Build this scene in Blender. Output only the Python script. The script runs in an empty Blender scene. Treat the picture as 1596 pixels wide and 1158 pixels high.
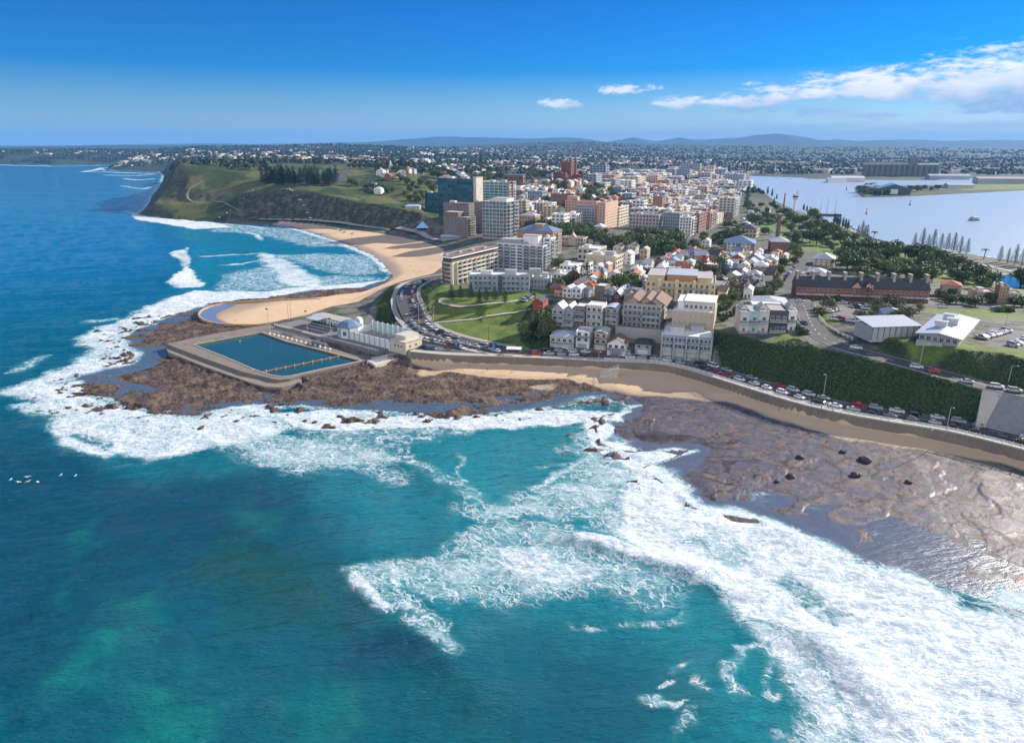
import bpy, bmesh, math, random
import numpy as np
from mathutils import Vector, Matrix
from mathutils.geometry import delaunay_2d_cdt
R = math.radians
rnd = random.Random(7)
scene = bpy.context.scene
COL = scene.collection
# ------------------------------------------------------------------ camera
CAMH, PITCH, FOC = 100.0, R(18.3), 1064.0
cam_d = bpy.data.cameras.new('camera'); cam = bpy.data.objects.new('camera', cam_d); COL.objects.link(cam)
cam.location = (0, 0, CAMH); cam.rotation_euler = (math.pi/2 - PITCH, 0, 0)
cam_d.sensor_fit = 'HORIZONTAL'; cam_d.sensor_width = 36; cam_d.lens = 36*FOC/1596
cam_d.clip_start = 1; cam_d.clip_end = 200000
scene.camera = cam
# ------------------------------------------------------------------ light
SUN_AZ, SUN_EL = R(57), R(25)            # azimuth clockwise from the view direction (+Y)
sd = bpy.data.lights.new('sun', 'SUN'); sun = bpy.data.objects.new('sun', sd); COL.objects.link(sun)
sd.energy = 5.0; sd.angle = R(0.53); sd.color = (1.0, 0.90, 0.76)
sdir = Vector((math.sin(SUN_AZ)*math.cos(SUN_EL), math.cos(SUN_AZ)*math.cos(SUN_EL), math.sin(SUN_EL)))
sun.rotation_euler = sdir.to_track_quat('Z', 'Y').to_euler()
sun.location = (300, 200, 400)
scene.view_settings.view_transform = 'Standard'; scene.view_settings.look = 'None'
scene.view_settings.exposure = 0.85; scene.view_settings.gamma = 1.0
scene.view_settings.use_curve_mapping = False
SKY_STRENGTH = 0.10
def build_world():
    w = bpy.data.worlds.new('World'); scene.world = w; w.use_nodes = True
    nt = w.node_tree; nt.nodes.clear(); N = nt.nodes.new; L = nt.links.new
    out = N('ShaderNodeOutputWorld'); bg = N('ShaderNodeBackground'); L(bg.outputs[0], out.inputs[0])
    sky = N('ShaderNodeTexSky'); sky.sky_type = 'NISHITA'; sky.sun_disc = False
    sky.sun_elevation = SUN_EL; sky.sun_rotation = SUN_AZ
    sky.altitude = 100; sky.air_density = 1.0; sky.dust_density = 0.35; sky.ozone_density = 3.5
    hs = N('ShaderNodeHueSaturation'); hs.inputs['Saturation'].default_value = 1.05; hs.inputs['Value'].default_value = 1.0
    # clouds: broken cumulus bank low over the harbour, by direction
    tc = N('ShaderNodeTexCoord'); sp = N('ShaderNodeSeparateXYZ'); L(tc.outputs['Generated'], sp.inputs[0])
    def M(op, a, b=None, c=None, clamp=False):
        n = N('ShaderNodeMath'); n.operation = op; n.use_clamp = clamp
        for i, x in enumerate((a, b, c)):
            if x is None: continue
            if isinstance(x, (int, float)): n.inputs[i].default_value = x
            else: L(x, n.inputs[i])
        return n.outputs[0]
    def SS(x, a, b):
        n = N('ShaderNodeMapRange'); n.interpolation_type = 'SMOOTHSTEP'
        L(x, n.inputs[0]); n.inputs[1].default_value = a; n.inputs[2].default_value = b
        return n.outputs[0]
    az = M('ARCTAN2', sp.outputs[0], sp.outputs[1])          # radians right of +Y
    el = M('ARCSINE', sp.outputs[2])
    def noise(sx, sy, ox, oy, det, rough, dist=0.0):
        cx = N('ShaderNodeCombineXYZ'); L(M('MULTIPLY_ADD', az, sx, ox), cx.inputs[0]); L(M('MULTIPLY_ADD', el, sy, oy), cx.inputs[1])
        n = N('ShaderNodeTexNoise'); n.inputs['Scale'].default_value = 1; n.inputs['Detail'].default_value = det
        n.inputs['Roughness'].default_value = rough; n.inputs['Distortion'].default_value = dist
        L(cx.outputs[0], n.inputs['Vector']); return n.outputs['Fac']
    # deep polarised blue aloft, paler towards the horizon
    rp = N('ShaderNodeValToRGB'); cr_ = rp.color_ramp; cr_.elements[0].position = 0.0; cr_.elements[0].color = (0.60, 0.66, 0.73, 1); cr_.elements[1].position = 1.0; cr_.elements[1].color = (0.14, 0.38, 0.68, 1)
    for p_, c_ in ((0.03, (0.42, 0.55, 0.67, 1)), (0.10, (0.025, 0.295, 0.66, 1)), (0.19, (0.0, 0.235, 0.60, 1)), (0.45, (0.02, 0.27, 0.62, 1))):
        e_ = cr_.elements.new(p_); e_.color = c_
    L(el, rp.inputs[0])
    tint = N('ShaderNodeMix'); tint.data_type = 'RGBA'; tint.blend_type = 'MULTIPLY'; tint.inputs[0].default_value = 1.0
    L(sky.outputs[0], tint.inputs[6]); L(rp.outputs[0], tint.inputs[7]); L(tint.outputs[2], hs.inputs['Color'])
    n1 = noise(9, 34, 3.1, 1.7, 10, 0.68, 0.25); n5 = noise(52, 150, 2.7, 6.1, 6, 0.65, 0.2)
    n2 = noise(20, 60, 8.3, 4.2, 8, 0.6, 0.3)
    # main bank: from az .16 to beyond the right edge, rising to the right
    t = SS(az, 0.17, 0.66)
    mid = M('MULTIPLY_ADD', t, 0.020, 0.052); hw = M('MULTIPLY_ADD', t, 0.027, 0.012)
    d = M('DIVIDE', M('SUBTRACT', el, mid), hw)
    lower = M('DIVIDE', M('SUBTRACT', el, M('SUBTRACT', mid, M('MULTIPLY', hw, 0.35))), hw)
    env = M('SUBTRACT', 1.0, M('ABSOLUTE', d))
    env = M('SUBTRACT', env, M('MULTIPLY', M('SUBTRACT', 1.0, SS(az, 0.13, 0.22)), 3.0))
    body = M('ADD', M('MULTIPLY', env, 0.55), M('MULTIPLY', M('SUBTRACT', n1, 0.53), 2.6))
    body = M('ADD', body, M('MULTIPLY', M('ADD', M('SUBTRACT', n2, 0.5), M('MULTIPLY', M('SUBTRACT', n5, 0.5), 0.7)), 1.2))
    c1 = M('MULTIPLY', SS(body, -0.12, 0.42), SS(env, -0.8, 0.15))
    # thin low veil
    n3 = noise(7, 70, 1.3, 9.2, 6, 0.6)
    veil = M('MULTIPLY', M('MULTIPLY', SS(el, 0.008, 0.022), SS(el, 0.052, 0.03)), M('MULTIPLY', SS(n3, 0.42, 0.62), SS(az, 0.10, 0.28)))
    veil = M('MULTIPLY', veil, 0.5)
    # small puffs
    puffs = None
    for (pa, pe, wa, we) in ((0.066, 0.054, 0.034, 0.0085), (0.145, 0.071, 0.036, 0.007), (0.19, 0.074, 0.014, 0.004), (-0.345, 0.017, 0.04, 0.005), (-0.073, 0.018, 0.02, 0.004), (-0.44, 0.014, 0.02, 0.003)):
        a1 = M('DIVIDE', M('SUBTRACT', az, pa), wa); e1 = M('DIVIDE', M('SUBTRACT', el, pe), we)
        rr = M('SUBTRACT', 1.0, M('SQRT', M('ADD', M('MULTIPLY', a1, a1), M('MULTIPLY', e1, e1))))
        p = SS(M('ADD', M('MULTIPLY', rr, 0.7), M('MULTIPLY', M('SUBTRACT', n5, 0.5), 2.6)), -0.05, 0.6)
        p = M('MULTIPLY', M('MULTIPLY', p, SS(rr, -0.4, 0.3)), 0.85 if pa > 0 else 0.35)
        puffs = p if puffs is None else M('MAXIMUM', puffs, p)
    # unseen broken cloud added behind the viewer as neutral fill light
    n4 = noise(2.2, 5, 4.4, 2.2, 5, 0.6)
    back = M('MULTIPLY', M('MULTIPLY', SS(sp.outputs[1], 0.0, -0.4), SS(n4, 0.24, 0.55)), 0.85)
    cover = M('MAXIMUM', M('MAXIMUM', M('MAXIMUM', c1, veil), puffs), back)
    # cloud colour: bright tops, grey-blue bases
    sh = M('ADD', SS(lower, -0.5, 0.75), M('MULTIPLY', M('SUBTRACT', n2, 0.5), 1.8), clamp=True)
    mixc = N('ShaderNodeMix'); mixc.data_type = 'RGBA'; L(sh, mixc.inputs[0])
    mixc.inputs[6].default_value = (2.2, 2.9, 4.2, 1); mixc.inputs[7].default_value = (6.6, 6.4, 6.5, 1)
    lit = N('ShaderNodeMix'); lit.data_type = 'RGBA'; L(back, lit.inputs[0]); L(mixc.outputs[2], lit.inputs[6]); lit.inputs[7].default_value = (9.0, 8.8, 8.7, 1); mixc = lit  # added fill cloud made brighter than the clouds in view
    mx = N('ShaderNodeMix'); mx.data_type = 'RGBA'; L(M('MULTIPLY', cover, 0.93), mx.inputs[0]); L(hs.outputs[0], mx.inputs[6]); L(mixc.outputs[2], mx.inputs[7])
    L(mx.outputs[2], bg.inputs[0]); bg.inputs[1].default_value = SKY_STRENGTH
build_world()
scene.cycles.use_denoising = True
scene.cycles.max_bounces = 6; scene.cycles.volume_bounces = 0; scene.cycles.transparent_max_bounces = 6
scene.cycles.caustics_reflective = False; scene.cycles.caustics_refractive = False
scene.cycles.sample_clamp_indirect = 4

# ------------------------------------------------------------------ geometry helpers
CP, SP = math.cos(PITCH), math.sin(PITCH)
def P(u, v, z=0.0):
    """the point at height z that the survey photograph shows at (u, v)"""
    x = (u-798)/FOC; y = (579-v)/FOC
    dx, dy, dz = x, CP + y*SP, -SP + y*CP
    t = (z-CAMH)/dz
    return (dx*t, dy*t, z)
def Q(u, v, D):
    """the point D metres ahead that shows at (u, v)"""
    x = (u-798)/FOC; y = (579-v)/FOC
    dx, dy, dz = x, CP + y*SP, -SP + y*CP
    t = D/dy
    return (dx*t, D, CAMH+dz*t)
def XY(pts, z=0.0): return np.array([P(u, v, z)[:2] for u, v in pts])
def smooth(x, a, b):
    t = np.clip((x-a)/(b-a), 0, 1); return t*t*(3-2*t)
def _hash(ix, iy, s):
    h = (ix.astype(np.int64)*374761393 + iy.astype(np.int64)*668265263 + s*1442695041) & 0xffffffff
    h = ((h ^ (h >> 13))*1274126177) & 0xffffffff
    h = h ^ (h >> 16)
    return (h & 0xffffff)/float(0xffffff)
def vnoise(x, y, s=0):
    ix = np.floor(x); iy = np.floor(y); fx = x-ix; fy = y-iy
    fx = fx*fx*(3-2*fx); fy = fy*fy*(3-2*fy)
    a = _hash(ix, iy, s); b = _hash(ix+1, iy, s); c = _hash(ix, iy+1, s); d = _hash(ix+1, iy+1, s)
    return (a*(1-fx)+b*fx)*(1-fy)+(c*(1-fx)+d*fx)*fy
def fbm(x, y, o=4, s=0, g=0.5):
    a = 1.0; t = 0; n = 0
    for i in range(o):
        t = t + a*vnoise(x*2**i+17.3*i, y*2**i-9.1*i, s+i); n += a; a *= g
    return t/n
def inpoly(x, y, poly):
    poly = np.asarray(poly); ins = np.zeros(x.shape, bool)
    bx = (x >= poly[:, 0].min()) & (x <= poly[:, 0].max()) & (y >= poly[:, 1].min()) & (y <= poly[:, 1].max())
    idx = np.nonzero(bx)
    if len(idx[0]) == 0: return ins
    px, py = x[idx], y[idx]; r = np.zeros(px.shape, bool)
    for i in range(len(poly)):
        x1, y1 = poly[i-1]; x2, y2 = poly[i]
        c = ((y1 > py) != (y2 > py))
        if y1 != y2: r ^= c & (px < (x2-x1)*(py-y1)/(y2-y1)+x1)
    ins[idx] = r
    return ins
def pdist(x, y, line, closed=False, lim=None):
    """distance to a polyline, and the parameter along it"""
    line = np.asarray(line); d = np.full(x.shape, 1e9); tt = np.zeros(x.shape)
    n = len(line)
    for i in range(n if closed else n-1):
        ax, ay = line[i]; bx, by = line[(i+1) % n]
        vx, vy = bx-ax, by-ay; l2 = vx*vx+vy*vy+1e-9
        t = np.clip(((x-ax)*vx+(y-ay)*vy)/l2, 0, 1)
        q = np.hypot(x-ax-t*vx, y-ay-t*vy)
        m = q < d; d = np.where(m, q, d); tt = np.where(m, i+t, tt)
    return d, tt
def sdf(x, y, poly, lim=None):
    """signed distance, positive inside"""
    d, _ = pdist(x, y, poly, True)
    return np.where(inpoly(x, y, poly), d, -d)
def tag(o, label=None, cat=None, group=None, kind=None):
    if label: o['label'] = label
    if cat: o['category'] = cat
    if group: o['group'] = group
    if kind: o['kind'] = kind
    return o
def mesh_from(name, v, f, mats=(), smooth_=False, midx=None):
    me = bpy.data.meshes.new(name)
    v = np.asarray(v, dtype=np.float32)
    if isinstance(f, np.ndarray):
        nf, k = f.shape
        me.vertices.add(len(v)); me.vertices.foreach_set('co', v.ravel())
        me.loops.add(nf*k); me.loops.foreach_set('vertex_index', f.astype(np.int32).ravel())
        me.polygons.add(nf); me.polygons.foreach_set('loop_start', np.arange(0, nf*k, k, dtype=np.int32))
        me.update(calc_edges=True)
    else:
        me.from_pydata([tuple(map(float, p)) for p in v], [], f); me.update()
    for m in mats: me.materials.append(m)
    if midx is not None: me.polygons.foreach_set('material_index', np.asarray(midx, dtype=np.int32))
    if smooth_: me.polygons.foreach_set('use_smooth', np.ones(len(me.polygons), bool))
    return me
def link(name, me, parent=None, loc=(0, 0, 0), rz=0.0):
    o = bpy.data.objects.new(name, me); COL.objects.link(o)
    o.location = loc; o.rotation_euler = (0, 0, rz)
    if parent is not None: o.parent = parent
    return o
def empty(name, loc, rz=0.0):
    o = bpy.data.objects.new(name, None); COL.objects.link(o); o.location = loc; o.rotation_euler = (0, 0, rz)
    o.empty_display_size = 1
    return o
def attr(me, name, arr):
    a = me.attributes.new(name, 'FLOAT_COLOR' if arr.ndim == 2 else 'FLOAT', 'POINT')
    if arr.ndim == 2:
        if arr.shape[1] == 3: arr = np.concatenate([arr, np.ones((len(arr), 1))], 1)
        a.data.foreach_set('color', arr.astype(np.float32).ravel())
    else: a.data.foreach_set('value', arr.astype(np.float32).ravel())
# ------------------------------------------------------------------ materials
class NT:
    def __init__(s, name):
        s.m = bpy.data.materials.new(name); s.m.use_nodes = True; s.t = s.m.node_tree; s.t.nodes.clear()
        s.out = s.N('ShaderNodeOutputMaterial'); s.b = s.N('ShaderNodeBsdfPrincipled'); s.L(s.b.outputs[0], s.out.inputs[0])
    def N(s, k): return s.t.nodes.new(k)
    def L(s, a, b): s.t.links.new(a, b)
    def put(s, sock, x):
        if isinstance(x, (int, float)): sock.default_value = x
        elif isinstance(x, tuple): sock.default_value = (*x, 1) if len(x) == 3 and sock.type == 'RGBA' else x
        else: s.L(x, sock)
    def M(s, op, a, b=None, c=None, clamp=False):
        n = s.N('ShaderNodeMath'); n.operation = op; n.use_clamp = clamp
        for i, x in enumerate((a, b, c)):
            if x is not None: s.put(n.inputs[i], x)
        return n.outputs[0]
    def SS(s, x, a, b, lo=0.0, hi=1.0):
        n = s.N('ShaderNodeMapRange'); n.interpolation_type = 'SMOOTHSTEP'
        for i, q in enumerate((x, a, b, lo, hi)): s.put(n.inputs[i], q)
        return n.outputs[0]
    def mix(s, f, a, b, blend='MIX'):
        n = s.N('ShaderNodeMix'); n.data_type = 'RGBA'; n.blend_type = blend
        s.put(n.inputs[0], f); s.put(n.inputs[6], a); s.put(n.inputs[7], b); return n.outputs[2]
    def obj(s): return s.N('ShaderNodeTexCoord').outputs['Object']
    def geo(s): return s.N('ShaderNodeNewGeometry').outputs['Position']
    def vscale(s, v, sc, off=(0, 0, 0), rot=0.0):
        n = s.N('ShaderNodeMapping'); s.L(v, n.inputs[0]); n.inputs['Scale'].default_value = sc if isinstance(sc, tuple) else (sc,)*3
        n.inputs['Location'].default_value = off; n.inputs['Rotation'].default_value = (0, 0, rot); return n.outputs[0]
    def noise(s, v, scale, det=4, rough=0.55, dist=0.0, out='Fac'):
        n = s.N('ShaderNodeTexNoise'); s.L(v, n.inputs['Vector']); n.inputs['Scale'].default_value = scale
        n.inputs['Detail'].default_value = det; n.inputs['Roughness'].default_value = rough; n.inputs['Distortion'].default_value = dist
        return n.outputs[out]
    def vor(s, v, scale, feat='DISTANCE_TO_EDGE', out='Distance', rand=1.0):
        n = s.N('ShaderNodeTexVoronoi'); n.feature = feat; s.L(v, n.inputs['Vector']); n.inputs['Scale'].default_value = scale
        n.inputs['Randomness'].default_value = rand; return n.outputs[out]
    def attr(s, name, out='Color'):
        n = s.N('ShaderNodeAttribute'); n.attribute_name = name; return n.outputs[out]
    def rgb(s, c):
        n = s.N('ShaderNodeSeparateColor'); s.L(c, n.inputs[0]); return n.outputs
    def bump(s, h, strength=0.5, dist=0.1, normal=None):
        n = s.N('ShaderNodeBump'); s.L(h, n.inputs['Height']); s.put(n.inputs['Strength'], strength); s.put(n.inputs['Distance'], dist)
        if normal is not None: s.L(normal, n.inputs['Normal'])
        return n.outputs[0]
    def set(s, **k):
        for a, x in k.items(): s.put(s.b.inputs[a.replace('_', ' ')], x)
        return s
_mats = {}
def mat(name, col, rough=0.8, var=0.12, scale=0.6, bump=0.0, metal=0.0, streak=False, spec=0.4, det=4):
    """weathered plain surface: colour varied by two noises in the object's own space"""
    if name in _mats: return _mats[name]
    k = NT(name); o = k.obj()
    n = k.noise(o, scale, det, 0.6)
    f = k.M('MULTIPLY', k.M('SUBTRACT', n, 0.5), 2.0*var)
    if streak:
        n2 = k.noise(k.vscale(o, (1.2, 1.2, 0.08)), 1.0, 3, 0.6)
        f = k.M('ADD', f, k.M('MULTIPLY', k.M('SUBTRACT', n2, 0.5), 1.6*var))
    info = k.N('ShaderNodeObjectInfo'); f = k.M('ADD', f, k.M('MULTIPLY', k.M('SUBTRACT', info.outputs['Random'], 0.5), var))
    v = k.M('ADD', 1.0, f)
    c = k.mix(1.0, col, k.mix(0.0, (1, 1, 1), (1, 1, 1)), 'MULTIPLY')
    hs = k.N('ShaderNodeHueSaturation'); hs.inputs['Color'].default_value = (*col, 1); k.L(v, hs.inputs['Value'])
    k.set(Base_Color=hs.outputs[0], Roughness=rough, Metallic=metal, Specular_IOR_Level=spec)
    if bump: k.set(Normal=k.bump(n, 0.6, bump))
    _mats[name] = k.m; return k.m
def glass(name, col=(0.03, 0.045, 0.055), rough=0.08):
    if name in _mats: return _mats[name]
    k = NT(name); info = k.N('ShaderNodeObjectInfo')
    n = k.noise(k.obj(), 0.35, 2)
    hs = k.N('ShaderNodeHueSaturation'); hs.inputs['Color'].default_value = (*col, 1)
    k.L(k.M('MULTIPLY_ADD', n, 1.2, k.M('MULTIPLY', info.outputs['Random'], 1.2)), hs.inputs['Value'])
    k.set(Base_Color=hs.outputs[0], Roughness=rough, Specular_IOR_Level=0.7); _mats[name] = k.m; return k.m
def leafmat(name, dark, light, rough=0.6):
    if name in _mats: return _mats[name]
    k = NT(name); o = k.obj(); info = k.N('ShaderNodeObjectInfo')
    n = k.noise(o, 0.55, 3, 0.6)
    a = k.attr('clump', 'Fac')
    f = k.M('ADD', k.M('MULTIPLY', n, 0.6), k.M('MULTIPLY', a, 0.5))
    f = k.M('ADD', f, k.M('MULTIPLY', k.M('SUBTRACT', info.outputs['Random'], 0.5), 0.5), clamp=True)
    k.set(Base_Color=k.mix(f, dark, light), Roughness=rough, Specular_IOR_Level=0.25)
    k.b.inputs['Subsurface Weight'].default_value = 0.0
    _mats[name] = k.m; return k.m
# ------------------------------------------------------------------ survey lines (u, v, height)
COAST = [(1900,1080),(1700,1000),(1596,955),(1500,925),(1400,895),(1320,868),(1250,838),(1180,810),(1120,800),(1080,790),(1055,765),(1020,742),(1005,728),(1050,714),(1078,700),(1010,702),(960,700),(937,690),(930,667),(950,655),(985,642),(980,627),(950,619),(915,622),(880,628),(840,637),(780,642),(700,648),(640,643),(560,640),(470,632),(400,634),(340,642),(290,650),(240,640),(190,626),(130,612),(105,598),(130,585),(190,570),(212,552),(185,540),(195,515),(240,500),(300,482),(330,472),(420,463),(470,452),(560,447),(600,438),(612,429),(605,416),(590,405),(560,388),(530,378),(490,365),(462,357),(430,351),(400,350),(340,347),(270,342),(215,334),(225,326),(233,318),(238,305),(248,293),(254,283),(257,273),(250,268),(200,267),(165,266),(160,263),(185,259),(150,257),(80,258),(62,256),(0,256),(-500,256)]
HARB = [(1900,470),(1700,430),(1596,410),(1560,404.5),(1517,397.5),(1472,390),(1421,382.5),(1400,379),(1362,373),(1340,362),(1300,348),(1240,328),(1205,312),(1185,296),(1165,280),(1163,274),(1250,277.5),(1262,279),(1340,280.5),(1460,281.5),(1470,279),(1596,277),(1900,275)]
ISLE = [(1332,297),(1345,308),(1400,307),(1596,297),(1900,287),(1900,283.5),(1596,287),(1480,288.5),(1400,290),(1345,291)]
TP, TE = [], []                                       # TIN points and breakline edges
def BL(pts, closed=False):
    i0 = len(TP)
    for p in pts: TP.append(p)
    n = len(pts)
    for i in range(n if closed else n-1): TE.append((i0+i, i0+(i+1) % n))
def S(pts): return [P(u, v, z) for u, v, z in pts]
BL(S([(u, v, .05) for u, v in COAST]))
BL(S([(u, v, .3) for u, v in HARB]), True)
BL(S([(u, v, 1.2) for u, v in ISLE]), True)
# near beach: sand edge, wall foot, wall top (back of the wall), road back
BL(S([(638,566,1.3),(676,573,1.2),(733,582,1.1),(790,586,1.0),(890,589,1.0),(935,599,.9),(968,608,.8),(1002,609,.9),(1064,616,1.0),(1131,624,1.0),(1214,651,1.0),(1264,667,1.0),(1317,684,1.1),(1364,694,1.1),(1414,704,1.1),(1457,714,1.2),(1530,735,1.3),(1596,748,1.3),(1900,840,1.3)]))
WALLFOOT = [(640,559,2.6),(695,564.5,2.6),(790,567,2.6),(900,571.5,2.6),(935,574,2.6),(1024,577,2.6),(1069,586.5,2.6),(1150,613,2.6),(1240,642,2.6),(1316,660,2.5),(1411,677,2.4),(1480,688,2.3),(1596,719,2.2),(1900,805,2.1)]
BL(S(WALLFOOT))
WF = [P(*p) for p in WALLFOOT]
WTOPZ = 6.0
def _res(pts, step):
    a = np.array(pts, float); q_ = np.concatenate([[0], np.cumsum(np.hypot(*np.diff(a[:, :2], axis=0).T))]); n = int(q_[-1]/step)+1; t = np.linspace(0, q_[-1], n)
    return np.stack([np.interp(t, q_, a[:, i]) for i in range(2)], 1)
def offset_line(pts, d):
    """shift a plan polyline sideways by d metres (positive: to the left of its direction)"""
    a = np.array([p[:2] for p in pts]); out = []
    for i in range(len(a)):
        t = a[min(i+1, len(a)-1)]-a[max(i-1, 0)]; t = t/np.hypot(*t); out.append((a[i][0]-t[1]*d, a[i][1]+t[0]*d))
    return out
BL([(x, y, WTOPZ) for x, y in offset_line(WF, 0.7)])
BL([(x, y, WTOPZ) for x, y in offset_line(WF, 4.2)])
EFOOT = [(x, y, 6.0) for i, (x, y) in enumerate(offset_line([tuple(q) for q in _res(WF, 6)], 13.4)) if x > P(1106, 562, 6)[0]]
ETOP = [(1112,513,17.5),(1147,520,18),(1199,535,18.5),(1243,528,19.5),(1274,541,19.3),(1367,563,18.3),(1442,583,17.4),(1498,598,16.8),(1535,608,16.4),(1596,621,15.8),(1900,690,14)]
BL(EFOOT); BL(S(ETOP))
BL(S([(1262,475,18.5),(1271,500,19.3),(1289,516,19.8),(1336,535,19.3),(1380,550,18.6),(1450,570,17.8),(1535,592,16.8),(1596,605,16.2),(1900,665,14.5)]))   # far side of upper road
BL(S([(1320,508,21.5),(1350,520,23),(1400,530,24),(1440,545,24.5),(1500,545,25),(1560,550,24.5),(1640,570,24),(1900,620,23)]))      # brow of the second bank
for p in [(1246,475,18),(1250,500,19),(1230,500,18.5),(1180,500,17.5),(1500,520,24),(1596,520,23),(1596,500,20),(1450,500,23),(1400,510,23),(1340,495,21),(1300,490,20),(1500,490,17),(1596,485,15),(1700,490,14),(1440,480,17),(1350,478,16),(1300,470,16),(1240,462,16),(1217,450,15),(1244,422,13),(1257,403,12),(1330,440,12),(1450,455,11),(1596,465,9),(1700,480,9),(1550,440,5),(1590,450,5),(1500,430,5),(1400,410,5),(1330,395,6),(1290,370,6),(1596,440,4.5),(1250,350,5),(1210,330,5),
          # beachfront row and the hill behind it
          (850,547,6.2),(930,550,6.2),(1000,555,6.2),(1080,561,6.2),(700,547,6),(740,550,6),(800,549,6),
          (860,528,9),(950,533,9),(1040,538,9),(1100,543,9),(860,506,14),(950,507,15),(1040,508,16),(1100,508,17),
          (880,470,16),(960,465,17),(1040,462,18),(1120,470,18),(1180,470,17),(1150,440,15),(1060,430,14),(970,430,14),(900,430,14),(860,440,15),
          (1200,410,12),(1130,405,11),(1050,400,11),(970,400,11),(900,402,11),(1200,375,8),(1120,370,8),(1040,370,9),(960,375,10),(900,378,11),(1160,345,6),(1080,345,7),(1000,345,8),(930,350,9),(870,365,12),
          (1180,320,4),(1100,320,5),(1020,320,6),(950,325,9),(900,322,20),(850,330,24),(1150,295,4),(1080,295,6),(1000,295,10),(950,292,18),
          (873,286,42),(840,290,38),(900,290,34),(800,292,34),(760,300,30),(720,310,24),(700,330,17),(680,345,12),(720,365,10),(760,375,11),(800,378,12),(700,395,7),(690,425,11),(660,300,36),(660,330,24),(740,285,36),(690,280,42),
          # park between road and apartments
          (690,447,15),(740,452,15.5),(800,455,16),(840,462,16),(676,462,14.5),(700,473,14.5),(760,474,15),(810,474,14.5),(690,486,10.5),(740,488,11),(800,482,12.5),(700,506,8),(750,505,8.2),(800,500,8.5),(840,500,10),(770,525,6.6),(820,530,7.5),(860,480,14.5),(730,530,6.2),
          # curving beach road and its outer bank
          (690,436,10.5),(660,438,10.5),(645,445,10),(632,455,9.6),(630,475,9),(636,498,8),(650,515,7),(690,527,6.4),(620,442,10.3),(612,452,10),(614,475,9.3),(622,500,8.3),(640,520,7),(680,537,6),
          (604,449,6),(590,470,3.4),(590,490,3.6),(605,508,4.2),(640,538,5),(660,546,5.4),(625,545,4.6),(560,485,3.2),(530,500,3.2),(580,520,4)]:
    TP.append(P(*p))
# rock shelves and sand
for p in [(200,590,.8),(250,572,1.0),(300,600,.9),(400,622,.7),(300,522,.9),(240,530,.9),(480,606,1.2),(560,606,1.1),(640,602,1.0),(750,612,.8),(850,612,.7),(920,605,.7),(560,585,1.6),(600,570,1.8),(350,610,1.0),(220,620,.6),(160,600,.6),
          (1000,650,.75),(1050,680,.7),(1150,690,.65),(1250,740,.36),(1350,760,.26),(1450,760,.6),(1550,800,.5),(1300,700,.7),(1450,720,.8),(1100,740,.45),(1300,800,.02),(1450,850,-.06),(1550,880,-.06),(1200,780,.05),(1650,820,.45),(1596,760,.8),(1700,900,-.1),(1020,630,.6),
          (450,480,1.8),(540,470,2.2),(360,490,.8),(420,498,1.6),(580,455,2.2),(620,440,2.6),(660,430,3.2),(640,405,2),(600,385,2),(550,372,2),(500,360,2),(680,395,3.2),(690,410,4)]:
    TP.append(P(*p))
# city beach promenade and the dark cliff above it
BL(S([(400,346,2.5),(475,348,3),(530,353,3.2),(600,361,3.5),(660,373,4),(690,383,4.5)]))
BL(S([(398,342,4),(437,343,4.5),(475,344,5),(520,348,5),(575,353,5),(640,356,6),(662,350,9)]))
BL([Q(u, v, d) for u, v, d in [(403,305,995),(437,296,990),(488,300,955),(520,307,925),(550,314,900),(600,322,870),(630,328,850),(662,340,800)]])
BL([Q(u, v, d) for u, v, d in [(440,293,1040),(490,296,1000),(550,309,940),(600,315,920),(650,322,900)]])
# King Edward headland: foot, bench, main bluff
BL(S([(222,331,2.5),(270,339,2.5),(340,344,3),(385,345,3.5)]))
BL([Q(u, v, d) for u, v, d in [(236,321,1060),(270,319,1050),(320,318,1040),(345,317,1035),(380,322,1020),(398,325,1010)]])
BL([Q(u, v, d) for u, v, d in [(262,312,1085),(300,316,1070),(335,314,1065),(350,311,1060)]])
BL([Q(u, v, d) for u, v, d in [(263,283,1150),(270,262,1190),(279,255.5,1210),(300,257,1220),(340,259,1240)]])
BL([Q(u, v, d) for u, v, d in [(246,312,1090),(252,298,1140),(262,281,1210),(268,265,1300),(275,257,1380)]])
for p in [(300,266,1170),(330,264,1190),(290,290,1120),(310,300,1100),(350,285,1140),(350,300,1090),(400,275,1170),(400,290,1100),(380,305,1050),(430,285,1100),(360,262,1240),(420,262,1280),(460,280,1130),(480,290,1040),(520,292,1020),(500,275,1160),(540,280,1130),(560,295,1040),(600,285,1080),(540,265,1300),(580,270,1250),(609,264,1290),(640,270,1200),(640,300,1000),(620,312,960),(480,260,1350),(300,252,1500),(400,252,1600),(500,254,1600),(600,256,1600),(700,266,1500),(800,272,1500),(880,272,1450),(820,266,2000)]:
    TP.append(Q(*p))
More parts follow.
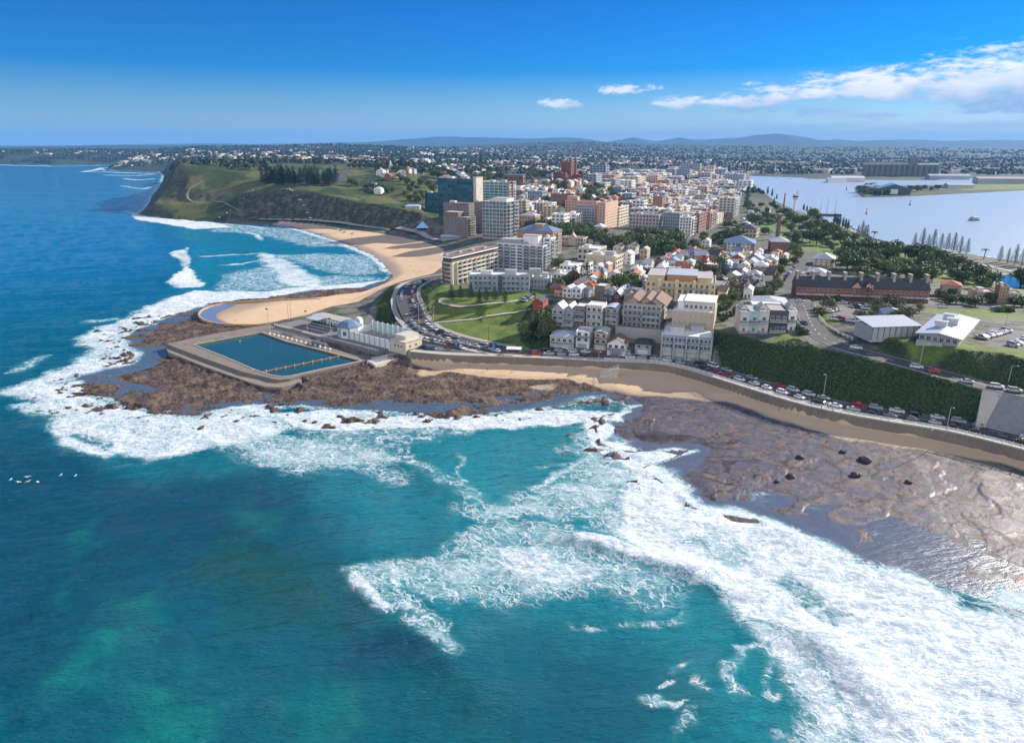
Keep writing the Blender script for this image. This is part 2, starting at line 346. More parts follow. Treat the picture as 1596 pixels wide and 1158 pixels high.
# country behind
for p in [(262,268,1900),(258,262,2600),(215,264,3010),(185,258,3350),(200,246,3450),(240,240,3600),(280,238,3700),(330,239,3500),(330,248,2400),(400,246,2500),(500,247,2500),(600,249,2500),(700,252,2600),(800,256,2500),(900,262,2300),(1000,265,2400),(1100,266,2500),
          (800,246,3600),(900,250,3400),(1000,252,3500),(1100,256,3400),(1200,262,3000),(1350,266,2900),(1480,266,2900),(1596,265,2900),(1800,265,2900),
          (-500,249,4200),(0,249,4200),(60,251,4150),(-500,234.5,4700),(0,235,4700),(60,233.0,4700),(150,234.5,4800),(230,234.5,4900),(80,249,4050),(110,247,4100),(150,248,4150),(180,247,4200),
          (250,233.5,5000),(300,231.5,5100),(400,229.5,5300),(516,227.5,5500),(600,230.5,5500),(700,232.5,5500),(800,234,5600),(900,236,5600),(1000,239,5400),(1100,242,5200),(1200,246,5000),(1350,248,4800),(1596,248,4800),(1900,248,4800),
          (600,237,4200),(450,237,4200),(350,238,4200)]:
    TP.append(Q(*p))
for u, v in [(-500,227),(100,227),(300,226.5),(500,227),(600,229),(700,229),(760,226),(830,222.5),(920,221),(1000,225),(1100,226),(1200,227),(1300,228),(1400,229),(1500,230.5),(1596,231.5),(1900,232)]:
    TP.append(Q(u, v, 8500)); TP.append(Q(u, v+7.5, 7000)); x, y, z = Q(u, 227, 11500); TP.append((x, y, 40.))
for u, v in [(-500,227),(300,226),(440,225),(500,223.5),(560,222.5),(620,221),(660,219),(700,217),(760,216),(800,217),(850,216.5),(900,218.5),(935,221),(952,221),(970,217),(985,214),(1005,216),(1020,217.2),(1045,215),(1060,213),(1080,215.5),(1100,216.5),(1130,216),(1160,216.3),(1185,214),(1205,211.5),(1225,214.5),(1245,217.5),(1262,220.5),(1350,221),(1460,221.5),(1510,220),(1560,219),(1596,219.5),(1900,219)]:
    TP.append(Q(u, v, 17000)); x, y, z = Q(u, 227, 20500); TP.append((x, y, 90.)); x, y, z = Q(u, 227, 14000); TP.append((x, y, 60.))
for u in (-500, 300, 800, 1250, 1300, 1350, 1420, 1440, 1460, 1900):
    TP.append(Q(u, {1300: 219.5, 1350: 219.6, 1420: 218.6, 1440: 219.5, 1250: 221}.get(u, 223), 25000))
for a in range(-64, 65, 8):
    for d, z in ((58, -5), (30000, 60)): TP.append((d*math.sin(R(a)), d*math.cos(R(a)), float(z)))
for x, y in ((-220, 120), (-100, 150), (0, 160), (60, 130), (-200, 250), (-60, 230), (-400, 400), (-800, 900), (-1500, 2500), (-3000, 3000)): TP.append((x, y, -5.0))
# ------------------------------------------------------------------ triangulated heights on a polar grid
AZ = np.linspace(R(-56), R(56), 1280)
DD = np.concatenate([np.exp(np.linspace(math.log(118), math.log(190), 60, endpoint=False)), np.exp(np.linspace(math.log(190), math.log(900), 380, endpoint=False)),
                     np.exp(np.linspace(math.log(900), math.log(5000), 200, endpoint=False)), np.exp(np.linspace(math.log(5000), math.log(29500), 90))])
LD = np.log(DD)
AZG, LDG = np.meshgrid(AZ, LD); GD = np.exp(LDG)
GX, GY = GD*np.sin(AZG), GD*np.cos(AZG)
def tin():
    pts = np.array(TP); az = np.arctan2(pts[:, 0], pts[:, 1]); ld = np.log(np.hypot(pts[:, 0], pts[:, 1]))
    vs, es, fs, ov, oe, of = delaunay_2d_cdt([Vector((a, b)) for a, b in zip(az, ld)], TE, [], 0, 1e-7)
    zs = np.zeros(len(vs)); known = np.zeros(len(vs), bool)
    for i, o in enumerate(ov):
        if o: zs[i] = pts[o[0], 2]; known[i] = True
    va = np.array([v[:] for v in vs])
    for i in np.nonzero(~known)[0]:
        d = np.hypot(*(va[known]-va[i]).T); k = np.argsort(d)[:3]; w = 1/(d[k]+1e-6); zs[i] = (zs[known][k]*w).sum()/w.sum()
    H = np.full(AZG.shape, -5.0)
    da = AZ[1]-AZ[0]
    for f in fs:
        (a0, b0), (a1, b1), (a2, b2) = va[f[0]], va[f[1]], va[f[2]]
        den = (b1-b2)*(a0-a2)+(a2-a1)*(b0-b2)
        if abs(den) < 1e-14: continue
        i0 = max(0, int((min(a0, a1, a2)-AZ[0])/da)); i1 = min(len(AZ), int((max(a0, a1, a2)-AZ[0])/da)+2)
        j0 = max(0, np.searchsorted(LD, min(b0, b1, b2))-1); j1 = min(len(LD), np.searchsorted(LD, max(b0, b1, b2))+1)
        if i0 >= i1 or j0 >= j1: continue
        A = AZG[j0:j1, i0:i1]; B = LDG[j0:j1, i0:i1]
        l0 = ((b1-b2)*(A-a2)+(a2-a1)*(B-b2))/den; l1 = ((b2-b0)*(A-a2)+(a0-a2)*(B-b2))/den; l2 = 1-l0-l1
        m = (l0 >= -1e-6) & (l1 >= -1e-6) & (l2 >= -1e-6)
        H[j0:j1, i0:i1][m] = (l0*zs[f[0]]+l1*zs[f[1]]+l2*zs[f[2]])[m]
    return H
H = tin()
coast_xy = XY(COAST)
land_poly = np.concatenate([coast_xy, [Q(-500, 227, 30000)[:2], (-60000, 30000), (-60000, 60000), (60000, 60000), (60000, 100), coast_xy[0]+(300, -20)]])
harb_xy = XY(HARB); isle_xy = XY(ISLE)
LAND = inpoly(GX, GY, land_poly); INH = inpoly(GX, GY, harb_xy) & ~inpoly(GX, GY, isle_xy)
cd, _ = pdist(GX, GY, coast_xy)
hd, _ = pdist(GX, GY, harb_xy, True); hd2, _ = pdist(GX, GY, isle_xy, True)
# ---- surface kinds
def zone(pts, z, soft=1.0, wob=0.0, ws=12.0):
    poly = XY(pts, z); x0, y0 = poly.min(0)-20; x1, y1 = poly.max(0)+20
    m = (GX > x0) & (GX < x1) & (GY > y0) & (GY < y1); out = np.zeros(GX.shape)
    x, y = GX[m], GY[m]
    if wob: x = x+(fbm(x/ws, y/ws, 3, 5)-.5)*2*wob; y = y+(fbm(x/ws, y/ws, 3, 9)-.5)*2*wob
    out[m] = smooth(sdf(x, y, poly), -soft, soft); return out
SANDA = [(400,352),(430,351),(462,357),(490,366),(530,379),(560,389),(590,406),(605,416),(612,429),(598,441),(560,455),(480,463),(430,467),(350,473),(322,479),(312,490),(325,500),(350,504.5),(400,505.5),(430,501),(480,492),(520,478),(560,472),(590,460),(605,450),(625,442),(650,437),(675,430),(692,418),(692,392),(660,380),(620,371),(575,363),(530,357),(490,351),(440,347)]
SANDB = [(636,561),(695,565),(790,567),(900,571),(935,574),(1024,577),(1069,586),(1150,612),(1240,641),(1316,659),(1411,676),(1480,687),(1596,718),(1900,800),(1900,822),(1596,733),(1530,717),(1457,703),(1414,697),(1364,690),(1317,685),(1264,668),(1214,652),(1131,625),(1064,618),(1002,614),(968,610),(935,600),(890,590),(790,587),(733,582),(676,573),(638,566)]
ROCKL = [(180,660),(90,600),(120,575),(180,530),(180,500),(240,485),(330,466),(420,459),(560,443),(610,434),(600,450),(560,466),(440,466),(350,472),(318,480),(308,490),(322,503),(350,507),(420,507),(440,500),(560,566),(630,562),(638,566),(676,574),(733,582),(790,586),(890,590),(935,600),(968,609),(985,618),(950,650),(700,680),(300,690)]
ROCKR = [(930,705),(915,665),(960,630),(985,612),(1064,614),(1131,622),(1214,648),(1264,664),(1317,681),(1364,691),(1414,701),(1457,711),(1530,731),(1596,745),(1900,835),(1950,1150),(1600,1010),(1200,860),(1000,770)]
sandA = zone(SANDA, 1.8, 1.2, 1.5); sandB = zone(SANDB, 1.6, 1.2, 2.5, 9)
rockL = zone(ROCKL, .8, 1.5, 2.5, 9); rockR = zone(ROCKR, .4, 1.5, 1.5)
sand = np.maximum(sandA, sandB); rock = np.maximum(rockL, rockR)*(1-sand)
# patchy sand lying between the rocks below the near beach
patch = smooth(fbm(GX/14, GY/9, 4, 31), .48, .62)*zone([(640,566),(760,575),(930,590),(975,612),(930,628),(850,606),(760,598),(640,585)], 1, 2, 2)
sand = np.maximum(sand, patch*.9); rock = rock*(1-patch*.9)
grass = np.zeros(GX.shape); bush = np.zeros(GX.shape); paved = np.zeros(GX.shape)
for pts, z in (([(668,462),(700,457),(760,460),(815,465),(832,477),(828,484),(800,492),(762,503),(742,515),(715,520),(688,513),(680,503),(688,495),(672,482)], 12),
               ([(1436,477),(1500,474),(1596,482),(1750,492),(1750,520),(1596,507),(1535,503),(1470,492),(1440,486)], 17),
               ([(1225,352),(1300,350),(1345,362),(1400,388),(1490,410),(1596,432),(1700,450),(1700,500),(1596,472),(1480,450),(1440,440),(1330,420),(1290,410),(1235,390),(1215,370)], 5),
               ([(1360,522),(1400,535),(1430,545),(1500,550),(1596,568),(1700,590),(1700,570),(1596,545),(1560,542),(1520,540),(1430,535),(1370,515)], 24),
               ([(1196,535),(1215,520),(1240,522),(1243,530),(1215,540)], 18.5),
               ([(1262,478),(1271,500),(1292,514),(1310,505),(1290,490),(1272,476)], 19.5),
               ([(1150,345),(1190,330),(1235,340),(1230,360),(1180,360)], 6), ([(1480,287.5),(1596,286.6),(1700,285),(1700,292),(1596,295),(1500,296)], 2)):
    grass = np.maximum(grass, zone(pts, z, .8, 1.0))
headreg = zone([(225,340),(233,315),(262,255),(345,252),(640,258),(700,300),(690,345),(640,356),(575,354),(470,346),(400,346),(300,345)], 40, 8)*0
hp = np.array([P(u, v, 0)[:2] for u, v in ((215,336),(270,345),(400,349))]+[Q(u, 227, d)[:2] for u, d in ((475,905),(640,810),(690,830),(690,1050),(640,1320),(420,1420),(270,1420),(225,1250))])
headreg = smooth(sdf(GX, GY, hp), -5, 10)
grass = np.maximum(grass, headreg*(1-sand)*(1-rock))
emb_xy = np.concatenate([np.array([p[:2] for p in EFOOT]), np.array([P(*p)[:2] for p in ETOP])[::-1]])
def zone_xy(poly, soft): 
    m = (GX > poly[:, 0].min()-20) & (GX < poly[:, 0].max()+20) & (GY > poly[:, 1].min()-20) & (GY < poly[:, 1].max()+20)
    o = np.zeros(GX.shape); o[m] = smooth(sdf(GX[m], GY[m], poly), -soft, soft); return o
bush = np.maximum(bush, zone_xy(emb_xy, .8))
bank2 = np.array([P(*p)[:2] for p in [(1343,529,20),(1380,551,18.6),(1450,571,17.8),(1535,593,16.8),(1596,606,16.2),(1900,666,14.5),(1900,620,23),(1640,570,24),(1560,550,24.5),(1500,545,25),(1440,545,24.5),(1400,530,24),(1355,521,23)]])
bush = np.maximum(bush, zone_xy(bank2, .8)*.9)
for pts, z in (([(600,454),(613,447),(616,471),(626,501),(612,512),(600,511),(585,500),(588,470)], 6), ([(655,448),(690,452),(668,463),(668,482),(680,497),(672,503),(660,497),(654,485),(652,465)], 11),
               ([(812,530),(806,508),(834,488),(862,490),(882,512),(866,520),(866,545),(835,546)], 8)):
    bush = np.maximum(bush, zone(pts, z, .8, 1.0))
grass = np.maximum(grass, zone([(668,450),(855,462),(835,490),(860,500),(866,546),(775,540),(735,527),(690,514),(660,500)], 11, 1))
RW_TOP = [P(u, v, z) for u, v, z in [(1531,607,16.4),(1565,615,16.0),(1596,622,15.8),(1700,646,15.2),(1900,691,14)]]
RW_BOT = [p for p in EFOOT if p[0] > P(1516, 676, 6)[0]] or EFOOT[-3:]
RW_BOT = [P(1519, 671, 6)]+[p for p in EFOOT if p[0] > P(1530, 671, 6)[0]]
bush = bush*(1-zone_xy(np.array([p[:2] for p in RW_TOP]+[p[:2] for p in RW_BOT[::-1]]), .8))
grass = grass*(1-bush)
paved = np.maximum(paved, zone([(1310,497),(1290,480),(1300,470),(1400,476),(1440,480),(1400,490),(1360,505),(1340,512)], 20, 1))
paved = np.maximum(paved, zone([(1515,540),(1545,515),(1600,508),(1750,520),(1750,560),(1596,540)], 21, 1))
paved = np.maximum(paved, zone([(560,500),(585,470),(600,465),(640,520),(690,532),(770,545),(850,546),(1000,553),(1108,563),(1200,595),(1024,570),(930,567),(700,556),(630,553),(570,530)], 6, .6)*(1-bush)*(1-grass))
wl = np.array(offset_line(WF, .5)); paved = np.maximum(paved, zone_xy(np.concatenate([wl, np.array(offset_line(WF, 13.2))[::-1]]), .4)*(1-bush))
# ---- heights: shape the rock, sand, slopes
cliff_noise = fbm(GX/22, GY/22, 5, 40)
def ridged(x, y, o, s):
    t = 0; a = 1; n = 0
    for i in range(o):
        t = t+a*(1-abs(2*vnoise(x*2**i+i*7.7, y*2**i-i*3.1, s+i)-1)); n += a; a *= .55
    return t/n
NEAR = GD < 1200
nx, ny = GX[NEAR], GY[NEAR]
rg = np.zeros(GX.shape); rg[NEAR] = ridged(nx/11+fbm(nx/30, ny/30, 3, 3)*1.5, ny/6.5, 5, 60)
fb = np.zeros(GX.shape); fb[NEAR] = fbm(nx/2.3, ny/1.7, 4, 71)
big = np.zeros(GX.shape); big[NEAR] = fbm(nx/38, ny/22, 3, 77)
H += rockL*(1-sand)*((rg-.62)*1.5+(fb-.5)*1.0+(big-.5)*1.3)
# right-hand wave-cut platform: tilted plates broken by joints
def plates(x, y, s):
    cx = np.floor(x); cy = np.floor(y); best = np.full(x.shape, 9.); second = np.full(x.shape, 9.); hv = np.zeros(x.shape)
    for i in (-1, 0, 1):
        for j in (-1, 0, 1):
            a, b = cx+i, cy+j
            px = a+.15+.7*_hash(a, b, s); py = b+.15+.7*_hash(a, b, s+5); d = np.hypot(x-px, y-py)
            nw = d < best; second = np.where(nw, best, np.minimum(second, d)); hv = np.where(nw, _hash(a, b, s+9), hv); best = np.where(nw, d, best)
    return second-best, hv
m = NEAR & (rockR > 0)
px_, py_ = GX[m], GY[m]; wx = px_+(fbm(px_/8, py_/8, 4, 12)-.5)*9; wy = py_+(fbm(px_/8, py_/8, 4, 14)-.5)*9
ca, sa = math.cos(R(35)), math.sin(R(35)); ra, rb = wx*ca+wy*sa, -wx*sa+wy*ca
e1, h1 = plates(ra/17, rb/11, 3); e2, h2 = plates(ra/4.2, rb/2.6, 8)
broken = smooth(fbm(px_/26, py_/20, 3, 22)+.22*smooth(px_-.25*(py_-230), 60, 110)+.08, .52, .66)
dh = (h1-.5)*.22 +0*broken+(fbm(px_/2.2, py_/1.5, 3, 33)-.5)*.03+(fbm(px_/30, py_/30, 2, 35)-.5)*.15
hh = H[m]; hh = hh+dh*rockR[m]*(1-sand[m]); H[m] = hh
SHELFBROKEN = np.zeros(GX.shape); SHELFBROKEN[m] = broken
def terrace(q, st, sh=.72):
    k = np.floor(q/st); return st*(k+smooth(q/st-k, sh, 1.0))
q = fbm(ra/34, rb/15, 4, 410)*2.6+(fbm(ra/5, rb/3, 3, 415)-.5)*.12; tq = terrace(q, .30, .80)-q.mean()
H[m] += rockR[m]*(1-sand[m])*np.clip(tq*.55, -.22, .6)*(.35+.65*smooth(fbm(px_/40, py_/40, 3, 418), .35, .6))+rockR[m]*(fbm(px_/9, py_/5, 4, 430)-.5)*.42*smooth(hh, .75, .2)
ml = NEAR & (rockL > 0); la, lb = GX[ml]*.94+GY[ml]*.34, -GX[ml]*.34+GY[ml]*.94
q = fbm(la/26, lb/9, 4, 420)*3.2+(fbm(la/4, lb/2.5, 3, 425)-.5)*.5; H[ml] += rockL[ml]*(1-sand[ml])*(terrace(q, .42, .75)-q.mean())*.9 - .22*rockL[ml]
H -= rockR*(1-sand)*.45*smooth(cd, 13, 2)*(GD < 600)
H += sand*(fbm(GX/7, GY/7, 3, 50)-.5)*.25*NEAR
H += bush*NEAR*((fbm(GX/3.4, GY/3.4, 3, 52)-.35)*.7)
H += headreg*(1-sand)*(1-rock)*((cliff_noise-.5)*4.5)*smooth(H, 4, 16)
far = smooth(GD, 1500, 3000)*LAND*(1-INH)
H += far*((fbm(GX/900, GY/900, 4, 80)-.5)*26*smooth(GD, 2500, 4500)+(fbm(GX/160, GY/160, 3, 83)-.5)*9)*smooth(hd, 30, 300)
mount = smooth(GD, 12000, 15000)
H += mount*((ridged(GX/3800, GY/5200, 4, 90)-.55)*190)*smooth(H, 60, 250)
sea_d = smooth(cd, 0, 14)
H = np.where(LAND, H, np.minimum(H, .05)*0+(.0-2.6*sea_d)-.4*smooth(cd, 0, 1.5))
H = np.where(INH, -.25-3*smooth(np.minimum(hd, hd2), 0, 15), H)
# reef boulders awash off the shelf edge
outm = (~LAND) & (cd < 22) & NEAR & (GX > -330) & (GX < 40) & (GY < 420)
rk = np.zeros(GX.shape); rk[outm] = fbm(GX[outm]/3.5, GY[outm]/2.6, 4, 91)
H = np.where(outm, np.maximum(H, (rk-.60-.010*cd)*5.0), H)
rock = np.where(outm & (H > -.2), 1.0, rock)
# children's pool hollow at the tip of the sand spit, ocean baths basin
kp = XY([(312,490),(318,482),(330,478),(352,476),(342,485),(338,494),(352,502),(325,500)], 1.5)
H = np.where(inpoly(GX, GY, kp), .55, H)
BATH = {k: P(u, v, 3.0) for k, (u, v) in dict(tip=(259, 535), far=(419, 505.5), right=(572, 566), near=(414, 594)).items()}
H = np.where(inpoly(GX, GY, XY([(259.5,536),(419,505.5),(572,561),(520,574),(470,585.5),(440,592),(424,590.5),(380,580)], 2.9)), np.minimum(H, .2), H)
# pond in the foreshore park
pond = XY([(1549,444),(1556,433),(1572,429),(1600,430),(1650,438),(1650,452),(1596,452),(1570,450)], 4.6)
H = np.where(sdf(GX, GY, pond) > 0, 3.6, H)
UPPER_Z = [P(*q) for q in [(1240,462,16.3),(1252,474,18),(1258,490,18.8),(1267,511,19.4),(1283,528,19.5),(1308,540,19.4),(1340,548.5,19.1),(1372,556.5,18.5),(1442,576,17.6),(1516,597,16.6),(1596,613,16),(1760,650,15)]]
def carve(line, half, soft=3.0):
    global H
    a = np.array(line); x0, y0 = a[:, :2].min(0)-20; x1, y1 = a[:, :2].max(0)+20
    m = (GX > x0) & (GX < x1) & (GY > y0) & (GY < y1); d, t = pdist(GX[m], GY[m], a[:, :2]); z = np.interp(t, np.arange(len(a)), a[:, 2])
    k = smooth(d, half+soft, half); H[m] = H[m]*(1-k)+z*k
carve(UPPER_Z, 5.4); carve([(x, y, 6.0) for x, y in offset_line(WF, 7.5)], 6.0, 1.2)
def ground(x, y):
    """height of the land at plan position (x, y)"""
    a = (math.atan2(x, y)-AZ[0])/(AZ[1]-AZ[0]); l = math.log(max(math.hypot(x, y), DD[0]))
    i = min(max(int(a), 0), len(AZ)-2); j = min(max(int(np.searchsorted(LD, l))-1, 0), len(LD)-2)
    fa = min(max(a-i, 0), 1); fl = min(max((l-LD[j])/(LD[j+1]-LD[j]), 0), 1)
    return float((H[j, i]*(1-fa)+H[j, i+1]*fa)*(1-fl)+(H[j+1, i]*(1-fa)+H[j+1, i+1]*fa)*fl)
def on(u, v, z0=10.0):
    """ground point that the survey photograph shows at (u, v): march down the sight line"""
    d = np.array(Q(u, v, 1.0))-np.array((0, 0, CAMH)); t = 120.0
    prev = t
    while t < 30000:
        p = np.array((0, 0, CAMH))+d*t
        if p[2] <= ground(p[0], p[1]):
            lo, hi = prev, t
            for _ in range(14):
                mid = (lo+hi)/2; p = np.array((0, 0, CAMH))+d*mid
                if p[2] <= ground(p[0], p[1]): hi = mid
                else: lo = mid
            p = np.array((0, 0, CAMH))+d*hi
            return (float(p[0]), float(p[1]), ground(p[0], p[1]))
        prev = t; t *= 1.012
    return Q(u, v, 5000)
# ------------------------------------------------------------------ ground sheet and its material
def ground_material():
    k = NT('ground_cover'); pos = k.geo()
    z1 = k.rgb(k.attr('zone_a')); z2 = k.rgb(k.attr('zone_b'))
    sandw, grassw, rockw = z1[0], z1[1], z1[2]; bushw, pavew, cliffw = z2[0], z2[1], z2[2]
    wet = k.attr('wet', 'Fac'); town = k.attr('town', 'Fac'); plat = k.attr('platform', 'Fac')
    nf = k.noise(pos, 0.9, 5, .65); nm = k.noise(pos, 0.12, 4, .6); nb = k.noise(pos, 0.018, 4, .6); ns = k.noise(pos, 3.0, 4, .6)
    # town yards and lanes
    base = k.mix(k.SS(nm, .42, .6), (.16, .15, .135), (.055, .075, .035))
    base = k.mix(k.SS(nf, .55, .7), base, (.27, .25, .22))
    # suburbs and bush further out
    nsub = k.noise(pos, 0.02, 5, .7)
    sub = k.mix(k.SS(nsub, .4, .62), (.024, .042, .020), (.060, .076, .034))
    base = k.mix(town, sub, base)
    g = k.mix(k.SS(k.M('MULTIPLY_ADD', nf, .5, k.M('MULTIPLY', nm, .6)), .4, .72), (.060, .12, .018), (.17, .205, .045))
    g = k.mix(k.M('MULTIPLY', k.SS(nb, .55, .75), .5), g, (.19, .16, .06))
    hd = k.attr('headland', 'Fac'); g = k.mix(k.M('MULTIPLY', hd, k.SS(nm, .2, .7, .45, .95)), g, (.105, .098, .032))
    c = k.mix(grassw, base, g)
    b = k.mix(k.SS(nf, .38, .66), (.018, .040, .012), (.055, .088, .026))
    b = k.mix(k.M('MULTIPLY', k.SS(nm, .56, .7), .6), b, (.085, .085, .035))
    c = k.mix(bushw, c, b)
    cl = k.mix(k.SS(k.noise(k.vscale(pos, (.06, .06, .9)), 1, 5, .65), .35, .65), (.055, .045, .037), (.165, .132, .104))
    cl = k.mix(k.M('MULTIPLY', k.SS(nm, .42, .56), .9), cl, (.032, .050, .020))
    c = k.mix(cliffw, c, cl)
    pv = k.mix(nf, (.12, .118, .115), (.21, .20, .19)); c = k.mix(pavew, c, pv)
    sd = k.mix(nm, (.61, .435, .265), (.71, .525, .34)); sd = k.mix(k.M('MULTIPLY', ns, .22), sd, (.36, .24, .15))
    sd = k.mix(k.M('MULTIPLY', wet, .85), sd, (.27, .20, .165)); c = k.mix(sandw, c, sd)
    r1 = k.mix(k.SS(nf, .35, .68), (.030, .021, .020), (.150, .105, .086)); r1 = k.mix(k.M('MULTIPLY', k.SS(nm, .45, .65), .55), r1, (.23, .165, .115))
    r2 = k.mix(k.SS(nf, .32, .62), (.056, .045, .052), (.125, .100, .100)); r2 = k.mix(k.M('MULTIPLY', k.SS(k.noise(pos, .3, 5, .7), .50, .62), .8), r2, (.215, .14, .075))
    wv = k.N('ShaderNodeVectorMath'); wv.operation = 'MULTIPLY_ADD'; k.L(k.noise(pos, .12, 4, .6, 0, 'Color'), wv.inputs[0]); wv.inputs[1].default_value = (14, 14, 0); k.L(pos, wv.inputs[2])
    jp = k.vscale(wv.outputs[0], (1, 1.7, 0)); crack = k.M('MAXIMUM', k.SS(k.vor(jp, .055), .034, .006), k.M('MULTIPLY', k.SS(k.vor(jp, .21), .06, .015), k.SS(nm, .5, .62)))
    r2 = k.mix(k.M('MULTIPLY', crack, .95), r2, (.018, .016, .016))
    weed = k.SS(k.noise(pos, .5, 4, .65), .56, .66); r1 = k.mix(k.M('MULTIPLY', weed, .35), r1, (.055, .06, .02))
    c = k.mix(rockw, c, k.mix(plat, r1, r2))
    wetfilm = k.M('MULTIPLY', k.M('MULTIPLY', plat, k.SS(k.noise(pos, .16, 5, .66), .60, .44)), rockw); c = k.mix(k.M('MULTIPLY', wetfilm, .45), c, (.075, .075, .105))
    # wetness: thin sheets of water on the rock, damp sand by the wash
    film = k.M('MULTIPLY', plat, k.SS(k.noise(pos, .16, 5, .66), .60, .44))
    film = k.M('MULTIPLY', k.M('MULTIPLY', film, rockw), k.M('SUBTRACT', 1.0, crack))
    damp = k.M('MULTIPLY', k.M('MULTIPLY', wet, sandw), .75)
    wetr = k.M('MAXIMUM', film, damp)
    rough = k.M('ADD', k.M('MULTIPLY', wetr, -.18), k.M('MULTIPLY_ADD', k.M('MULTIPLY', rockw, plat), -.28, .88))
    spec = k.M('MULTIPLY_ADD', wetr, .55, .22)
    spec = k.M('ADD', spec, k.M('MULTIPLY', k.M('MULTIPLY', rockw, plat), .08))
    h = k.M('ADD', k.M('MULTIPLY', nf, k.M('MULTIPLY_ADD', wetr, -.55, 1.0)), k.M('MULTIPLY', ns, .12))
    bs = k.M('MULTIPLY_ADD', k.M('MAXIMUM', bushw, k.M('MULTIPLY', rockw, k.M('SUBTRACT', 1.0, plat))),   .6, .075)
    k.set(Base_Color=c, Roughness=rough, Specular_IOR_Level=spec, Normal=k.bump(h, bs, 1.0))
    return k.m
def build_ground():
    n, mcol = GX.shape
    vs = np.stack([GX, GY, H], -1).reshape(-1, 3)
    idx = np.arange(n*mcol).reshape(n, mcol)
    f = np.stack([idx[:-1, :-1], idx[:-1, 1:], idx[1:, 1:], idx[1:, :-1]], -1)
    keep = np.maximum.reduce([H[:-1, :-1], H[:-1, 1:], H[1:, 1:], H[1:, :-1]]) > -2.4     # deep sea bed is out of sight
    f = f[keep][:, [0, 1, 2, 3]]
    used = np.zeros(n*mcol, bool); used[f.ravel()] = True
    re = np.cumsum(used)-1
    me = mesh_from('ground', vs[used], re[f], [ground_material()], True)
    gy_, gx_ = np.gradient(H); dr = np.gradient(GD, axis=0); dt = GD*(AZ[1]-AZ[0])
    slope = np.hypot(gy_/np.maximum(dr, .1), gx_/dt)
    cliff = headreg*smooth(slope, .34, .62)*smooth(H, 1, 4)*(GD > 700)*(1-sand)
    hb = headreg*(1-cliff)*smooth(fbm(GX/42, GY/42, 5, 44), .46, .54)*(1-sand)
    allbush = np.maximum(bush, hb)
    wet = np.clip(smooth(H, 1.25, .35)*sand+zone([(612,452),(590,462),(545,470),(520,466),(560,455),(600,443)], 2, 3)*.0, 0, 1)
    wet = np.maximum(wet, sand*zone([(900,592),(940,604),(1000,612),(1080,612),(1130,630),(1000,630),(960,625)], 1, 4)*.9)
    town = 1-smooth(GD, 1100, 1700)
    a = np.stack([sand, grass*(1-sand)*(1-cliff), rock, np.ones_like(sand)], -1).reshape(-1, 4)[used]
    b = np.stack([allbush*(1-sand), paved*(1-sand)*(1-allbush), cliff, np.ones_like(sand)], -1).reshape(-1, 4)[used]
    attr(me, 'zone_a', a); attr(me, 'zone_b', b); attr(me, 'wet', wet.ravel()[used]); attr(me, 'town', town.ravel()[used]); attr(me, 'platform', rockR.ravel()[used]); attr(me, 'headland', headreg.ravel()[used])
    tag(link('ground', me), kind='structure')
build_ground()
# ------------------------------------------------------------------ sea sheet: swell, breakers, foam
SAZ = np.linspace(R(-58), R(58), 1250)
SD = np.concatenate([np.exp(np.linspace(math.log(70), math.log(700), 760, endpoint=False)), np.exp(np.linspace(math.log(700), math.log(5200), 240, endpoint=False)), np.exp(np.linspace(math.log(5200), math.log(29000), 40))])
A_, L_ = np.meshgrid(SAZ, np.log(SD)); SDG = np.exp(L_); SX, SY = SDG*np.sin(A_), SDG*np.cos(A_)
jn = (SDG < 700)
wxs = (fbm(SX/40, SY/40, 3, 101)-.5)*16; wys = (fbm(SX/40, SY/40, 3, 107)-.5)*16
wxs += (fbm(SX/8, SY/8, 3, 111)-.5)*9; wys += (fbm(SX/8, SY/8, 3, 117)-.5)*9
def sreg(pts, soft, wob=1.0):
    poly = XY(pts); x0, y0 = poly.min(0)-soft-30; x1, y1 = poly.max(0)+soft+30
    m = (SX > x0) & (SX < x1) & (SY > y0) & (SY < y1); o = np.zeros(SX.shape)
    o[m] = smooth(sdf(SX[m]+wxs[m]*wob, SY[m]+wys[m]*wob, poly), -soft, soft*.6); return o
def sline(pts, width, wob=.35, taper=True):
    line = XY(pts); x0, y0 = line.min(0)-width*3-20; x1, y1 = line.max(0)+width*3+20
    m = (SX > x0) & (SX < x1) & (SY > y0) & (SY < y1); o = np.zeros(SX.shape)
    d, t = pdist(SX[m]+wxs[m]*wob, SY[m]+wys[m]*wob, line)
    g = np.exp(-(d/width)**2)
    if taper: g = g*smooth(t, 0, .7)*smooth(len(line)-1-t, 0, .7)
    o[m] = g; return o
F = np.zeros(SX.shape)
def mx(a): 
    global F; F = np.maximum(F, a)
# foam on the right, over the outer shelf
mx(.97*sreg([(960,830),(1010,770),(1050,750),(1090,790),(1150,800),(1200,815),(1280,850),(1330,878),(1420,902),(1500,945),(1596,962),(1900,1090),(1900,1400),(1300,1400),(1345,1158),(1320,1090),(1290,1040),(1240,990),(1150,958),(1110,915),(1040,878),(980,848)], 5, .35))
mx(.72*sreg([(1130,950),(1260,1000),(1330,1100),(1330,1250),(1230,1158),(1250,1090),(1190,1020)], 6))
mx(.66*sreg([(1596,950),(1480,925),(1500,905),(1596,920),(1900,1020)], 6))
F *= 1-.55*sreg([(1205,905),(1250,895),(1300,925),(1320,950),(1280,955),(1235,935)], 3)
F *= 1-.5*sreg([(1300,965),(1340,950),(1365,960),(1330,985)], 2)
F *= 1-.35*sreg([(1050,840),(1100,820),(1160,850),(1180,880),(1120,885)], 4)
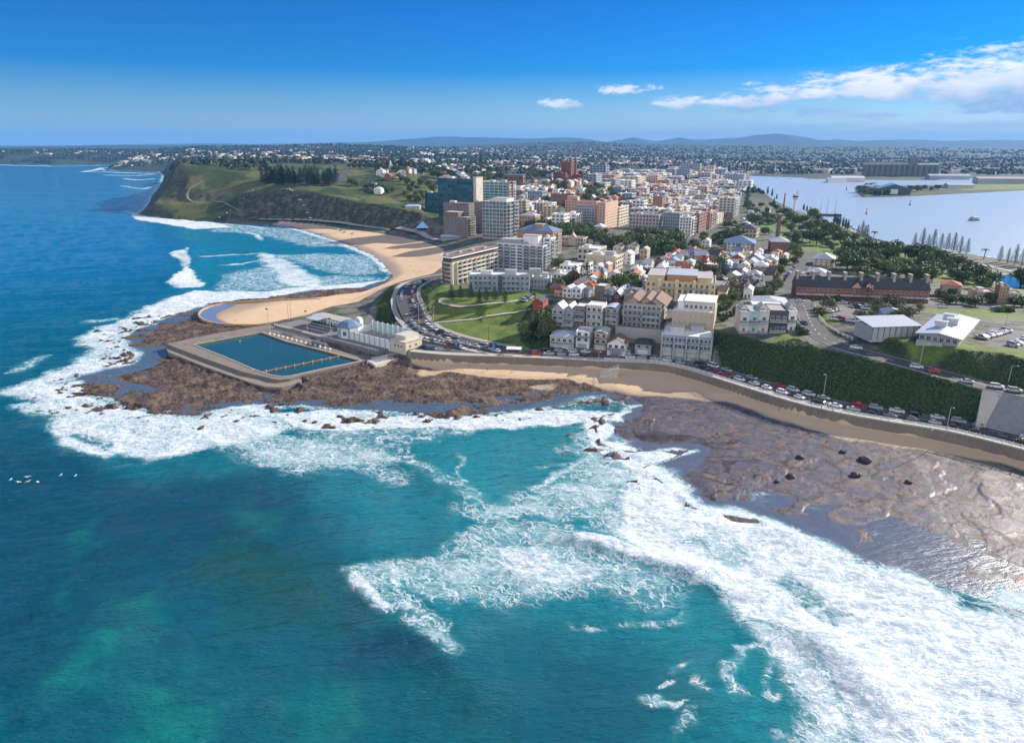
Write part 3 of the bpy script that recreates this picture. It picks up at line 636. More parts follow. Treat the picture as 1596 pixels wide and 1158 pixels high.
# breaking wave and the patch it leaves in the middle
mx(.97*sline([(872,838),(920,843),(965,858),(1020,875),(1075,893),(1120,912)], 3.2, .1))
mx(.52*sreg([(545,884),(600,868),(690,850),(750,812),(850,800),(950,830),(1040,872),(1075,905),(990,932),(900,922),(810,945),(700,928),(610,945),(565,925)], 7))
mx(.66*sreg([(740,850),(850,835),(960,860),(1010,890),(900,905),(800,900),(720,890)], 9))
mx(.55*sreg([(540,905),(590,900),(680,960),(740,1010),(700,1000),(620,960)], 4))
mx(.86*sline([(548,885),(560,915),(590,945),(625,965)], 2.2, .2)); mx(.55*sline([(610,955),(660,985),(700,1010),(730,1040)], 2.6, .2))
# wash between the breaker and the shelf
mx(.56*sreg([(905,650),(955,690),(1005,728),(1050,755),(1060,790),(980,830),(880,800),(800,790),(780,820),(720,790),(850,760),(900,720),(890,690)], 7))
mx(.92*sreg([(960,725),(1005,728),(1062,758),(1085,792),(1000,815),(950,790),(985,755)], 5, .6))
mx(.97*sreg([(930,650),(952,668),(945,690),(1000,706),(1076,702),(1050,716),(1010,728),(960,722),(915,690),(905,662)], 3, .4))
mx(.6*sline([(950,713),(900,720),(870,735),(845,755),(815,775)], 2.2, .5)); mx(.42*sline([(940,716),(880,722),(800,730)], 1.5, .5))
mx(.6*sline([(960,645),(975,640),(1060,612)], 1.5))
# line of surf along the middle bay
mx(.95*sreg([(430,642),(520,636),(600,648),(680,652),(760,648),(850,640),(955,645),(965,655),(900,660),(800,668),(740,672),(690,668),(610,668),(530,668),(480,662)], 3.5, .45))
mx(.42*sreg([(480,660),(620,660),(720,675),(780,665),(700,690),(640,690),(560,700),(500,700)], 6))
mx(.60*sreg([(330,690),(420,670),(520,690),(600,700),(640,715),(540,735),(450,740),(380,720)], 9))
mx(.5*sline([(420,720),(520,718),(600,740),(660,760)], 5)); mx(.4*sline([(600,715),(660,730),(720,760),(780,810)], 4))
mx(.5*sline([(880,628),(930,620),(975,628)], 3)); mx(.25*sreg([(830,640),(950,615),(985,635),(900,645)], 4))
# round the left shelf
mx(.97*sreg([(80,684),(110,676),(160,700),(230,712),(300,700),(390,690),(470,655),(420,630),(330,640),(290,655),(210,650),(130,635),(95,650)], 5, .8)*.78)
mx(.74*sreg([(10,612),(60,592),(110,575),(150,540),(130,535),(160,505),(210,488),(300,455),(320,470),(250,498),(200,518),(190,545),(215,552),(190,572),(130,587),(108,598),(130,614),(190,628),(250,645),(180,655),(90,650),(40,640),(70,625)], 6, .9))
mx(.95*sreg([(125,600),(100,598),(60,612),(100,625),(160,630)], 4)); mx(.95*sline([(80,680),(110,690),(150,705),(190,712)], 3, .2))
mx(.95*sreg([(290,458),(302,452),(420,455),(470,448),(560,443),(600,436),(560,450),(470,455),(420,464),(330,473),(250,498),(200,512),(215,490)], 4, .5))
mx(.6*sline([(0,640),(40,630),(70,655)], 4)); mx(.5*sline([(0,585),(30,578),(60,570)], 3)); mx(.45*sline([(90,547),(60,560),(20,590)], 4)); mx(.5*sline([(110,503),(160,498),(200,490)], 5))
# surf on the city beach
for pts, w, a in (([(258,398),(275,392),(288,388)], 4, .97), ([(275,402),(288,410),(298,414)], 3, .9), ([(262,440),(285,438),(300,432)], 5.5, .97), ([(285,444),(300,446),(312,438)], 4, .97), ([(284,470),(298,462),(305,455)], 5, .9)):
    mx(a*.92*sline(pts, w*.8, .5))
mx(.88*sreg([(258,441),(272,434),(282,424),(292,417),(302,428),(314,440),(310,446),(290,448)], 4, .7)); mx(.85*sreg([(262,398),(275,393),(286,386),(292,392),(285,404),(294,412),(286,417),(276,406)], 4, .7))
mx(.74*sreg([(400,395),(420,398),(450,410),(480,425),(508,438),(500,447),(470,447),(440,440),(420,420)], 7, 1.0)); mx(.46*sreg([(360,425),(430,412),(500,430),(590,430),(600,436),(520,446),(420,452),(330,455)], 12, 1.0))
mx(.45*sreg([(420,400),(500,395),(570,398),(596,410),(604,425),(560,430),(500,418)], 14, 1.0)); mx(.42*sreg([(330,350),(430,353),(490,368),(540,385),(480,385),(400,365),(330,360)], 12, 1.0))
mx(.72*sline([(295,402),(330,399),(390,397),(400,393)], 3.5, .4)); mx(.75*sline([(350,363),(380,362),(400,366),(412,380)], 4, .4)); mx(.66*sline([(330,415),(380,411),(430,400)], 3.5, .5))
mx(.95*sreg([(258,340),(215,335),(200,330),(215,343),(262,350),(300,357),(360,355),(330,345),(290,343)], 4, .5)); mx(.8*sline([(430,352),(470,361),(500,370),(540,383),(580,400),(600,415),(608,430)], 5, .3))
mx(.6*sline([(430,385),(500,378),(545,386),(585,404)], 5, .5)); mx(.7*sline([(300,345),(380,352),(440,362)], 6, .5))
# distant beaches
for pts, w, a in (([(150,258.5),(80,259.5),(0,257.5),(-500,257.5)], 22, .9), ([(130,268),(165,268.5),(205,270),(250,271)], 14, .95), ([(165,273),(210,274),(245,272)], 14, .8), ([(195,279),(215,281),(240,279)], 9, .85), ([(190,290),(225,295),(245,288)], 8, .6), ([(215,302),(235,306)], 7, .5), ([(160,262),(150,265),(130,268)], 18, .8), ([(140,318),(160,316)], 3, .5), ([(195,330),(215,333)], 5, .7)):
    mx(a*sline(pts, w, .3, False))
# stray filaments
for pts, w, a in (([(1290,1010),(1240,995),(1200,1000),(1120,998),(1105,1030),(1130,1060),(1110,1085)], 1.6, .5), ([(1085,1040),(1070,1070),(1110,1075)], 1.2, .42), ([(1010,1078),(1020,1065),(1050,1062)], .9, .62), ([(1011,1078),(1018,1098),(1040,1110),(1056,1095)], .9, .62), ([(1045,1150),(1060,1120),(1080,1140)], 1.5, .45),
                  ([(720,690),(718,730),(730,775),(720,790)], 1.6, .42), ([(560,700),(600,705),(640,690),(620,725)], 2.5, .4), ([(930,980),(960,960),(1000,955),(1060,950)], 1.6, .4), ([(880,985),(920,975),(955,985)], 1.4, .34), ([(1060,1000),(1040,1040),(1020,1050)], 1.2, .36), ([(1250,1040),(1180,1030),(1170,1060),(1220,1080)], 2, .42)):
    mx(a*sline(pts, w, .8))
# wash against every bit of shore
scd, _ = pdist(SX, SY, coast_xy)
SLAND = inpoly(SX, SY, land_poly); SH = inpoly(SX, SY, harb_xy) & ~inpoly(SX, SY, isle_xy)
mx(np.where(SLAND, 0, .62*np.exp(-(scd/(2.5+SDG*.004))**2))*(SDG > 180)*(SX < 120))
shelf = zone_s = None
def sreg0(pts, z, soft):
    poly = XY(pts, z); m = (SX > poly[:, 0].min()-30) & (SX < poly[:, 0].max()+30) & (SY > poly[:, 1].min()-30) & (SY < poly[:, 1].max()+30); o = np.zeros(SX.shape)
    o[m] = smooth(sdf(SX[m], SY[m], poly), -soft, soft); return o
shelfR = sreg0(ROCKR, .3, 6)*SLAND
F = np.where(SLAND & (shelfR < .5) & ~SH, F*smooth(scd, 10, 3), F)
mx(.30*sreg0([(1100,770),(1200,790),(1400,860),(1596,920),(1596,880),(1400,830),(1200,760),(1120,745)], 0, 5)*smooth(fbm(SX/9, SY/9, 3, 130), .45, .7))
AER = np.clip(np.maximum.reduce([F*.85, .55*sreg([(420,660),(620,690),(700,780),(640,860),(560,830),(480,740),(380,720)], 16), .75*sreg([(640,690),(900,640),(960,700),(1060,800),(1100,910),(1250,1050),(1330,1250),(1150,1200),(1040,1000),(900,960),(700,950),(600,900),(700,820)], 22),
                          .45*sreg([(250,340),(420,352),(520,380),(600,420),(590,440),(430,455),(300,455),(300,400)], 25), .35*sreg([(60,690),(330,700),(450,735),(250,745)], 10)]), 0, 1)
# light sand patches and weed seen through the shallows
SHAL = np.maximum.reduce([.95*sreg([(140,1000),(160,940),(215,920),(240,990),(300,1000),(310,1050),(360,1100),(340,1170),(200,1170),(240,1060),(130,1070),(100,1050)], 6, 1.2), .7*sreg([(80,910),(110,905),(105,940),(75,950)], 4), .6*sreg([(85,840),(120,815),(140,850),(100,870)], 6),
                          .62*sreg([(490,1080),(560,1065),(700,1040),(780,1090),(820,1200),(480,1200)], 10, 1.2), .45*sreg([(360,1045),(400,1050),(390,1100),(340,1090)], 5), .5*sreg([(360,790),(420,800),(400,830),(360,815)], 6), .6*sreg([(560,960),(620,975),(640,1000),(590,1000)], 4)])
SHAL *= .25+.75*smooth(fbm(SX/19, SY/14, 5, 140), .36, .58)
WEED = .9*sreg([(280,830),(430,840),(540,900),(520,980),(420,960),(300,880)], 12)*smooth(fbm(SX/18, SY/18, 4, 150), .42, .62)
DEEP = np.maximum(sreg([(-200,640),(60,700),(300,730),(420,760),(480,800),(360,860),(200,900),(60,1000),(-300,1050)], 25)*.8, sreg([(560,1020),(660,1010),(640,1060),(560,1080)], 8)*.9)
# ---- wave heights
def dirwave(ang, along, across, s, o=3):
    c, n_ = math.cos(R(ang)), math.sin(R(ang)); a, b = SX*c+SY*n_, -SX*n_+SY*c
    return fbm(a/along, b/across, o, s)-.5
Z = np.where(jn, 1, smooth(SDG, 2600, 700))*(1.6*dirwave(12, 60, 13, 160)+1.1*dirwave(22, 22, 5.5, 163)+.4*dirwave(5, 8, 2.6, 166))+.9*dirwave(-20, 220, 60, 169, 2)*smooth(SDG, 200, 500)
calm = np.maximum(shelfR, SH*.85)
Z *= (1-.93*calm)
def swellridge(pts, width, h):
    line = XY(pts); d, t = pdist(SX, SY, line); i = np.clip(t.astype(int), 0, len(line)-2); a = line[i]; b = line[i+1]
    sg = np.sign((b[..., 0]-a[..., 0])*(SY-a[..., 1])-(b[..., 1]-a[..., 1])*(SX-a[..., 0]))
    return h*np.exp(-(d/np.where(sg > 0, width*1.8, width))**2)*smooth(t, 0, 1.2)*smooth(len(line)-1-t, 0, 1.2)
Z += swellridge([(520,860),(560,910),(620,965),(690,1020),(760,1100),(800,1180)], 5, 1.5)+swellridge([(840,830),(900,842),(965,860),(1030,880),(1100,905),(1160,945)], 3.6, 1.7)+swellridge([(560,690),(640,730),(720,775),(780,820)], 5, 1.0)
Z += swellridge([(1160,945),(1280,1010),(1380,1090),(1440,1170)], 4.5, 1.4)+swellridge([(240,400),(290,392),(300,412),(260,440),(315,445)], 6, 1.6)*.7+swellridge([(400,392),(450,412),(510,440)], 7, 1.2)
foamlump = (fbm(SX/7.0, SY/4.0, 3, 180)-.5)
Z += np.clip(F, 0, 1)*(1-.8*shelfR)*(foamlump*1.1+.9*dirwave(-33, 34, 8.5, 190))
Z += -.02
def sea_material():
    k = NT('sea_water'); pos = k.geo(); foam = k.attr('foam', 'Fac'); w = k.rgb(k.attr('water')); aer, shal, deep = w[0], w[1], w[2]
    w2 = k.rgb(k.attr('water_b')); weed, harb, shelf = w2[0], w2[1], w2[2]; off = k.attr('offshore', 'Fac')
    n1 = k.noise(pos, .035, 4, .6); n2 = k.noise(pos, .3, 4, .6)
    c = k.mix(n1, (.000, .088, .155), (.000, .132, .178))
    c = k.mix(off, c, k.mix(n1, (.0008, .135, .340), (.001, .185, .40)))
    c = k.mix(k.M('MULTIPLY', deep, .75), c, (.000, .050, .110))
    c = k.mix(k.M('MULTIPLY', shal, k.SS(n2, .1, .8, .6, 1.)), c, (.003, .215, .205))
    c = k.mix(k.M('MULTIPLY', weed, .75), c, (.004, .085, .075))
    c = k.mix(k.M('MULTIPLY', aer, k.SS(n2, .2, .8, .55, 1.)), c, (.010, .330, .410))
    c = k.mix(shelf, c, k.mix(n2, (.085, .105, .165), (.12, .145, .20)))  # water on the shelf: grey-lilac sky reflection put into the colour
    c = k.mix(harb, c, (.36, .46, .56))  # harbour: reflection of the bright low sky put into the base colour
    # foam: milky water, drawn-out nets of bubbles, then solid white
    def vrs(v, rot, sc): return k.vscale(k.vscale(v, 1.0, rot=R(rot)), sc)
    wv = k.N('ShaderNodeVectorMath'); wv.operation = 'MULTIPLY_ADD'
    k.L(k.noise(pos, .16, 4, .62, 0, 'Color'), wv.inputs[0]); wv.inputs[1].default_value = (9, 9, 0); k.L(pos, wv.inputs[2])
    wq = k.N('ShaderNodeVectorMath'); wq.operation = 'MULTIPLY_ADD'
    k.L(k.noise(pos, .8, 3, .6, 0, 'Color'), wq.inputs[0]); wq.inputs[1].default_value = (1.6, 1.6, 0); k.L(wv.outputs[0], wq.inputs[2])
    p2 = vrs(wq.outputs[0], 32, (.5, 1.0, 0))
    e1 = k.vor(p2, .24); e2 = k.vor(p2, .62); med = k.noise(p2, .35, 4, .6); cloud = k.noise(p2, .10, 5, .62); grain = k.noise(p2, 1.0, 5, .65); fine = k.noise(p2, 2.6, 4, .6)
    web = k.M('MAXIMUM', k.SS(e1, .085, .0), k.M('MULTIPLY', k.SS(e2, .13, .0), .75))
    web = k.M('MULTIPLY', web, k.SS(k.M('ADD', med, k.M('MULTIPLY', foam, .35)), .50, .72))
    dens = k.M('ADD', k.M('MULTIPLY', foam, 1.28), k.M('ADD', k.M('MULTIPLY_ADD', cloud, 1.05, -.525), k.M('MULTIPLY_ADD', grain, .75, -.375)))
    solid = k.SS(dens, .50, 1.06)
    fa = k.M('MAXIMUM', solid, k.M('MULTIPLY', k.M('MULTIPLY', web, k.SS(foam, .08, .42)), .92))
    milk = k.M('MULTIPLY', k.SS(k.M('ADD', foam, k.M('MULTIPLY_ADD', cloud, .7, -.35)), .08, .85), .80)
    wcol = k.mix(milk, c, (.17, .47, .53))
    wr = k.SS(k.M('ADD', k.M('MULTIPLY', fine, .55), k.M('ADD', k.M('MULTIPLY', grain, .45), k.M('MULTIPLY', k.SS(e2, .0, .25), -.14))), .30, .62)
    fcol = k.mix(wr, (.40, .52, .60), (.88, .89, .90))
    col = k.mix(fa, wcol, fcol)
    chop = k.noise(vrs(pos, -12, (.16, .62, .6)), 1.0, 6, .64); chopb = k.noise(vrs(pos, 14, (.5, 1.7, 1)), 1.0, 4, .6); chop2 = k.noise(pos, .10, 3, .5)
    amp = k.M('MULTIPLY', k.M('MULTIPLY_ADD', shelf, -.72, 1.0), k.M('MULTIPLY_ADD', harb, -.55, 1.0))
    h = k.M('ADD', k.M('MULTIPLY_ADD', chop, 1.5, k.M('MULTIPLY', chopb, .32)), k.M('ADD', k.M('MULTIPLY', chop2, .8), k.M('MULTIPLY', fa, k.M('MULTIPLY_ADD', grain, .30, .10))))
    k.set(Base_Color=col, Roughness=k.M('ADD', k.M('MULTIPLY', fa, .6), k.M('ADD', k.M('MULTIPLY', shelf, .16), k.M('MULTIPLY_ADD', harb, .22, .09))), Specular_IOR_Level=k.M('MULTIPLY_ADD', fa, -.2, .32), Normal=k.bump(h, k.M('MULTIPLY', amp, k.M('MULTIPLY_ADD', fa, -.5, 1.0)), 1.7))
    k.b.inputs['IOR'].default_value = 1.33
    return k.m
def build_sea():
    n, mcol = SX.shape; idx = np.arange(n*mcol).reshape(n, mcol)
    f = np.stack([idx[:-1, :-1], idx[:-1, 1:], idx[1:, 1:], idx[1:, :-1]], -1)
    wetv = (~SLAND) | SH | (scd < 16) | (shelfR > .02)
    keep = (wetv[:-1, :-1] | wetv[1:, 1:] | wetv[:-1, 1:] | wetv[1:, :-1])
    f = f[keep]; used = np.zeros(n*mcol, bool); used[f.ravel()] = True; re = np.cumsum(used)-1
    me = mesh_from('sea', np.stack([SX, SY, Z], -1).reshape(-1, 3)[used], re[f], [sea_material()], True)
    o1 = np.ones(SX.shape)
    attr(me, 'foam', F.ravel()[used]); attr(me, 'offshore', smooth(SDG-.25*SX, 330, 900).ravel()[used])
    attr(me, 'water', np.stack([AER, SHAL, DEEP, o1], -1).reshape(-1, 4)[used]); attr(me, 'water_b', np.stack([WEED, SH*1.0, np.maximum(shelfR, .8*sreg0(ROCKL, .5, 3)*SLAND), o1], -1).reshape(-1, 4)[used])
    tag(link('sea', me), kind='structure')
build_sea()
# ------------------------------------------------------------------ building kit
FWD = (0.0, CP, -SP)
def project(x, y, z):
    zc = y*CP+(CAMH-z)*SP; yc = y*SP+(z-CAMH)*CP
    return 798+FOC*x/zc, 579-FOC*yc/zc
class MB:
    """collects boxes, prisms and roofs; build() links them as one mesh object"""
    def __init__(s): s.v = []; s.f = []; s.m = []
    def add(s, vs, fs, mi=0):
        o = len(s.v); s.v += list(vs); s.f += [tuple(i+o for i in f) for f in fs]; s.m += [mi]*len(fs); return s
    def box(s, x0, x1, y0, y1, z0, z1, mi=0):
        return s.add([(x0,y0,z0),(x1,y0,z0),(x1,y1,z0),(x0,y1,z0),(x0,y0,z1),(x1,y0,z1),(x1,y1,z1),(x0,y1,z1)], [(0,3,2,1),(4,5,6,7),(0,1,5,4),(1,2,6,5),(2,3,7,6),(3,0,4,7)], mi)
    def prism(s, pts, z0, z1, mi=0):
        n = len(pts); a = sum(pts[i-1][0]*pts[i][1]-pts[i][0]*pts[i-1][1] for i in range(n))
        if a < 0: pts = pts[::-1]
        return s.add([(x, y, z0) for x, y in pts]+[(x, y, z1) for x, y in pts], [tuple(range(n-1, -1, -1)), tuple(range(n, 2*n))]+[(i, (i+1) % n, n+(i+1) % n, n+i) for i in range(n)], mi)
    def gable(s, x0, x1, y0, y1, z, rise, axis='y', t=.18, mi=0, gm=None):
        """ridge along axis; gm closes the gable ends"""
        if axis == 'y':
            c = (x0+x1)/2; A = [(x0,y0,z),(c,y0,z+rise),(x1,y0,z),(x1,y0,z+t),(c,y0,z+rise+t),(x0,y0,z+t)]; B = [(x, y1, q) for x, y, q in A]
        else:
            c = (y0+y1)/2; A = [(x0,y1,z),(x0,c,z+rise),(x0,y0,z),(x0,y0,z+t),(x0,c,z+rise+t),(x0,y1,z+t)]; B = [(x1, y, q) for x, y, q in A]
        s.add(A+B, [(0,1,4,5),(1,2,3,4),(6,11,10,7),(7,10,9,8),(5,4,10,11),(4,3,9,10),(3,2,8,9),(0,5,11,6),(1,0,6,7),(2,1,7,8)], mi); return s
    def gable_wall(s, x0, x1, y0, y1, z, rise, axis='y', mi=0):
        if axis == 'y':
            c = (x0+x1)/2; vs = [(x0,y0,z),(x1,y0,z),(c,y0,z+rise),(x0,y1,z),(x1,y1,z),(c,y1,z+rise)]
        else:
            c = (y0+y1)/2; vs = [(x1,y0,z),(x1,y1,z),(x1,c,z+rise),(x0,y0,z),(x0,y1,z),(x0,c,z+rise)]
        return s.add(vs, [(0,1,2),(4,3,5),(0,3,4,1),(1,4,5,2),(3,0,2,5)], mi)
    def hip(s, x0, x1, y0, y1, z, rise, t=.18, mi=0):
        w, d = x1-x0, y1-y0
        if w >= d: q = d/2; r = [(x0+q*.95,(y0+y1)/2,z+rise+t),(x1-q*.95,(y0+y1)/2,z+rise+t)]; top = [(4,5,9,8),(5,6,9),(6,7,8,9),(7,4,8)]
        else: q = w/2; r = [((x0+x1)/2,y0+q*.95,z+rise+t),((x0+x1)/2,y1-q*.95,z+rise+t)]; top = [(4,5,8),(5,6,9,8),(6,7,9),(7,4,8,9)]
        return s.add([(x0,y0,z),(x1,y0,z),(x1,y1,z),(x0,y1,z),(x0,y0,z+t),(x1,y0,z+t),(x1,y1,z+t),(x0,y1,z+t)]+r, [(0,3,2,1),(0,1,5,4),(1,2,6,5),(2,3,7,6),(3,0,4,7)]+top, mi)
    def skillion(s, x0, x1, y0, y1, z, rise, t=.2, mi=0):
        return s.add([(x0,y0,z),(x1,y0,z),(x1,y1,z+rise),(x0,y1,z+rise),(x0,y0,z+t),(x1,y0,z+t),(x1,y1,z+rise+t),(x0,y1,z+rise+t)], [(0,3,2,1),(4,5,6,7),(0,1,5,4),(1,2,6,5),(2,3,7,6),(3,0,4,7)], mi)
    def vault(s, x0, x1, y0, y1, z, rise, t=.2, mi=0, n=8):
        """curved roof, arching across x"""
        lo = []; hi = []
        for i in range(n+1):
            f = i/n; x = x0+(x1-x0)*f; q = z+rise*(1-(2*f-1)**2); lo.append((x, q)); hi.append((x, q+t))
        prof = lo+hi[::-1]; k = len(prof)
        vs = [(x, y0, q) for x, q in prof]+[(x, y1, q) for x, q in prof]; fs = []
        for i in range(n): fs += [(i, i+1, k-2-i, k-1-i), (k+i+1, k+i, 2*k-1-i, 2*k-2-i)]
        fs += [(i, k+i, k+(i+1) % k, (i+1) % k) for i in range(k)]
        return s.add(vs, fs, mi)
    def cyl(s, x, y, z0, z1, r0, r1=None, n=12, mi=0):
        r1 = r0 if r1 is None else r1
        a = [2*math.pi*i/n for i in range(n)]
        return s.add([(x+r0*math.cos(t), y+r0*math.sin(t), z0) for t in a]+[(x+r1*math.cos(t), y+r1*math.sin(t), z1) for t in a], [tuple(range(n-1, -1, -1)), tuple(range(n, 2*n))]+[(i, (i+1) % n, n+(i+1) % n, n+i) for i in range(n)], mi)
    def lathe(s, x, y, prof, n=14, mi=0):
        vs = []; fs = []
        for r, z in prof: vs += [(x+r*math.cos(2*math.pi*i/n), y+r*math.sin(2*math.pi*i/n), z) for i in range(n)]
        for j in range(len(prof)-1): fs += [(j*n+i, j*n+(i+1) % n, (j+1)*n+(i+1) % n, (j+1)*n+i) for i in range(n)]
        fs += [tuple(range(n-1, -1, -1)), tuple(range((len(prof)-1)*n, len(prof)*n))]
        return s.add(vs, fs, mi)
    def bar(s, a, b, r, n=5, mi=0, r1=None):
        a, b = Vector(a), Vector(b); d = (b-a).normalized(); u = d.orthogonal().normalized(); w = d.cross(u); r1 = r if r1 is None else r1
        vs = [tuple(a+(u*math.cos(2*math.pi*i/n)+w*math.sin(2*math.pi*i/n))*r) for i in range(n)]+[tuple(b+(u*math.cos(2*math.pi*i/n)+w*math.sin(2*math.pi*i/n))*r1) for i in range(n)]
        return s.add(vs, [tuple(range(n-1, -1, -1)), tuple(range(n, 2*n))]+[(i, (i+1) % n, n+(i+1) % n, n+i) for i in range(n)], mi)
    def mesh(s, name, mats, sm=False):
        me = mesh_from(name, s.v, s.f, mats if isinstance(mats, (list, tuple)) else [mats], sm, s.m); return me
    def build(s, name, mats, parent=None, loc=(0, 0, 0), rz=0.0, sm=False):
        return link(name, s.mesh(name, mats, sm), parent, loc, rz)
W = {}
def colour(n):
    t = dict(white=(.74,.735,.72), cream=(.60,.52,.385), pale=(.54,.505,.45), sand=(.50,.41,.30), grey=(.36,.365,.37), bluegrey=(.27,.32,.38), dark=(.085,.088,.095), brick=(.25,.095,.065), orange=(.44,.215,.115), pink=(.56,.325,.235), brown=(.19,.135,.10), yellow=(.58,.46,.26), red=(.42,.055,.045), green=(.10,.15,.11), mauve=(.40,.34,.36),
             tin=(.46,.49,.53), whitetin=(.72,.73,.74), slate=(.055,.062,.078), terracotta=(.36,.125,.07), bluesteel=(.16,.235,.33), maroon=(.17,.035,.045), browntile=(.20,.13,.10), membrane=(.40,.37,.36), concrete=(.36,.345,.32), stone=(.38,.33,.27), timber=(.22,.14,.085), aqua=(.30,.46,.45), stonedark=(.16,.10,.08), rust=(.36,.14,.08), teal=(.035,.085,.11))
    return t[n]
METAL = {'tin', 'whitetin', 'bluesteel'}
def wm(n):
    if n in METAL: return mat(n+'_roof', colour(n), .42, .10, .25, spec=.5)
    return mat(n+'_surface', colour(n), .85, .13, .45, streak=True)
GLASS = glass('window_glass'); GLASSB = glass('blue_glass', (.05, .085, .115), .06); GLASST = glass('teal_glass', (.022, .075, .095), .3); GLASST.node_tree.nodes['Principled BSDF'].inputs['Specular IOR Level'].default_value = .2
FRAME = mat('window_frame_paint', (.62, .62, .60), .6, .05)
_wm = {}
def win_mesh(w, h, fr, gl, mull):
    key = (round(w, 1), round(h, 1), fr.name, gl.name, mull)
    if key in _wm: return _wm[key]
    w, h = key[0], key[1]; b = MB(); t = .09
    b.box(-w/2, w/2, -.04, .10, 0, h, 1)
    b.box(-w/2-.02, -w/2+t, -.09, .06, -.02, h+.02, 0); b.box(w/2-t, w/2+.02, -.09, .06, -.02, h+.02, 0); b.box(-w/2+t, w/2-t, -.09, .06, h-t, h+.02, 0); b.box(-w/2-.06, w/2+.06, -.14, .05, -.12, -.025, 0)
    for i in range(1, mull+1):
        x = -w/2+w*i/(mull+1); b.box(x-.035, x+.035, -.085, .06, t*.2, h-t, 0)
    _wm[key] = b.mesh('window', [fr, gl]); return _wm[key]
def win(parent, x, y, z, w, h, face='F', fr=None, gl=None, mull=1, name='window'):
    me = win_mesh(w, h, fr or FRAME, gl or GLASS, mull)
    return link(name, me, parent, (x, y, z), {'F': 0, 'R': math.pi/2, 'L': -math.pi/2, 'B': math.pi}[face])
_bm = {}
def balcony(parent, x, y, z, w, depth, face, slab, rail, name='balcony'):
    key = (round(w, 1), round(depth, 1), slab.name, rail.name)
    if key not in _bm:
        b = MB(); ww = key[0]; dd = key[1]
        b.box(-ww/2, ww/2, -dd, -.01, -.18, 0, 0); b.box(-ww/2, ww/2, -dd, -dd+.06, .02, .95, 1); b.box(-ww/2, -ww/2+.06, -dd+.06, -.02, .02, .95, 1); b.box(ww/2-.06, ww/2, -dd+.06, -.02, .02, .95, 1); b.box(-ww/2, ww/2, -dd-.02, -dd+.08, .95, 1.02, 0)
        _bm[key] = b.mesh(name, [slab, rail])
    return link(name, _bm[key], parent, (x, y, z), {'F': 0, 'R': math.pi/2, 'L': -math.pi/2}[face])
RAILG = glass('balustrade_glass', (.16, .20, .22), .15)
def fit(uL, uc, uR, vb, vt, rz=-27.0, z=None, dmax=None):
    """plan size and height of the box whose front-right corner shows at uc, from vb up to vt"""
    C = on(uc, vb) if z is None else P(uc, vb, z)
    a = R(rz); r = (math.cos(a), math.sin(a)); f = (-math.sin(a), math.cos(a))
    def solve(dx, dy, u):
        lo, hi = 0.0, 400.0
        g = lambda s: project(C[0]+dx*s, C[1]+dy*s, C[2])[0]-u
        s0 = g(0)
        for _ in range(50):
            m = (lo+hi)/2
            if (g(m) > 0) == (s0 > 0): lo = m
            else: hi = m
        return lo
    w = max(3.0, solve(-r[0], -r[1], uL)); d = max(3.0, min(120, solve(f[0], f[1], uR)))
    d = min(d, dmax or max(9, min(1.25*w, 26)))
    zc = C[1]; y_ = (579-vt)/FOC; top = CAMH+zc*(-SP+y_*CP)/(CP+y_*SP)
    h = max(2.5, top-C[2])
    return dict(loc=(C[0]-r[0]*w/2, C[1]-r[1]*w/2, C[2]), rz=a, w=w, d=d, h=h)
FOOT = []                                   # footprints already built on (x, y, radius)
def claim(g, k=.5):
    a = g['rz']; n = max(1, int(g['d']/g['w']+.5)); 
    for i in range(n):
        t = g['d']*(i+.5)/n; m = max(1, int(g['w']/g['d']+.5))
        for j in range(m):
            s = g['w']*((j+.5)/m-.5)
            FOOT.append((g['loc'][0]+s*math.cos(a)-t*math.sin(a), g['loc'][1]+s*math.sin(a)+t*math.cos(a), min(g['w'], g['d'])*k+1))
def free(x, y, r): return all((x-a)**2+(y-b)**2 > (r+c)**2 for a, b, c in FOOT)
LAND_MARKS = []
def thing(name, label, cat, g, group=None, mark=None):
    o = empty(name, g['loc'], g['rz']); tag(o, label, cat, group); claim(g)
    if mark: LAND_MARKS.append((mark, g['loc'][0]-math.sin(g['rz'])*g['d']/2, g['loc'][1]+math.cos(g['rz'])*g['d']/2))
    return o
def shell(t, g, wall, roof='membrane', h=None, parapet=.9, base=3.0, x0=None, x1=None, y0=0.0, y1=None, name='wall'):
    """flat-roofed volume with a parapet; returns nothing"""
    w, d = g['w'], g['d']; h = h or g['h']; x0 = -w/2 if x0 is None else x0; x1 = w/2 if x1 is None else x1; y1 = d if y1 is None else y1
    b = MB(); b.box(x0, x1, y0, y1, -base, h-parapet, 0); p = .3
    b.box(x0, x1, y0, y0+p, h-parapet, h, 0); b.box(x0, x1, y1-p, y1, h-parapet, h, 0); b.box(x0, x0+p, y0+p, y1-p, h-parapet, h, 0); b.box(x1-p, x1, y0+p, y1-p, h-parapet, h, 0)
    b.build(name, [wm(wall)], t)
    r = MB(); r.box(x0+p+.004, x1-p-.004, y0+p+.004, y1-p-.004, h-parapet+.004, h-parapet+.12, 0); r.build('roof', [wm(roof)], t)
def plant(t, x, y, z, w, d, h, m='grey', name='roof_plant'):
    b = MB(); b.box(x-w/2, x+w/2, y-d/2, y+d/2, z, z+h, 0); b.box(x-w/2-.12, x+w/2+.12, y-d/2-.12, y+d/2+.12, z+h+.003, z+h+.15, 0); return b.build(name, [wm(m)], t)
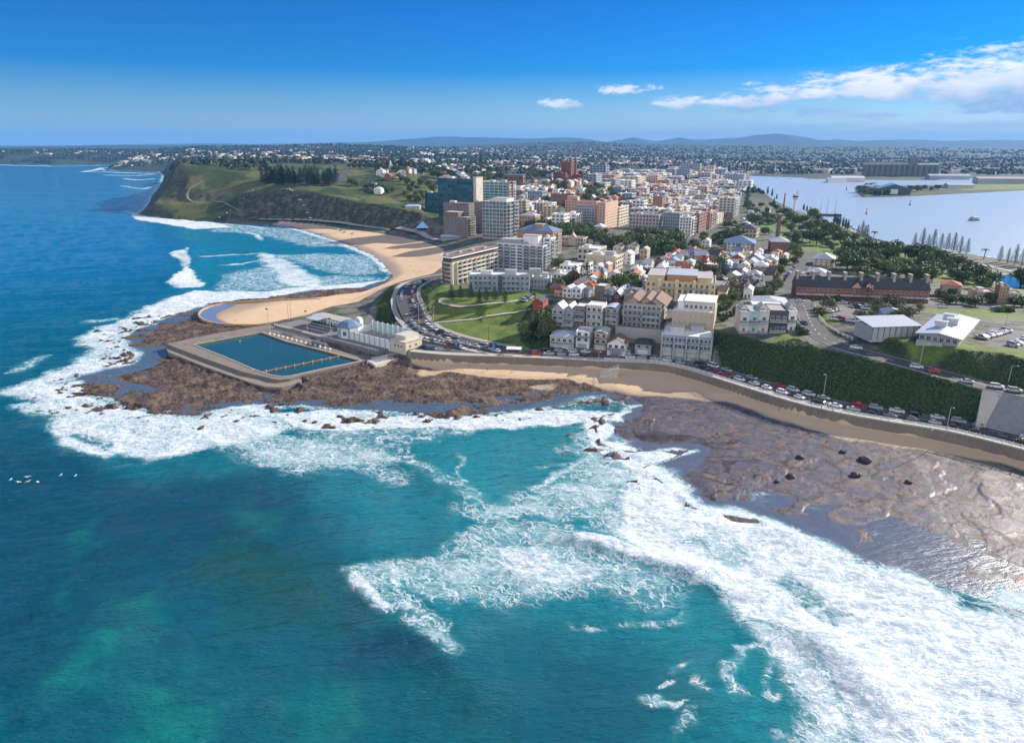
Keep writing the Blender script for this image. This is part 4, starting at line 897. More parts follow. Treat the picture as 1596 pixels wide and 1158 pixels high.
def wins(t, g, face, floors, bays, ww, wh, z0, dz, x0=None, x1=None, fr=None, gl=None, mull=1, y=None, skip=None, name='window', off=0.0):
    w, d = g['w'], g['d']
    a, b = (x0 if x0 is not None else -w/2, x1 if x1 is not None else w/2) if face == 'F' else ((x0 if x0 is not None else 0, x1 if x1 is not None else d))
    st = (b-a)/bays
    for k in range(floors):
        for i in range(bays):
            if skip and skip(k, i): continue
            q = a+st*(i+.5); z = z0+dz*k
            if face == 'F': win(t, q, (y or 0)-off, z, ww, wh, 'F', fr, gl, mull, name)
            elif face == 'R': win(t, w/2+off if y is None else y+off, q, z, ww, wh, 'R', fr, gl, mull, name)
            else: win(t, -w/2-off, q, z, ww, wh, 'L', fr, gl, mull, name)
def house(g, wall, roof, style='gable', st=None, label=None, cat='house', group=None, mark=None, name='house', chim=0, verandah=False, gl=None, wn=True, garage=False, axis='y', rise=None, bal=0, frm=None):
    """walls to the eaves, one roof, windows front and right, door, chimney, verandah"""
    t = thing(name, label, cat, g, group, mark); w, d, h = g['w'], g['d'], g['h']
    rs = rise if rise is not None else (.28*(w if axis == 'y' else d) if style == 'gable' else .26*min(w, d) if style == 'hip' else .6)
    rs = min(rs, h*.5)
    e = h-rs if style in ('gable', 'hip') else h-.3
    st = st or max(1, int(round(e/3.1)))
    if style == 'flat': shell(t, g, wall, roof, parapet=.45)
    else:
        b = MB(); b.box(-w/2, w/2, 0, d, -2.5, e, 0)
        if style == 'gable': b.gable_wall(-w/2+.01, w/2-.01, .01, d-.01, e, rs-.02, axis, 0)
        b.build('wall', [wm(wall)], t); r = MB(); o = .35
        if style == 'gable': 
            k = 1+2*o/(w if axis == 'y' else d); r.gable(-w/2-o, w/2+o, -o, d+o, e-o*rs*2/(w if axis == 'y' else d)+.02, rs*k, axis, .16)
        elif style == 'hip': r.hip(-w/2-o, w/2+o, -o, d+o, e+.01, rs)
        elif style == 'skillion': r.skillion(-w/2-o, w/2+o, -o, d+o, e-.25, .5)
        elif style == 'vault': r.vault(-w/2-o, w/2+o, -o-.5, d+o, e-.1, 1.0)
        ro = r.build('roof', [wm(roof)], t)
        for c in range(chim):
            q = MB(); cx = -w/2+.5 if c % 2 == 0 else w/2-.5; cy = d*(.3+.4*(c//2)) if axis == 'y' else d*.5
            q.box(cx-.4, cx+.4, cy-.3, cy+.3, .02, rs+1.5, 0); q.box(cx-.48, cx+.48, cy-.38, cy+.38, rs+1.503, rs+1.7, 0)
            for s in (-.2, .2): q.cyl(cx+s, cy, rs+1.7, rs+2.1, .11, n=8)
            link('chimney', q.mesh('chimney', [wm('brick' if wall != 'brick' else 'stone')]), ro, (0, 0, e))
    if wn:
        dz = e/st; nb = max(1, min(4, int(w/2.6))); nr = max(1, min(4, int(d/4.2)))
        for k in range(st):
            if garage and k == 0:
                q = MB(); q.box(-w*.34, w*.30, -.06, .05, .05, 2.3, 0); q.build('garage_door', [wm('whitetin' if wall != 'white' else 'grey')], t); continue
            skipd = (0 if k == 0 else None)
            for i in range(nb):
                if i == skipd:
                    q = MB(); x = -w/2+w*(i+.5)/nb; q.box(x-.5, x+.5, -.05, .04, 0.02, 2.15, 0); q.build('door', [wm('timber')], t)
                    if nb > 1: continue
                    else: continue
                win(t, -w/2+w*(i+.5)/nb, 0, dz*k+.9, min(1.6, w/nb*.62), min(1.6, dz*.5), 'F', frm, gl)
            for i in range(nr): win(t, w/2, d*(i+.5)/nr, dz*k+1.0, 1.0, min(1.5, dz*.45), 'R', frm, gl, 0)
    dz = e/st
    if verandah:
        v = MB(); v.skillion(-w/2-.1, w/2+.1, -2.2, -.02, min(2.7, e*.8), .5, .1); 
        for x in (-w/2+.1, 0, w/2-.1): v.box(x-.06, x+.06, -2.1, -1.98, -.6, min(2.7, e*.8), 1)
        v.build('verandah', [wm(roof), FRAME], t)
    for k in range(bal):
        balcony(t, 0, -.01, dz*(st-1-k), w*.92, 1.5, 'F', wm('white' if wall != 'white' else 'grey'), RAILG)
    return t
# ------------------------------------------------------------------ shore works: roads, seawall, ocean baths
def resample(pts, step):
    a = np.array(pts, float); s = np.concatenate([[0], np.cumsum(np.hypot(*np.diff(a[:, :2], axis=0).T))]); n = max(2, int(s[-1]/step)+1); q = np.linspace(0, s[-1], n)
    return np.stack([np.interp(q, s, a[:, i]) for i in range(a.shape[1])], 1)
def smooth_line(pts, step=3.0, it=3):
    a = resample(pts, step)
    for _ in range(it): a[1:-1] = .25*a[:-2]+.5*a[1:-1]+.25*a[2:]
    return a
def ribbon(line, half, lift, cross=6, zf=None):
    """strip laid on the land"""
    t = np.gradient(line[:, :2], axis=0); t /= np.hypot(t[:, 0], t[:, 1])[:, None]; nrm = np.stack([-t[:, 1], t[:, 0]], 1); vs = []; fs = []
    h0, h1 = half if isinstance(half, tuple) else (-half, half)
    for i in range(len(line)):
        zs = [ground(line[i, 0]+nrm[i, 0]*h, line[i, 1]+nrm[i, 1]*h) for h in (h0, 0, h1)] if zf is None else [zf(i)]
        z = (max(zs)*.5+sum(zs)/len(zs)*.5)+lift
        for j in range(cross+1):
            h = h0+(h1-h0)*j/cross; x, y = line[i, :2]+nrm[i]*h
            vs.append((x, y, max(z-.12, ground(x, y)+lift) if zf is None else z))
    c = cross+1
    for i in range(len(line)-1):
        for j in range(cross): fs.append((i*c+j, (i+1)*c+j, (i+1)*c+j+1, i*c+j+1)[::-1])
    return vs, fs
def asphalt():
    k = NT('asphalt'); p = k.geo(); n = k.noise(p, .5, 5, .65); n2 = k.noise(p, .07, 3)
    c = k.mix(n, (.050, .052, .056), (.105, .105, .107)); c = k.mix(k.M('MULTIPLY', k.SS(n2, .5, .65), .45), c, (.15, .145, .14))
    k.set(Base_Color=c, Roughness=.85, Specular_IOR_Level=.3); return k.m
ASPHALT = asphalt(); PAVING = mat('paving', (.40, .375, .345), .85, .18, .35, det=6); KERB = mat('kerb_concrete', (.42, .41, .39), .85, .1); PAINT = mat('road_paint', (.74, .74, .72), .7, .12)
CONC = mat('weathered_concrete', (.235, .20, .165), .9, .34, .22, bump=.05, streak=True, det=6); CONCL = mat('pale_concrete', (.50, .46, .40), .85, .2, .3, det=5, streak=True)
def strip(name, line, half, lift, m, zf=None, cross=6):
    vs, fs = ribbon(line, half, lift, cross, zf); o = link(name, mesh_from(name, vs, fs, [m], True)); tag(o, kind='structure'); return o
def kerbs(line, half, lift, name='kerb'):
    for s in (-1, 1):
        vs = []; fs = []; t = np.gradient(line[:, :2], axis=0); t /= np.hypot(t[:, 0], t[:, 1])[:, None]
        for i in range(len(line)):
            n = (-t[i, 1], t[i, 0])
            for a, z in ((half, -.3), (half, .10), (half+.16, .10), (half+.16, -.3)):
                x, y = line[i, 0]+n[0]*a*s, line[i, 1]+n[1]*a*s; vs.append((x, y, ground(x, y)+lift+z))
        for i in range(len(line)-1):
            for j in range(3): fs.append((i*4+j, i*4+j+1, i*4+4+j+1, i*4+4+j) if s > 0 else (i*4+j+1, i*4+j, i*4+4+j, i*4+4+j+1))
        tag(link(name, mesh_from(name, vs, fs, [KERB])), kind='structure')
def dashes(line, off, lift, dash=3, gap=5, w=.14, solid=False):
    a = resample(line, 1.0); vs = []; fs = []; t = np.gradient(a[:, :2], axis=0); t /= np.hypot(t[:, 0], t[:, 1])[:, None]; i = 2
    while i < len(a)-dash-1:
        o = len(vs)
        for q in range(i, i+dash+1):
            n = (-t[q, 1], t[q, 0])
            for h in (off-w, off+w):
                x, y = a[q, 0]+n[0]*h, a[q, 1]+n[1]*h; vs.append((x, y, ground(x, y)+lift))
        for q in range(dash): fs.append((o+2*q+1, o+2*q, o+2*q+2, o+2*q+3))
        i += dash+(0 if solid else gap)
    tag(link('road_marking', mesh_from('road_marking', vs, fs, [PAINT])), kind='structure')
ESP = smooth_line(offset_line(WF, 8.6), 4)                       # esplanade along the wall
strip('footpath', smooth_line(offset_line(WF, 2.4), 4), 1.9, .10, PAVING, cross=3)
strip('road', ESP, 4.2, .10, ASPHALT); dashes(ESP, 0, .16); dashes(ESP, 2.1, .16, 4, 3, .08); kerbs(ESP, 4.2, .10)
CURVE_UV = [(790,548),(765,543.5),(733,536),(699,528),(672,519),(657,509),(645,497),(637,482),(633,468),(635,455),(644,444.5),(657,437.5),(676,433),(700,431)]
CURVE = smooth_line([on(u, v) for u, v in CURVE_UV], 3)
strip('road', CURVE, 6.2, .14, ASPHALT, cross=8); kerbs(CURVE, 6.2, .14); dashes(CURVE, 0, .21)
strip('footpath', CURVE, (6.5, 9.6) if True else 0, .2, PAVING, cross=3); strip('footpath', CURVE, (-9.0, -6.5), .2, PAVING, cross=3)
UPPER = smooth_line(UPPER_Z, 4)
strip('road', UPPER, 4.6, .12, ASPHALT); dashes(UPPER, 0, .18); kerbs(UPPER, 4.6, .12)
HILLST = smooth_line([on(u, v) for u, v in [(1247,468),(1227,450),(1236,434),(1245,422),(1253,410),(1259,402),(1264,392)]][1:], 4)
strip('road', HILLST, 6.0, .12, ASPHALT); kerbs(HILLST, 6.0, .12)
CROSS = smooth_line([on(u, v) for u, v in [(1110,486),(1150,476),(1200,468),(1245,470),(1300,472),(1380,475),(1440,478),(1520,480),(1596,486),(1700,496)]], 4)
strip('road', CROSS, 4.2, .12, ASPHALT); kerbs(CROSS, 4.2, .12)
OVALRD = smooth_line([on(u, v) for u, v in [(1440,492),(1490,499),(1535,507),(1596,514),(1700,526)]], 4); strip('road', OVALRD, 3.2, .12, ASPHALT)
MAINST = smooth_line([on(u, v) for u, v in [(1060,384),(1085,370),(1105,360),(1125,348),(1140,338),(1152,328)]], 4); strip('road', MAINST, 7, .2, ASPHALT)
strip('footpath', smooth_line([on(u, v) for u, v in [(1335,357),(1360,369),(1400,383),(1440,392),(1490,403),(1540,413),(1596,425),(1700,450)]], 4), (-9, -3.5), .15, PAVING, cross=3)
FORE = smooth_line([on(u, v) for u, v in [(1290,345),(1335,362),(1360,375),(1400,390),(1440,399),(1490,411),(1540,422),(1596,434),(1700,460)]], 4); strip('road', FORE, 3.6, .15, mat('pale_road', (.27, .25, .235), .85, .15))
strip('path', smooth_line([on(u, v) for u, v in [(692,465),(684,467),(684,473),(697,478),(720,480),(745,477),(785,472),(808,468)]], 3), 1.2, .12, PAVING, cross=2)
strip('path', smooth_line([on(u, v) for u, v in [(680,503),(715,500),(760,494),(800,487),(828,482)]], 3), .9, .12, PAVING, cross=2)
strip('path', smooth_line([on(u, v) for u, v in [(385,320),(345,315),(310,317),(293,311),(291,302),(300,291),(318,283)]], 6), 1.6, .5, mat('worn_track', (.22, .20, .165), .9, .2), cross=2)
strip('road', smooth_line([on(u, v) for u, v in [(440,296),(480,290),(520,288),(530,280),(536,272),(540,266)]], 6), 6, .5, ASPHALT, cross=2)
strip('promenade', smooth_line([on(u, v) for u, v in [(400,343),(475,345),(530,350),(600,357),(650,364),(690,376)]], 5), 4, .4, PAVING, cross=2)
# seawall
def build_seawall():
    t = empty('seawall', (0, 0, 0)); tag(t, 'long weathered concrete seawall between the near beach and the beach road', 'seawall')
    L = smooth_line(WF, 4); tg = np.gradient(L[:, :2], axis=0); tg /= np.hypot(tg[:, 0], tg[:, 1])[:, None]
    for nm, prof, m in (('wall', [(-.55, -2.0), (-.15, 6.0-2.2), (.72, 6.0-2.2), (.72, -2.0)], CONC), ('coping', [(-.35, 3.8), (-.35, 4.25), (.85, 4.25), (.85, 3.8)], CONCL)):
        vs = []; fs = []
        for i in range(len(L)):
            n = (-tg[i, 1], tg[i, 0]); zb = 2.2
            for a, z in prof: vs.append((L[i, 0]+n[0]*a, L[i, 1]+n[1]*a, zb+z))
        k = len(prof)
        for i in range(len(L)-1): fs += [(i*k+j, (i+1)*k+j, (i+1)*k+(j+1) % k, i*k+(j+1) % k) for j in range(k)]
        link(nm, mesh_from(nm, vs, [f[::-1] for f in fs], [m]), t)
    # white railing from the ramp to the far end
    seg = L[(L[:, 0] > P(930, 572, 4)[0])]
    r = empty('railing', (0, 0, 0)); tag(r, 'long white pipe railing on top of the seawall beside the parked cars', 'railing')
    b = MB(); pts = [(x+.1, y+.3, 7.55) for x, y in seg[:, :2]]
    for h in (0, -.45, -.8):
        for i in range(len(pts)-1): b.bar((pts[i][0], pts[i][1], pts[i][2]+h), (pts[i+1][0], pts[i+1][1], pts[i+1][2]+h), .07, 4)
    WP = mat('white_paint', (.76, .77, .78), .55, .08); b.build('rail', [WP], r)
    pm = MB().box(-.09, .09, -.09, .09, -1.15, .08).mesh('post', [WP])
    for p in resample(pts, max(2.6, len(pts)*4/96))[:98]: link('post', pm, r, tuple(p))
build_seawall()
# ---- the baths
def loop_plate(outer, inner, z1, z0, m, name, parent):
    from mathutils.geometry import tessellate_polygon
    polys = [[Vector((x, y, 0)) for x, y in outer]]+([[Vector((x, y, 0)) for x, y in inner]] if inner else [])
    tris = tessellate_polygon(polys); flat = [p for q in polys for p in q]; n = len(flat); vs = [(p.x, p.y, z1) for p in flat]+[(p.x, p.y, z0) for p in flat]; fs = []
    for t in tris:
        a, b, c = [flat[i] for i in t]; cr = (b-a).cross(c-a).z; fs.append(tuple(t) if cr > 0 else tuple(t[::-1]))
    o = 0
    for q, sgn in zip(polys, (1, -1)):
        k = len(q); ar = sum(q[i-1].x*q[i].y-q[i].x*q[i-1].y for i in range(k))*sgn
        for i in range(k):
            a, b = o+i, o+(i+1) % k; fs.append((a, b, n+b, n+a)[::-1] if ar > 0 else (a, b, n+b, n+a))
        o += k
    return link(name, mesh_from(name, vs, fs, [m]), parent)
def build_baths():
    t = empty('ocean_pool', P(420, 550, 0)); o = Vector(t.location); tag(t, 'large rectangular seawater swimming pool with broad concrete walls on the rock shelf', 'pool')
    def X(pts, z): return [(x-o.x, y-o.y) for x, y in XY(pts, z)]
    DZ = 2.9
    outer = X([(259.5,536),(300,527),(350,517.5),(419,505.5),(470,525),(520,543),(572,561),(520,574),(470,585.5),(452,590),(438,592),(424,590.5),(408,586),(380,580),(320,559)], DZ)
    inner = X([(302,537.5),(350,528.5),(408,518.5),(445,532),(500,546),(563,562.5),(500,575.5),(455,585.5),(440,587),(424,585),(405,579),(392,574),(350,556)], DZ)
    loop_plate(outer, inner, DZ, -.5, CONC, 'deck', t)
    # broad outer apron, a step lower, on the seaward side
    ap = X([(257,538),(320,561),(380,582),(408,588),(424,592.6),(438,594),(452,592),(470,588),(470,595),(440,603),(415,602),(395,597),(320,571),(262,548)], 1.9)
    loop_plate(ap, None, 1.7, -.6, CONC, 'apron', t)
    k = NT('pool_water'); p = k.geo(); n = k.noise(p, .5, 4, .6); n2 = k.noise(p, .06, 3)
    k.set(Base_Color=k.mix(n2, (.012, .062, .066), (.024, .090, .088)), Roughness=.09, Specular_IOR_Level=.5, Normal=k.bump(n, .18, .4))
    link('water', mesh_from('water', [(x, y, 2.25) for x, y in inner], [tuple(range(len(inner)))[::-1]], [k.m]), t)
    # pale kerb round the water and the boardwalk that divides the lanes
    b = MB(); iv = [Vector((x, y, 0)) for x, y in inner]
    for i in range(len(iv)):
        a, c = iv[i], iv[(i+1) % len(iv)]; d = (c-a).normalized(); nn = Vector((-d.y, d.x, 0))*.45
        b.prism([(a.x, a.y), (c.x, c.y), (c.x+nn.x, c.y+nn.y), (a.x+nn.x, a.y+nn.y)], DZ+.004, DZ+.22+.003*i)
    b.build('kerb', [CONCL], t)
    a, c = [Vector((*q, 0)) for q in X([(409,579.5),(531,554.5)], 2.6)]; d = (c-a).normalized(); nn = Vector((-d.y, d.x, 0))*.8
    m = MB(); m.prism([(a.x-nn.x, a.y-nn.y), (c.x-nn.x, c.y-nn.y), (c.x+nn.x, c.y+nn.y), (a.x+nn.x, a.y+nn.y)], 1.2, 2.62); m.build('boardwalk', [wm('timber')], t)
    for q in np.linspace(.04, .96, 9):
        pp = a.lerp(c, q); mm = MB(); mm.box(-.12, .12, -.95, -.75, -1.2, 1.0); mm.build('post', [wm('white')], t, (pp.x, pp.y, 2.4), math.atan2(d.y, d.x))
    # starting blocks along the pavilion side
    sb = MB().box(-.35, .35, -.4, .4, 0, .75).add([(-.38,-.45,.753),(.38,-.45,.753),(.38,.45,.953),(-.38,.45,.953)], [(0,1,2,3)]).mesh('starting_block', [wm('white')])
    a, c = [Vector((*q, 0)) for q in X([(416,519.5),(520,546.5)], DZ)]
    for q in np.linspace(.05, .95, 14): pp = a.lerp(c, q); link('starting_block', sb, t, (pp.x, pp.y, DZ), math.atan2((c-a).y, (c-a).x))
    # ramp with white rails at the right-hand end
    rp = empty('beach_ramp', P(590, 562, 1.5)); tag(rp, 'stepped concrete ramp with white pipe rails between pool and near sand', 'ramp'); q = Vector(rp.location)
    pts = [(x-q.x, y-q.y) for x, y in XY([(572,561),(598,553),(640,548),(640,552),(612,560),(585,569)], 3.2)]
    MB().prism(pts, -2, 1.55).build('slab', [CONCL], rp)
    for (u0, v0, u1, v1) in ((572, 567, 612, 559), (580, 561, 630, 551)):
        A, B = [Vector(P(u, v, 3.1))-q for u, v in ((u0, v0), (u1, v1))]; m = MB()
        for hh in (.5, 1.0): m.bar(A+Vector((0, 0, hh)), B+Vector((0, 0, hh)), .07, 4)
        for s in np.linspace(0, 1, 8): pp = A.lerp(B, s); m.bar(pp+Vector((0, 0, -.4)), pp+Vector((0, 0, 1.02)), .07, 4)
        m.build('rail', [mat('white_paint', (.76, .77, .78), .55, .08)], rp)
build_baths()
# low curved kerb wall of the children's pool on the sand spit, and its shallow water
def build_wading():
    t = empty('wading_pool', P(330, 490, 0)); o = Vector(t.location); tag(t, 'round ended shallow wading pool with low kerb wall at the sand spit tip', 'pool')
    line = smooth_line([P(u, v, 1.2) for u, v in [(500,466.5),(440,467.5),(390,470),(350,473),(325,478),(312,485),(309,491),(315,498),(330,503.5),(365,506.5),(400,507),(425,505)]], 3, 2)
    vs, fs = [], []; tg = np.gradient(line[:, :2], axis=0); tg /= np.hypot(tg[:, 0], tg[:, 1])[:, None]
    for i in range(len(line)):
        n = (-tg[i, 1], tg[i, 0])
        for a, z in ((-.6, -.6), (-.5, 1.75), (.5, 1.75), (.6, -.6)): vs.append((line[i, 0]+n[0]*a-o.x, line[i, 1]+n[1]*a-o.y, z))
    for i in range(len(line)-1): fs += [(i*4+j, i*4+4+j, i*4+4+j+1, i*4+j+1)[::-1] for j in range(3)]
    link('kerb_wall', mesh_from('kerb_wall', vs, fs, [mat('ochre_concrete', (.42, .30, .15), .9, .25, .3)]), t)
    k = NT('shallow_water'); k.set(Base_Color=(.17, .22, .33), Roughness=.10, Specular_IOR_Level=.5, Normal=k.bump(k.noise(k.geo(), .8, 3), .1, .3))
    w = [(x-o.x, y-o.y) for x, y in XY([(310,490),(314,483),(326,478.5),(345,475.5),(370,473),(352,481),(338,489),(336,495),(344,501),(362,505),(335,503.5),(317,498)], 1.0)]
    link('water', mesh_from('water', [(x, y, 1.12) for x, y in w], [tuple(range(len(w)))], [k.m]), t)
build_wading()
me = mesh_from('pond', [(x, y, 4.25) for x, y in XY([(1546,446),(1554,432),(1571,427.5),(1600,428),(1655,436),(1655,454),(1596,454),(1568,452)], 4.3)], [tuple(range(8))], [bpy.data.materials['pool_water']]); tag(link('pond_water', me), kind='structure')
# pavilion complex
def build_pavilion():
    A = Vector(P(428, 507, 4.6)); B = Vector(P(590, 548.5, 4.6)); ax = math.atan2((B-A).y, (B-A).x); LEN = (B-A).length
    PIL = wm('aqua'); WH = wm('white'); DK = mat('concourse_paving', (.20, .19, .185), .9, .2, .3, det=5)
    tr = empty('concourse', A, ax); tag(tr, 'raised paved concourse with white balustrade between the long pool and its pavilion', 'terrace')
    MB().box(0, LEN, 0, 17, -3.4, 0).build('platform', [DK], tr); MB().box(-.2, LEN+.2, -.35, -.003, -3.4, .15).build('retaining_wall', [CONC], tr)
    b = MB(); b.box(0, LEN, -.3, -.12, .95, 1.1)
    for x in np.arange(0, LEN, 1.6): b.box(x, x+.22, -.3, -.12, .153, .947)
    b.build('balustrade', [WH], tr)
    MB().box(0, LEN*.62, -4.4, -.36, -3.4, -1.6).build('bench_steps', [CONCL], tr)
    def at(s, t_, z=0): p = A+Vector((math.cos(ax)*s-math.sin(ax)*t_, math.sin(ax)*s+math.cos(ax)*t_, z)); return p
    # bleacher building on the left
    g = empty('grandstand', at(LEN*.34, 7), ax); tag(g, 'dark stepped spectator stand facing the long pool, left of the round pavilion', 'grandstand')
    for i in range(6): MB().box(-11, 9, i*.9, 6, i*.45, (i+1)*.45-.01*i).build('step', [wm('dark' if i % 2 else 'grey')], g)
    for x in (-11, -4.5, 2, 8.8): MB().box(x-.15, x+.15, 5.6, 5.9, 2.7, 5.2).build('post', [WH], g)
    MB().skillion(-11.5, -1.5, 1.5, 6.6, 5.0, .5).build('roof', [wm('tin')], g)
    # flat roofed pavilion with pilasters behind
    h = empty('pavilion', at(LEN*.30, 14.5), ax); tag(h, 'pale flat roofed bathing pavilion with aqua pilasters behind the spectator stand', 'pavilion')
    MB().box(-10, 14, 0, 7, -2, 5.2).build('wall', [WH], h); MB().box(-10.4, 14.4, -.5, 7.4, 5.204, 5.6).build('roof', [wm('membrane')], h)
    for i in range(9): MB().box(-9.9+2.9*i, -9.4+2.9*i, -.12, -.003, 0, 5.1).build('pilaster', [PIL], h)
    for i in range(8): win(h, -8.2+2.9*i, 0, 2.2, 1.4, 1.4, 'F')
    # octagon with blue-grey roof and curved parapet
    oc = empty('pavilion', at(LEN*.60, 11), ax); tag(oc, 'octagonal white pavilion with blue grey pyramid roof and rounded parapet tower', 'pavilion')
    MB().cyl(0, 0, -2, 5.6, 6.2, n=8).build('wall', [WH], oc); MB().lathe(0, 0, [(7.0, 5.604), (7.0, 5.9), (3.2, 8.2), (.3, 8.7)], 8).build('roof', [wm('bluesteel')], oc)
    for i in range(8): a = 2*math.pi*(i+.5)/8; o = win(oc, 5.74*math.cos(a), 5.74*math.sin(a), 1.6, 2.2, 2.2, 'F', mull=2); o.rotation_euler = (0, 0, a+math.pi/2)
    for i in range(8): a = 2*math.pi*i/8; MB().box(-.3, .3, -.3, .3, -1, 5.6).build('pilaster', [PIL], oc, (6.2*math.cos(a), 6.2*math.sin(a), 0), a)
    m = MB(); prof = [(-2.4, 0), (2.4, 0), (2.4, 7.2), (1.9, 8.2), (1.0, 8.8), (0, 9.0), (-1.0, 8.8), (-1.9, 8.2), (-2.4, 7.2)]; k = len(prof)
    m.add([(x, 5.2, z) for x, z in prof]+[(x, 7.4, z) for x, z in prof], [tuple(range(k)), tuple(range(2*k-1, k-1, -1))]+[(i, k+i, k+(i+1) % k, (i+1) % k) for i in range(k)]); m.build('parapet', [WH], oc)
    # roofless changing rooms: long enclosure with pilasters
    e = empty('bathhouse', at(LEN*.66, 6.5), ax); tag(e, 'long roofless bathhouse with white pilastered walls and aqua bands beside the pool concourse', 'bathhouse'); L2 = LEN*.36; dd = 15
    MB().box(0, L2, 0, .4, -3, 4.4).build('wall', [WH], e); MB().box(0, .4, .403, dd, -3, 5.4).build('wall', [WH], e); MB().box(.403, L2, dd-.4, dd, -3, 7.0).build('wall', [wm('aqua')], e); MB().box(.4, L2, .4, dd-.4, -2, .1).build('floor', [wm('grey')], e)
    for i in range(9): MB().box(L2*i/8-.35, L2*i/8+.35, -.2, -.004, -1, 4.8).build('pilaster', [PIL], e)
    for i in range(7): MB().box(L2*(i+.5)/8-.35, L2*(i+.5)/8+.35, dd-.8, dd-.404, 0, 7.6).build('pilaster', [WH], e)
    for i in range(5): MB().box(2+L2*i/5.5, 2.2+L2*i/5.5, 3, dd-1, .1, 2.4).build('partition', [wm('grey')], e)
    # cream end block with three small windows
    k = empty('entrance_block', at(LEN*1.025, 6.2), ax); tag(k, 'plain cream entrance block with three small square windows at the bathhouse end', 'building')
    MB().box(0, 10.5, 0, 11, -3, 5.2).build('wall', [wm('cream')], k); MB().box(-.3, 10.8, -.3, 11.3, 5.203, 5.6).build('roof', [wm('pale')], k)
    MB().box(0, 7.5, 3, 12, 5.604, 7.4).build('upper_wall', [wm('pale')], k)
    for i in range(3): win(k, 3.2+2.2*i, 0, 2.5, 1.1, 1.1, 'F', mull=0)
    for i in range(2): win(k, 10.5, 3+4*i, 2.5, 1.2, 1.2, 'R')
    for s, q, zz in ((-.02, -1, 0), (.0, 1.5, 0)): pass
    FOOT.append((at(LEN*.5, 10).x, at(LEN*.5, 10).y, LEN*.45)); LAND_MARKS.append(('the pool pavilion', at(LEN*.6, 10).x, at(LEN*.6, 10).y))
    # floodlight poles around the pool
    pm = MB().cyl(0, 0, 0, 13, .16, .09, 8).mesh('post', [wm('grey')]); hm = MB().box(-.9, .9, -.15, .15, 12.7, 13.0).box(-.85, -.3, -.5, -.152, 12.5, 13.1).box(.3, .85, -.5, -.152, 12.5, 13.1).mesh('lamp_head', [wm('dark')])
    for (u, v, z, wd) in ((420, 517, 2.9, 'at the far corner of the long pool'), (450, 499, 4.6, 'near the children pool end of the concourse'), (454, 497, 4.6, 'close behind another near the sand spit'), (480, 521, 2.9, 'midway along the pool deck'), (517, 534, 2.9, 'in front of the roofless bathhouse')):
        q = empty('floodlight', P(u, v, z), ax+rnd.uniform(-.2, .2)); tag(q, 'tall grey floodlight pole '+wd, 'floodlight', 'floodlights around the pool'); link('post', pm, q); link('lamp_head', hm, q)
build_pavilion()

def build_retaining():
    t = empty('retaining_wall', (0, 0, 0)); tag(t, 'tall sloping rough concrete retaining wall at the right end of the beach road', 'retaining wall')
    A = resample(RW_TOP, 3); B = resample(RW_BOT, (np.hypot(*np.diff(np.array(RW_BOT)[:, :2], axis=0).T).sum())/(len(A)-.5)); n = min(len(A), len(B)); K = 8
    for nm, i0, i1, lift, m in (('pale_strip', 0, 2, .15, CONCL), ('wall', 2, n, .3, mat('rough_concrete', (.26, .26, .27), .9, .3, .5, bump=.08, streak=True, det=6))):
        vs = []; fs = []
        for i in range(i0, min(i1+1, n)):
            for k in range(K+1):
                f = k/K; p = A[i]*(1-f)+B[min(i, len(B)-1)]*f; vs.append((p[0]-lift*.5, p[1]-lift*.7, p[2]+lift*.6-(.3 if k == K else 0)))
        c = K+1; r = min(i1+1, n)-i0
        for i in range(r-1): fs += [(i*c+k, i*c+k+1, (i+1)*c+k+1, (i+1)*c+k) for k in range(K)]
        me = mesh_from(nm, vs, fs, [m]); o = link(nm, me, t); sm = o.modifiers.new('solid', 'SOLIDIFY'); sm.thickness = .5; sm.offset = 0
build_retaining()
# ------------------------------------------------------------------ buildings one can name
def block(label, args, wall, front=None, right=None, roof='membrane', name='apartment_block', cat='apartment block', rz=-27, z=None, gl=None, mark=None, parapet=.9, balF=None, balR=None, plants=1, mull=1, fr=None, hip=None, group=None, wf=.62, hf=.55, base=3, slab='white', left=None, dmax=None):
    g = fit(*args, rz=rz, z=z, dmax=dmax); w, d, h = g['w'], g['d'], g['h']; t = thing(name, label, cat, g, group, mark)
    if hip:
        b = MB(); b.box(-w/2, w/2, 0, d, -base, h, 0); b.build('wall', [wm(wall)], t); r = MB(); r.hip(-w/2-.6, w/2+.6, -.6, d+.6, h+.01, min(w, d)*.22); r.build('roof', [wm(hip)], t); top = h
    else: shell(t, g, wall, roof, parapet=parapet, base=base); top = h-parapet+.12
    for face, spec, W_ in (('F', front, w), ('R', right, d), ('L', left, d)):
        if not spec: continue
        n, m = spec; dz = (h-.6)/n
        wins(t, g, face, n, m, W_/m*wf, dz*hf, dz*.28, dz, gl=gl, mull=mull, fr=fr)
    for face, spec, W_ in (('F', balF, w), ('R', balR, d)):
        if not spec: continue
        n, cols = spec; dz = (h-.6)/n
        for k in range(1, n):
            for c0, c1 in cols:
                q = (c0+c1)/2*W_; bw = (c1-c0)*W_
                if face == 'F': balcony(t, q-w/2, -.02, dz*k+.15, bw, 1.6, 'F', wm(slab), RAILG)
                else: balcony(t, w/2+.02, q, dz*k+.15, bw, 1.6, 'R', wm(slab), RAILG)
    if not hip:
        for i in range(plants):
            plant(t, w*(-.22+.4*i), d*(.45+.12*i), top, min(w*.28, 7), min(d*.3, 6), 2.2+.5*i, 'grey' if i else 'pale')
    return t, g
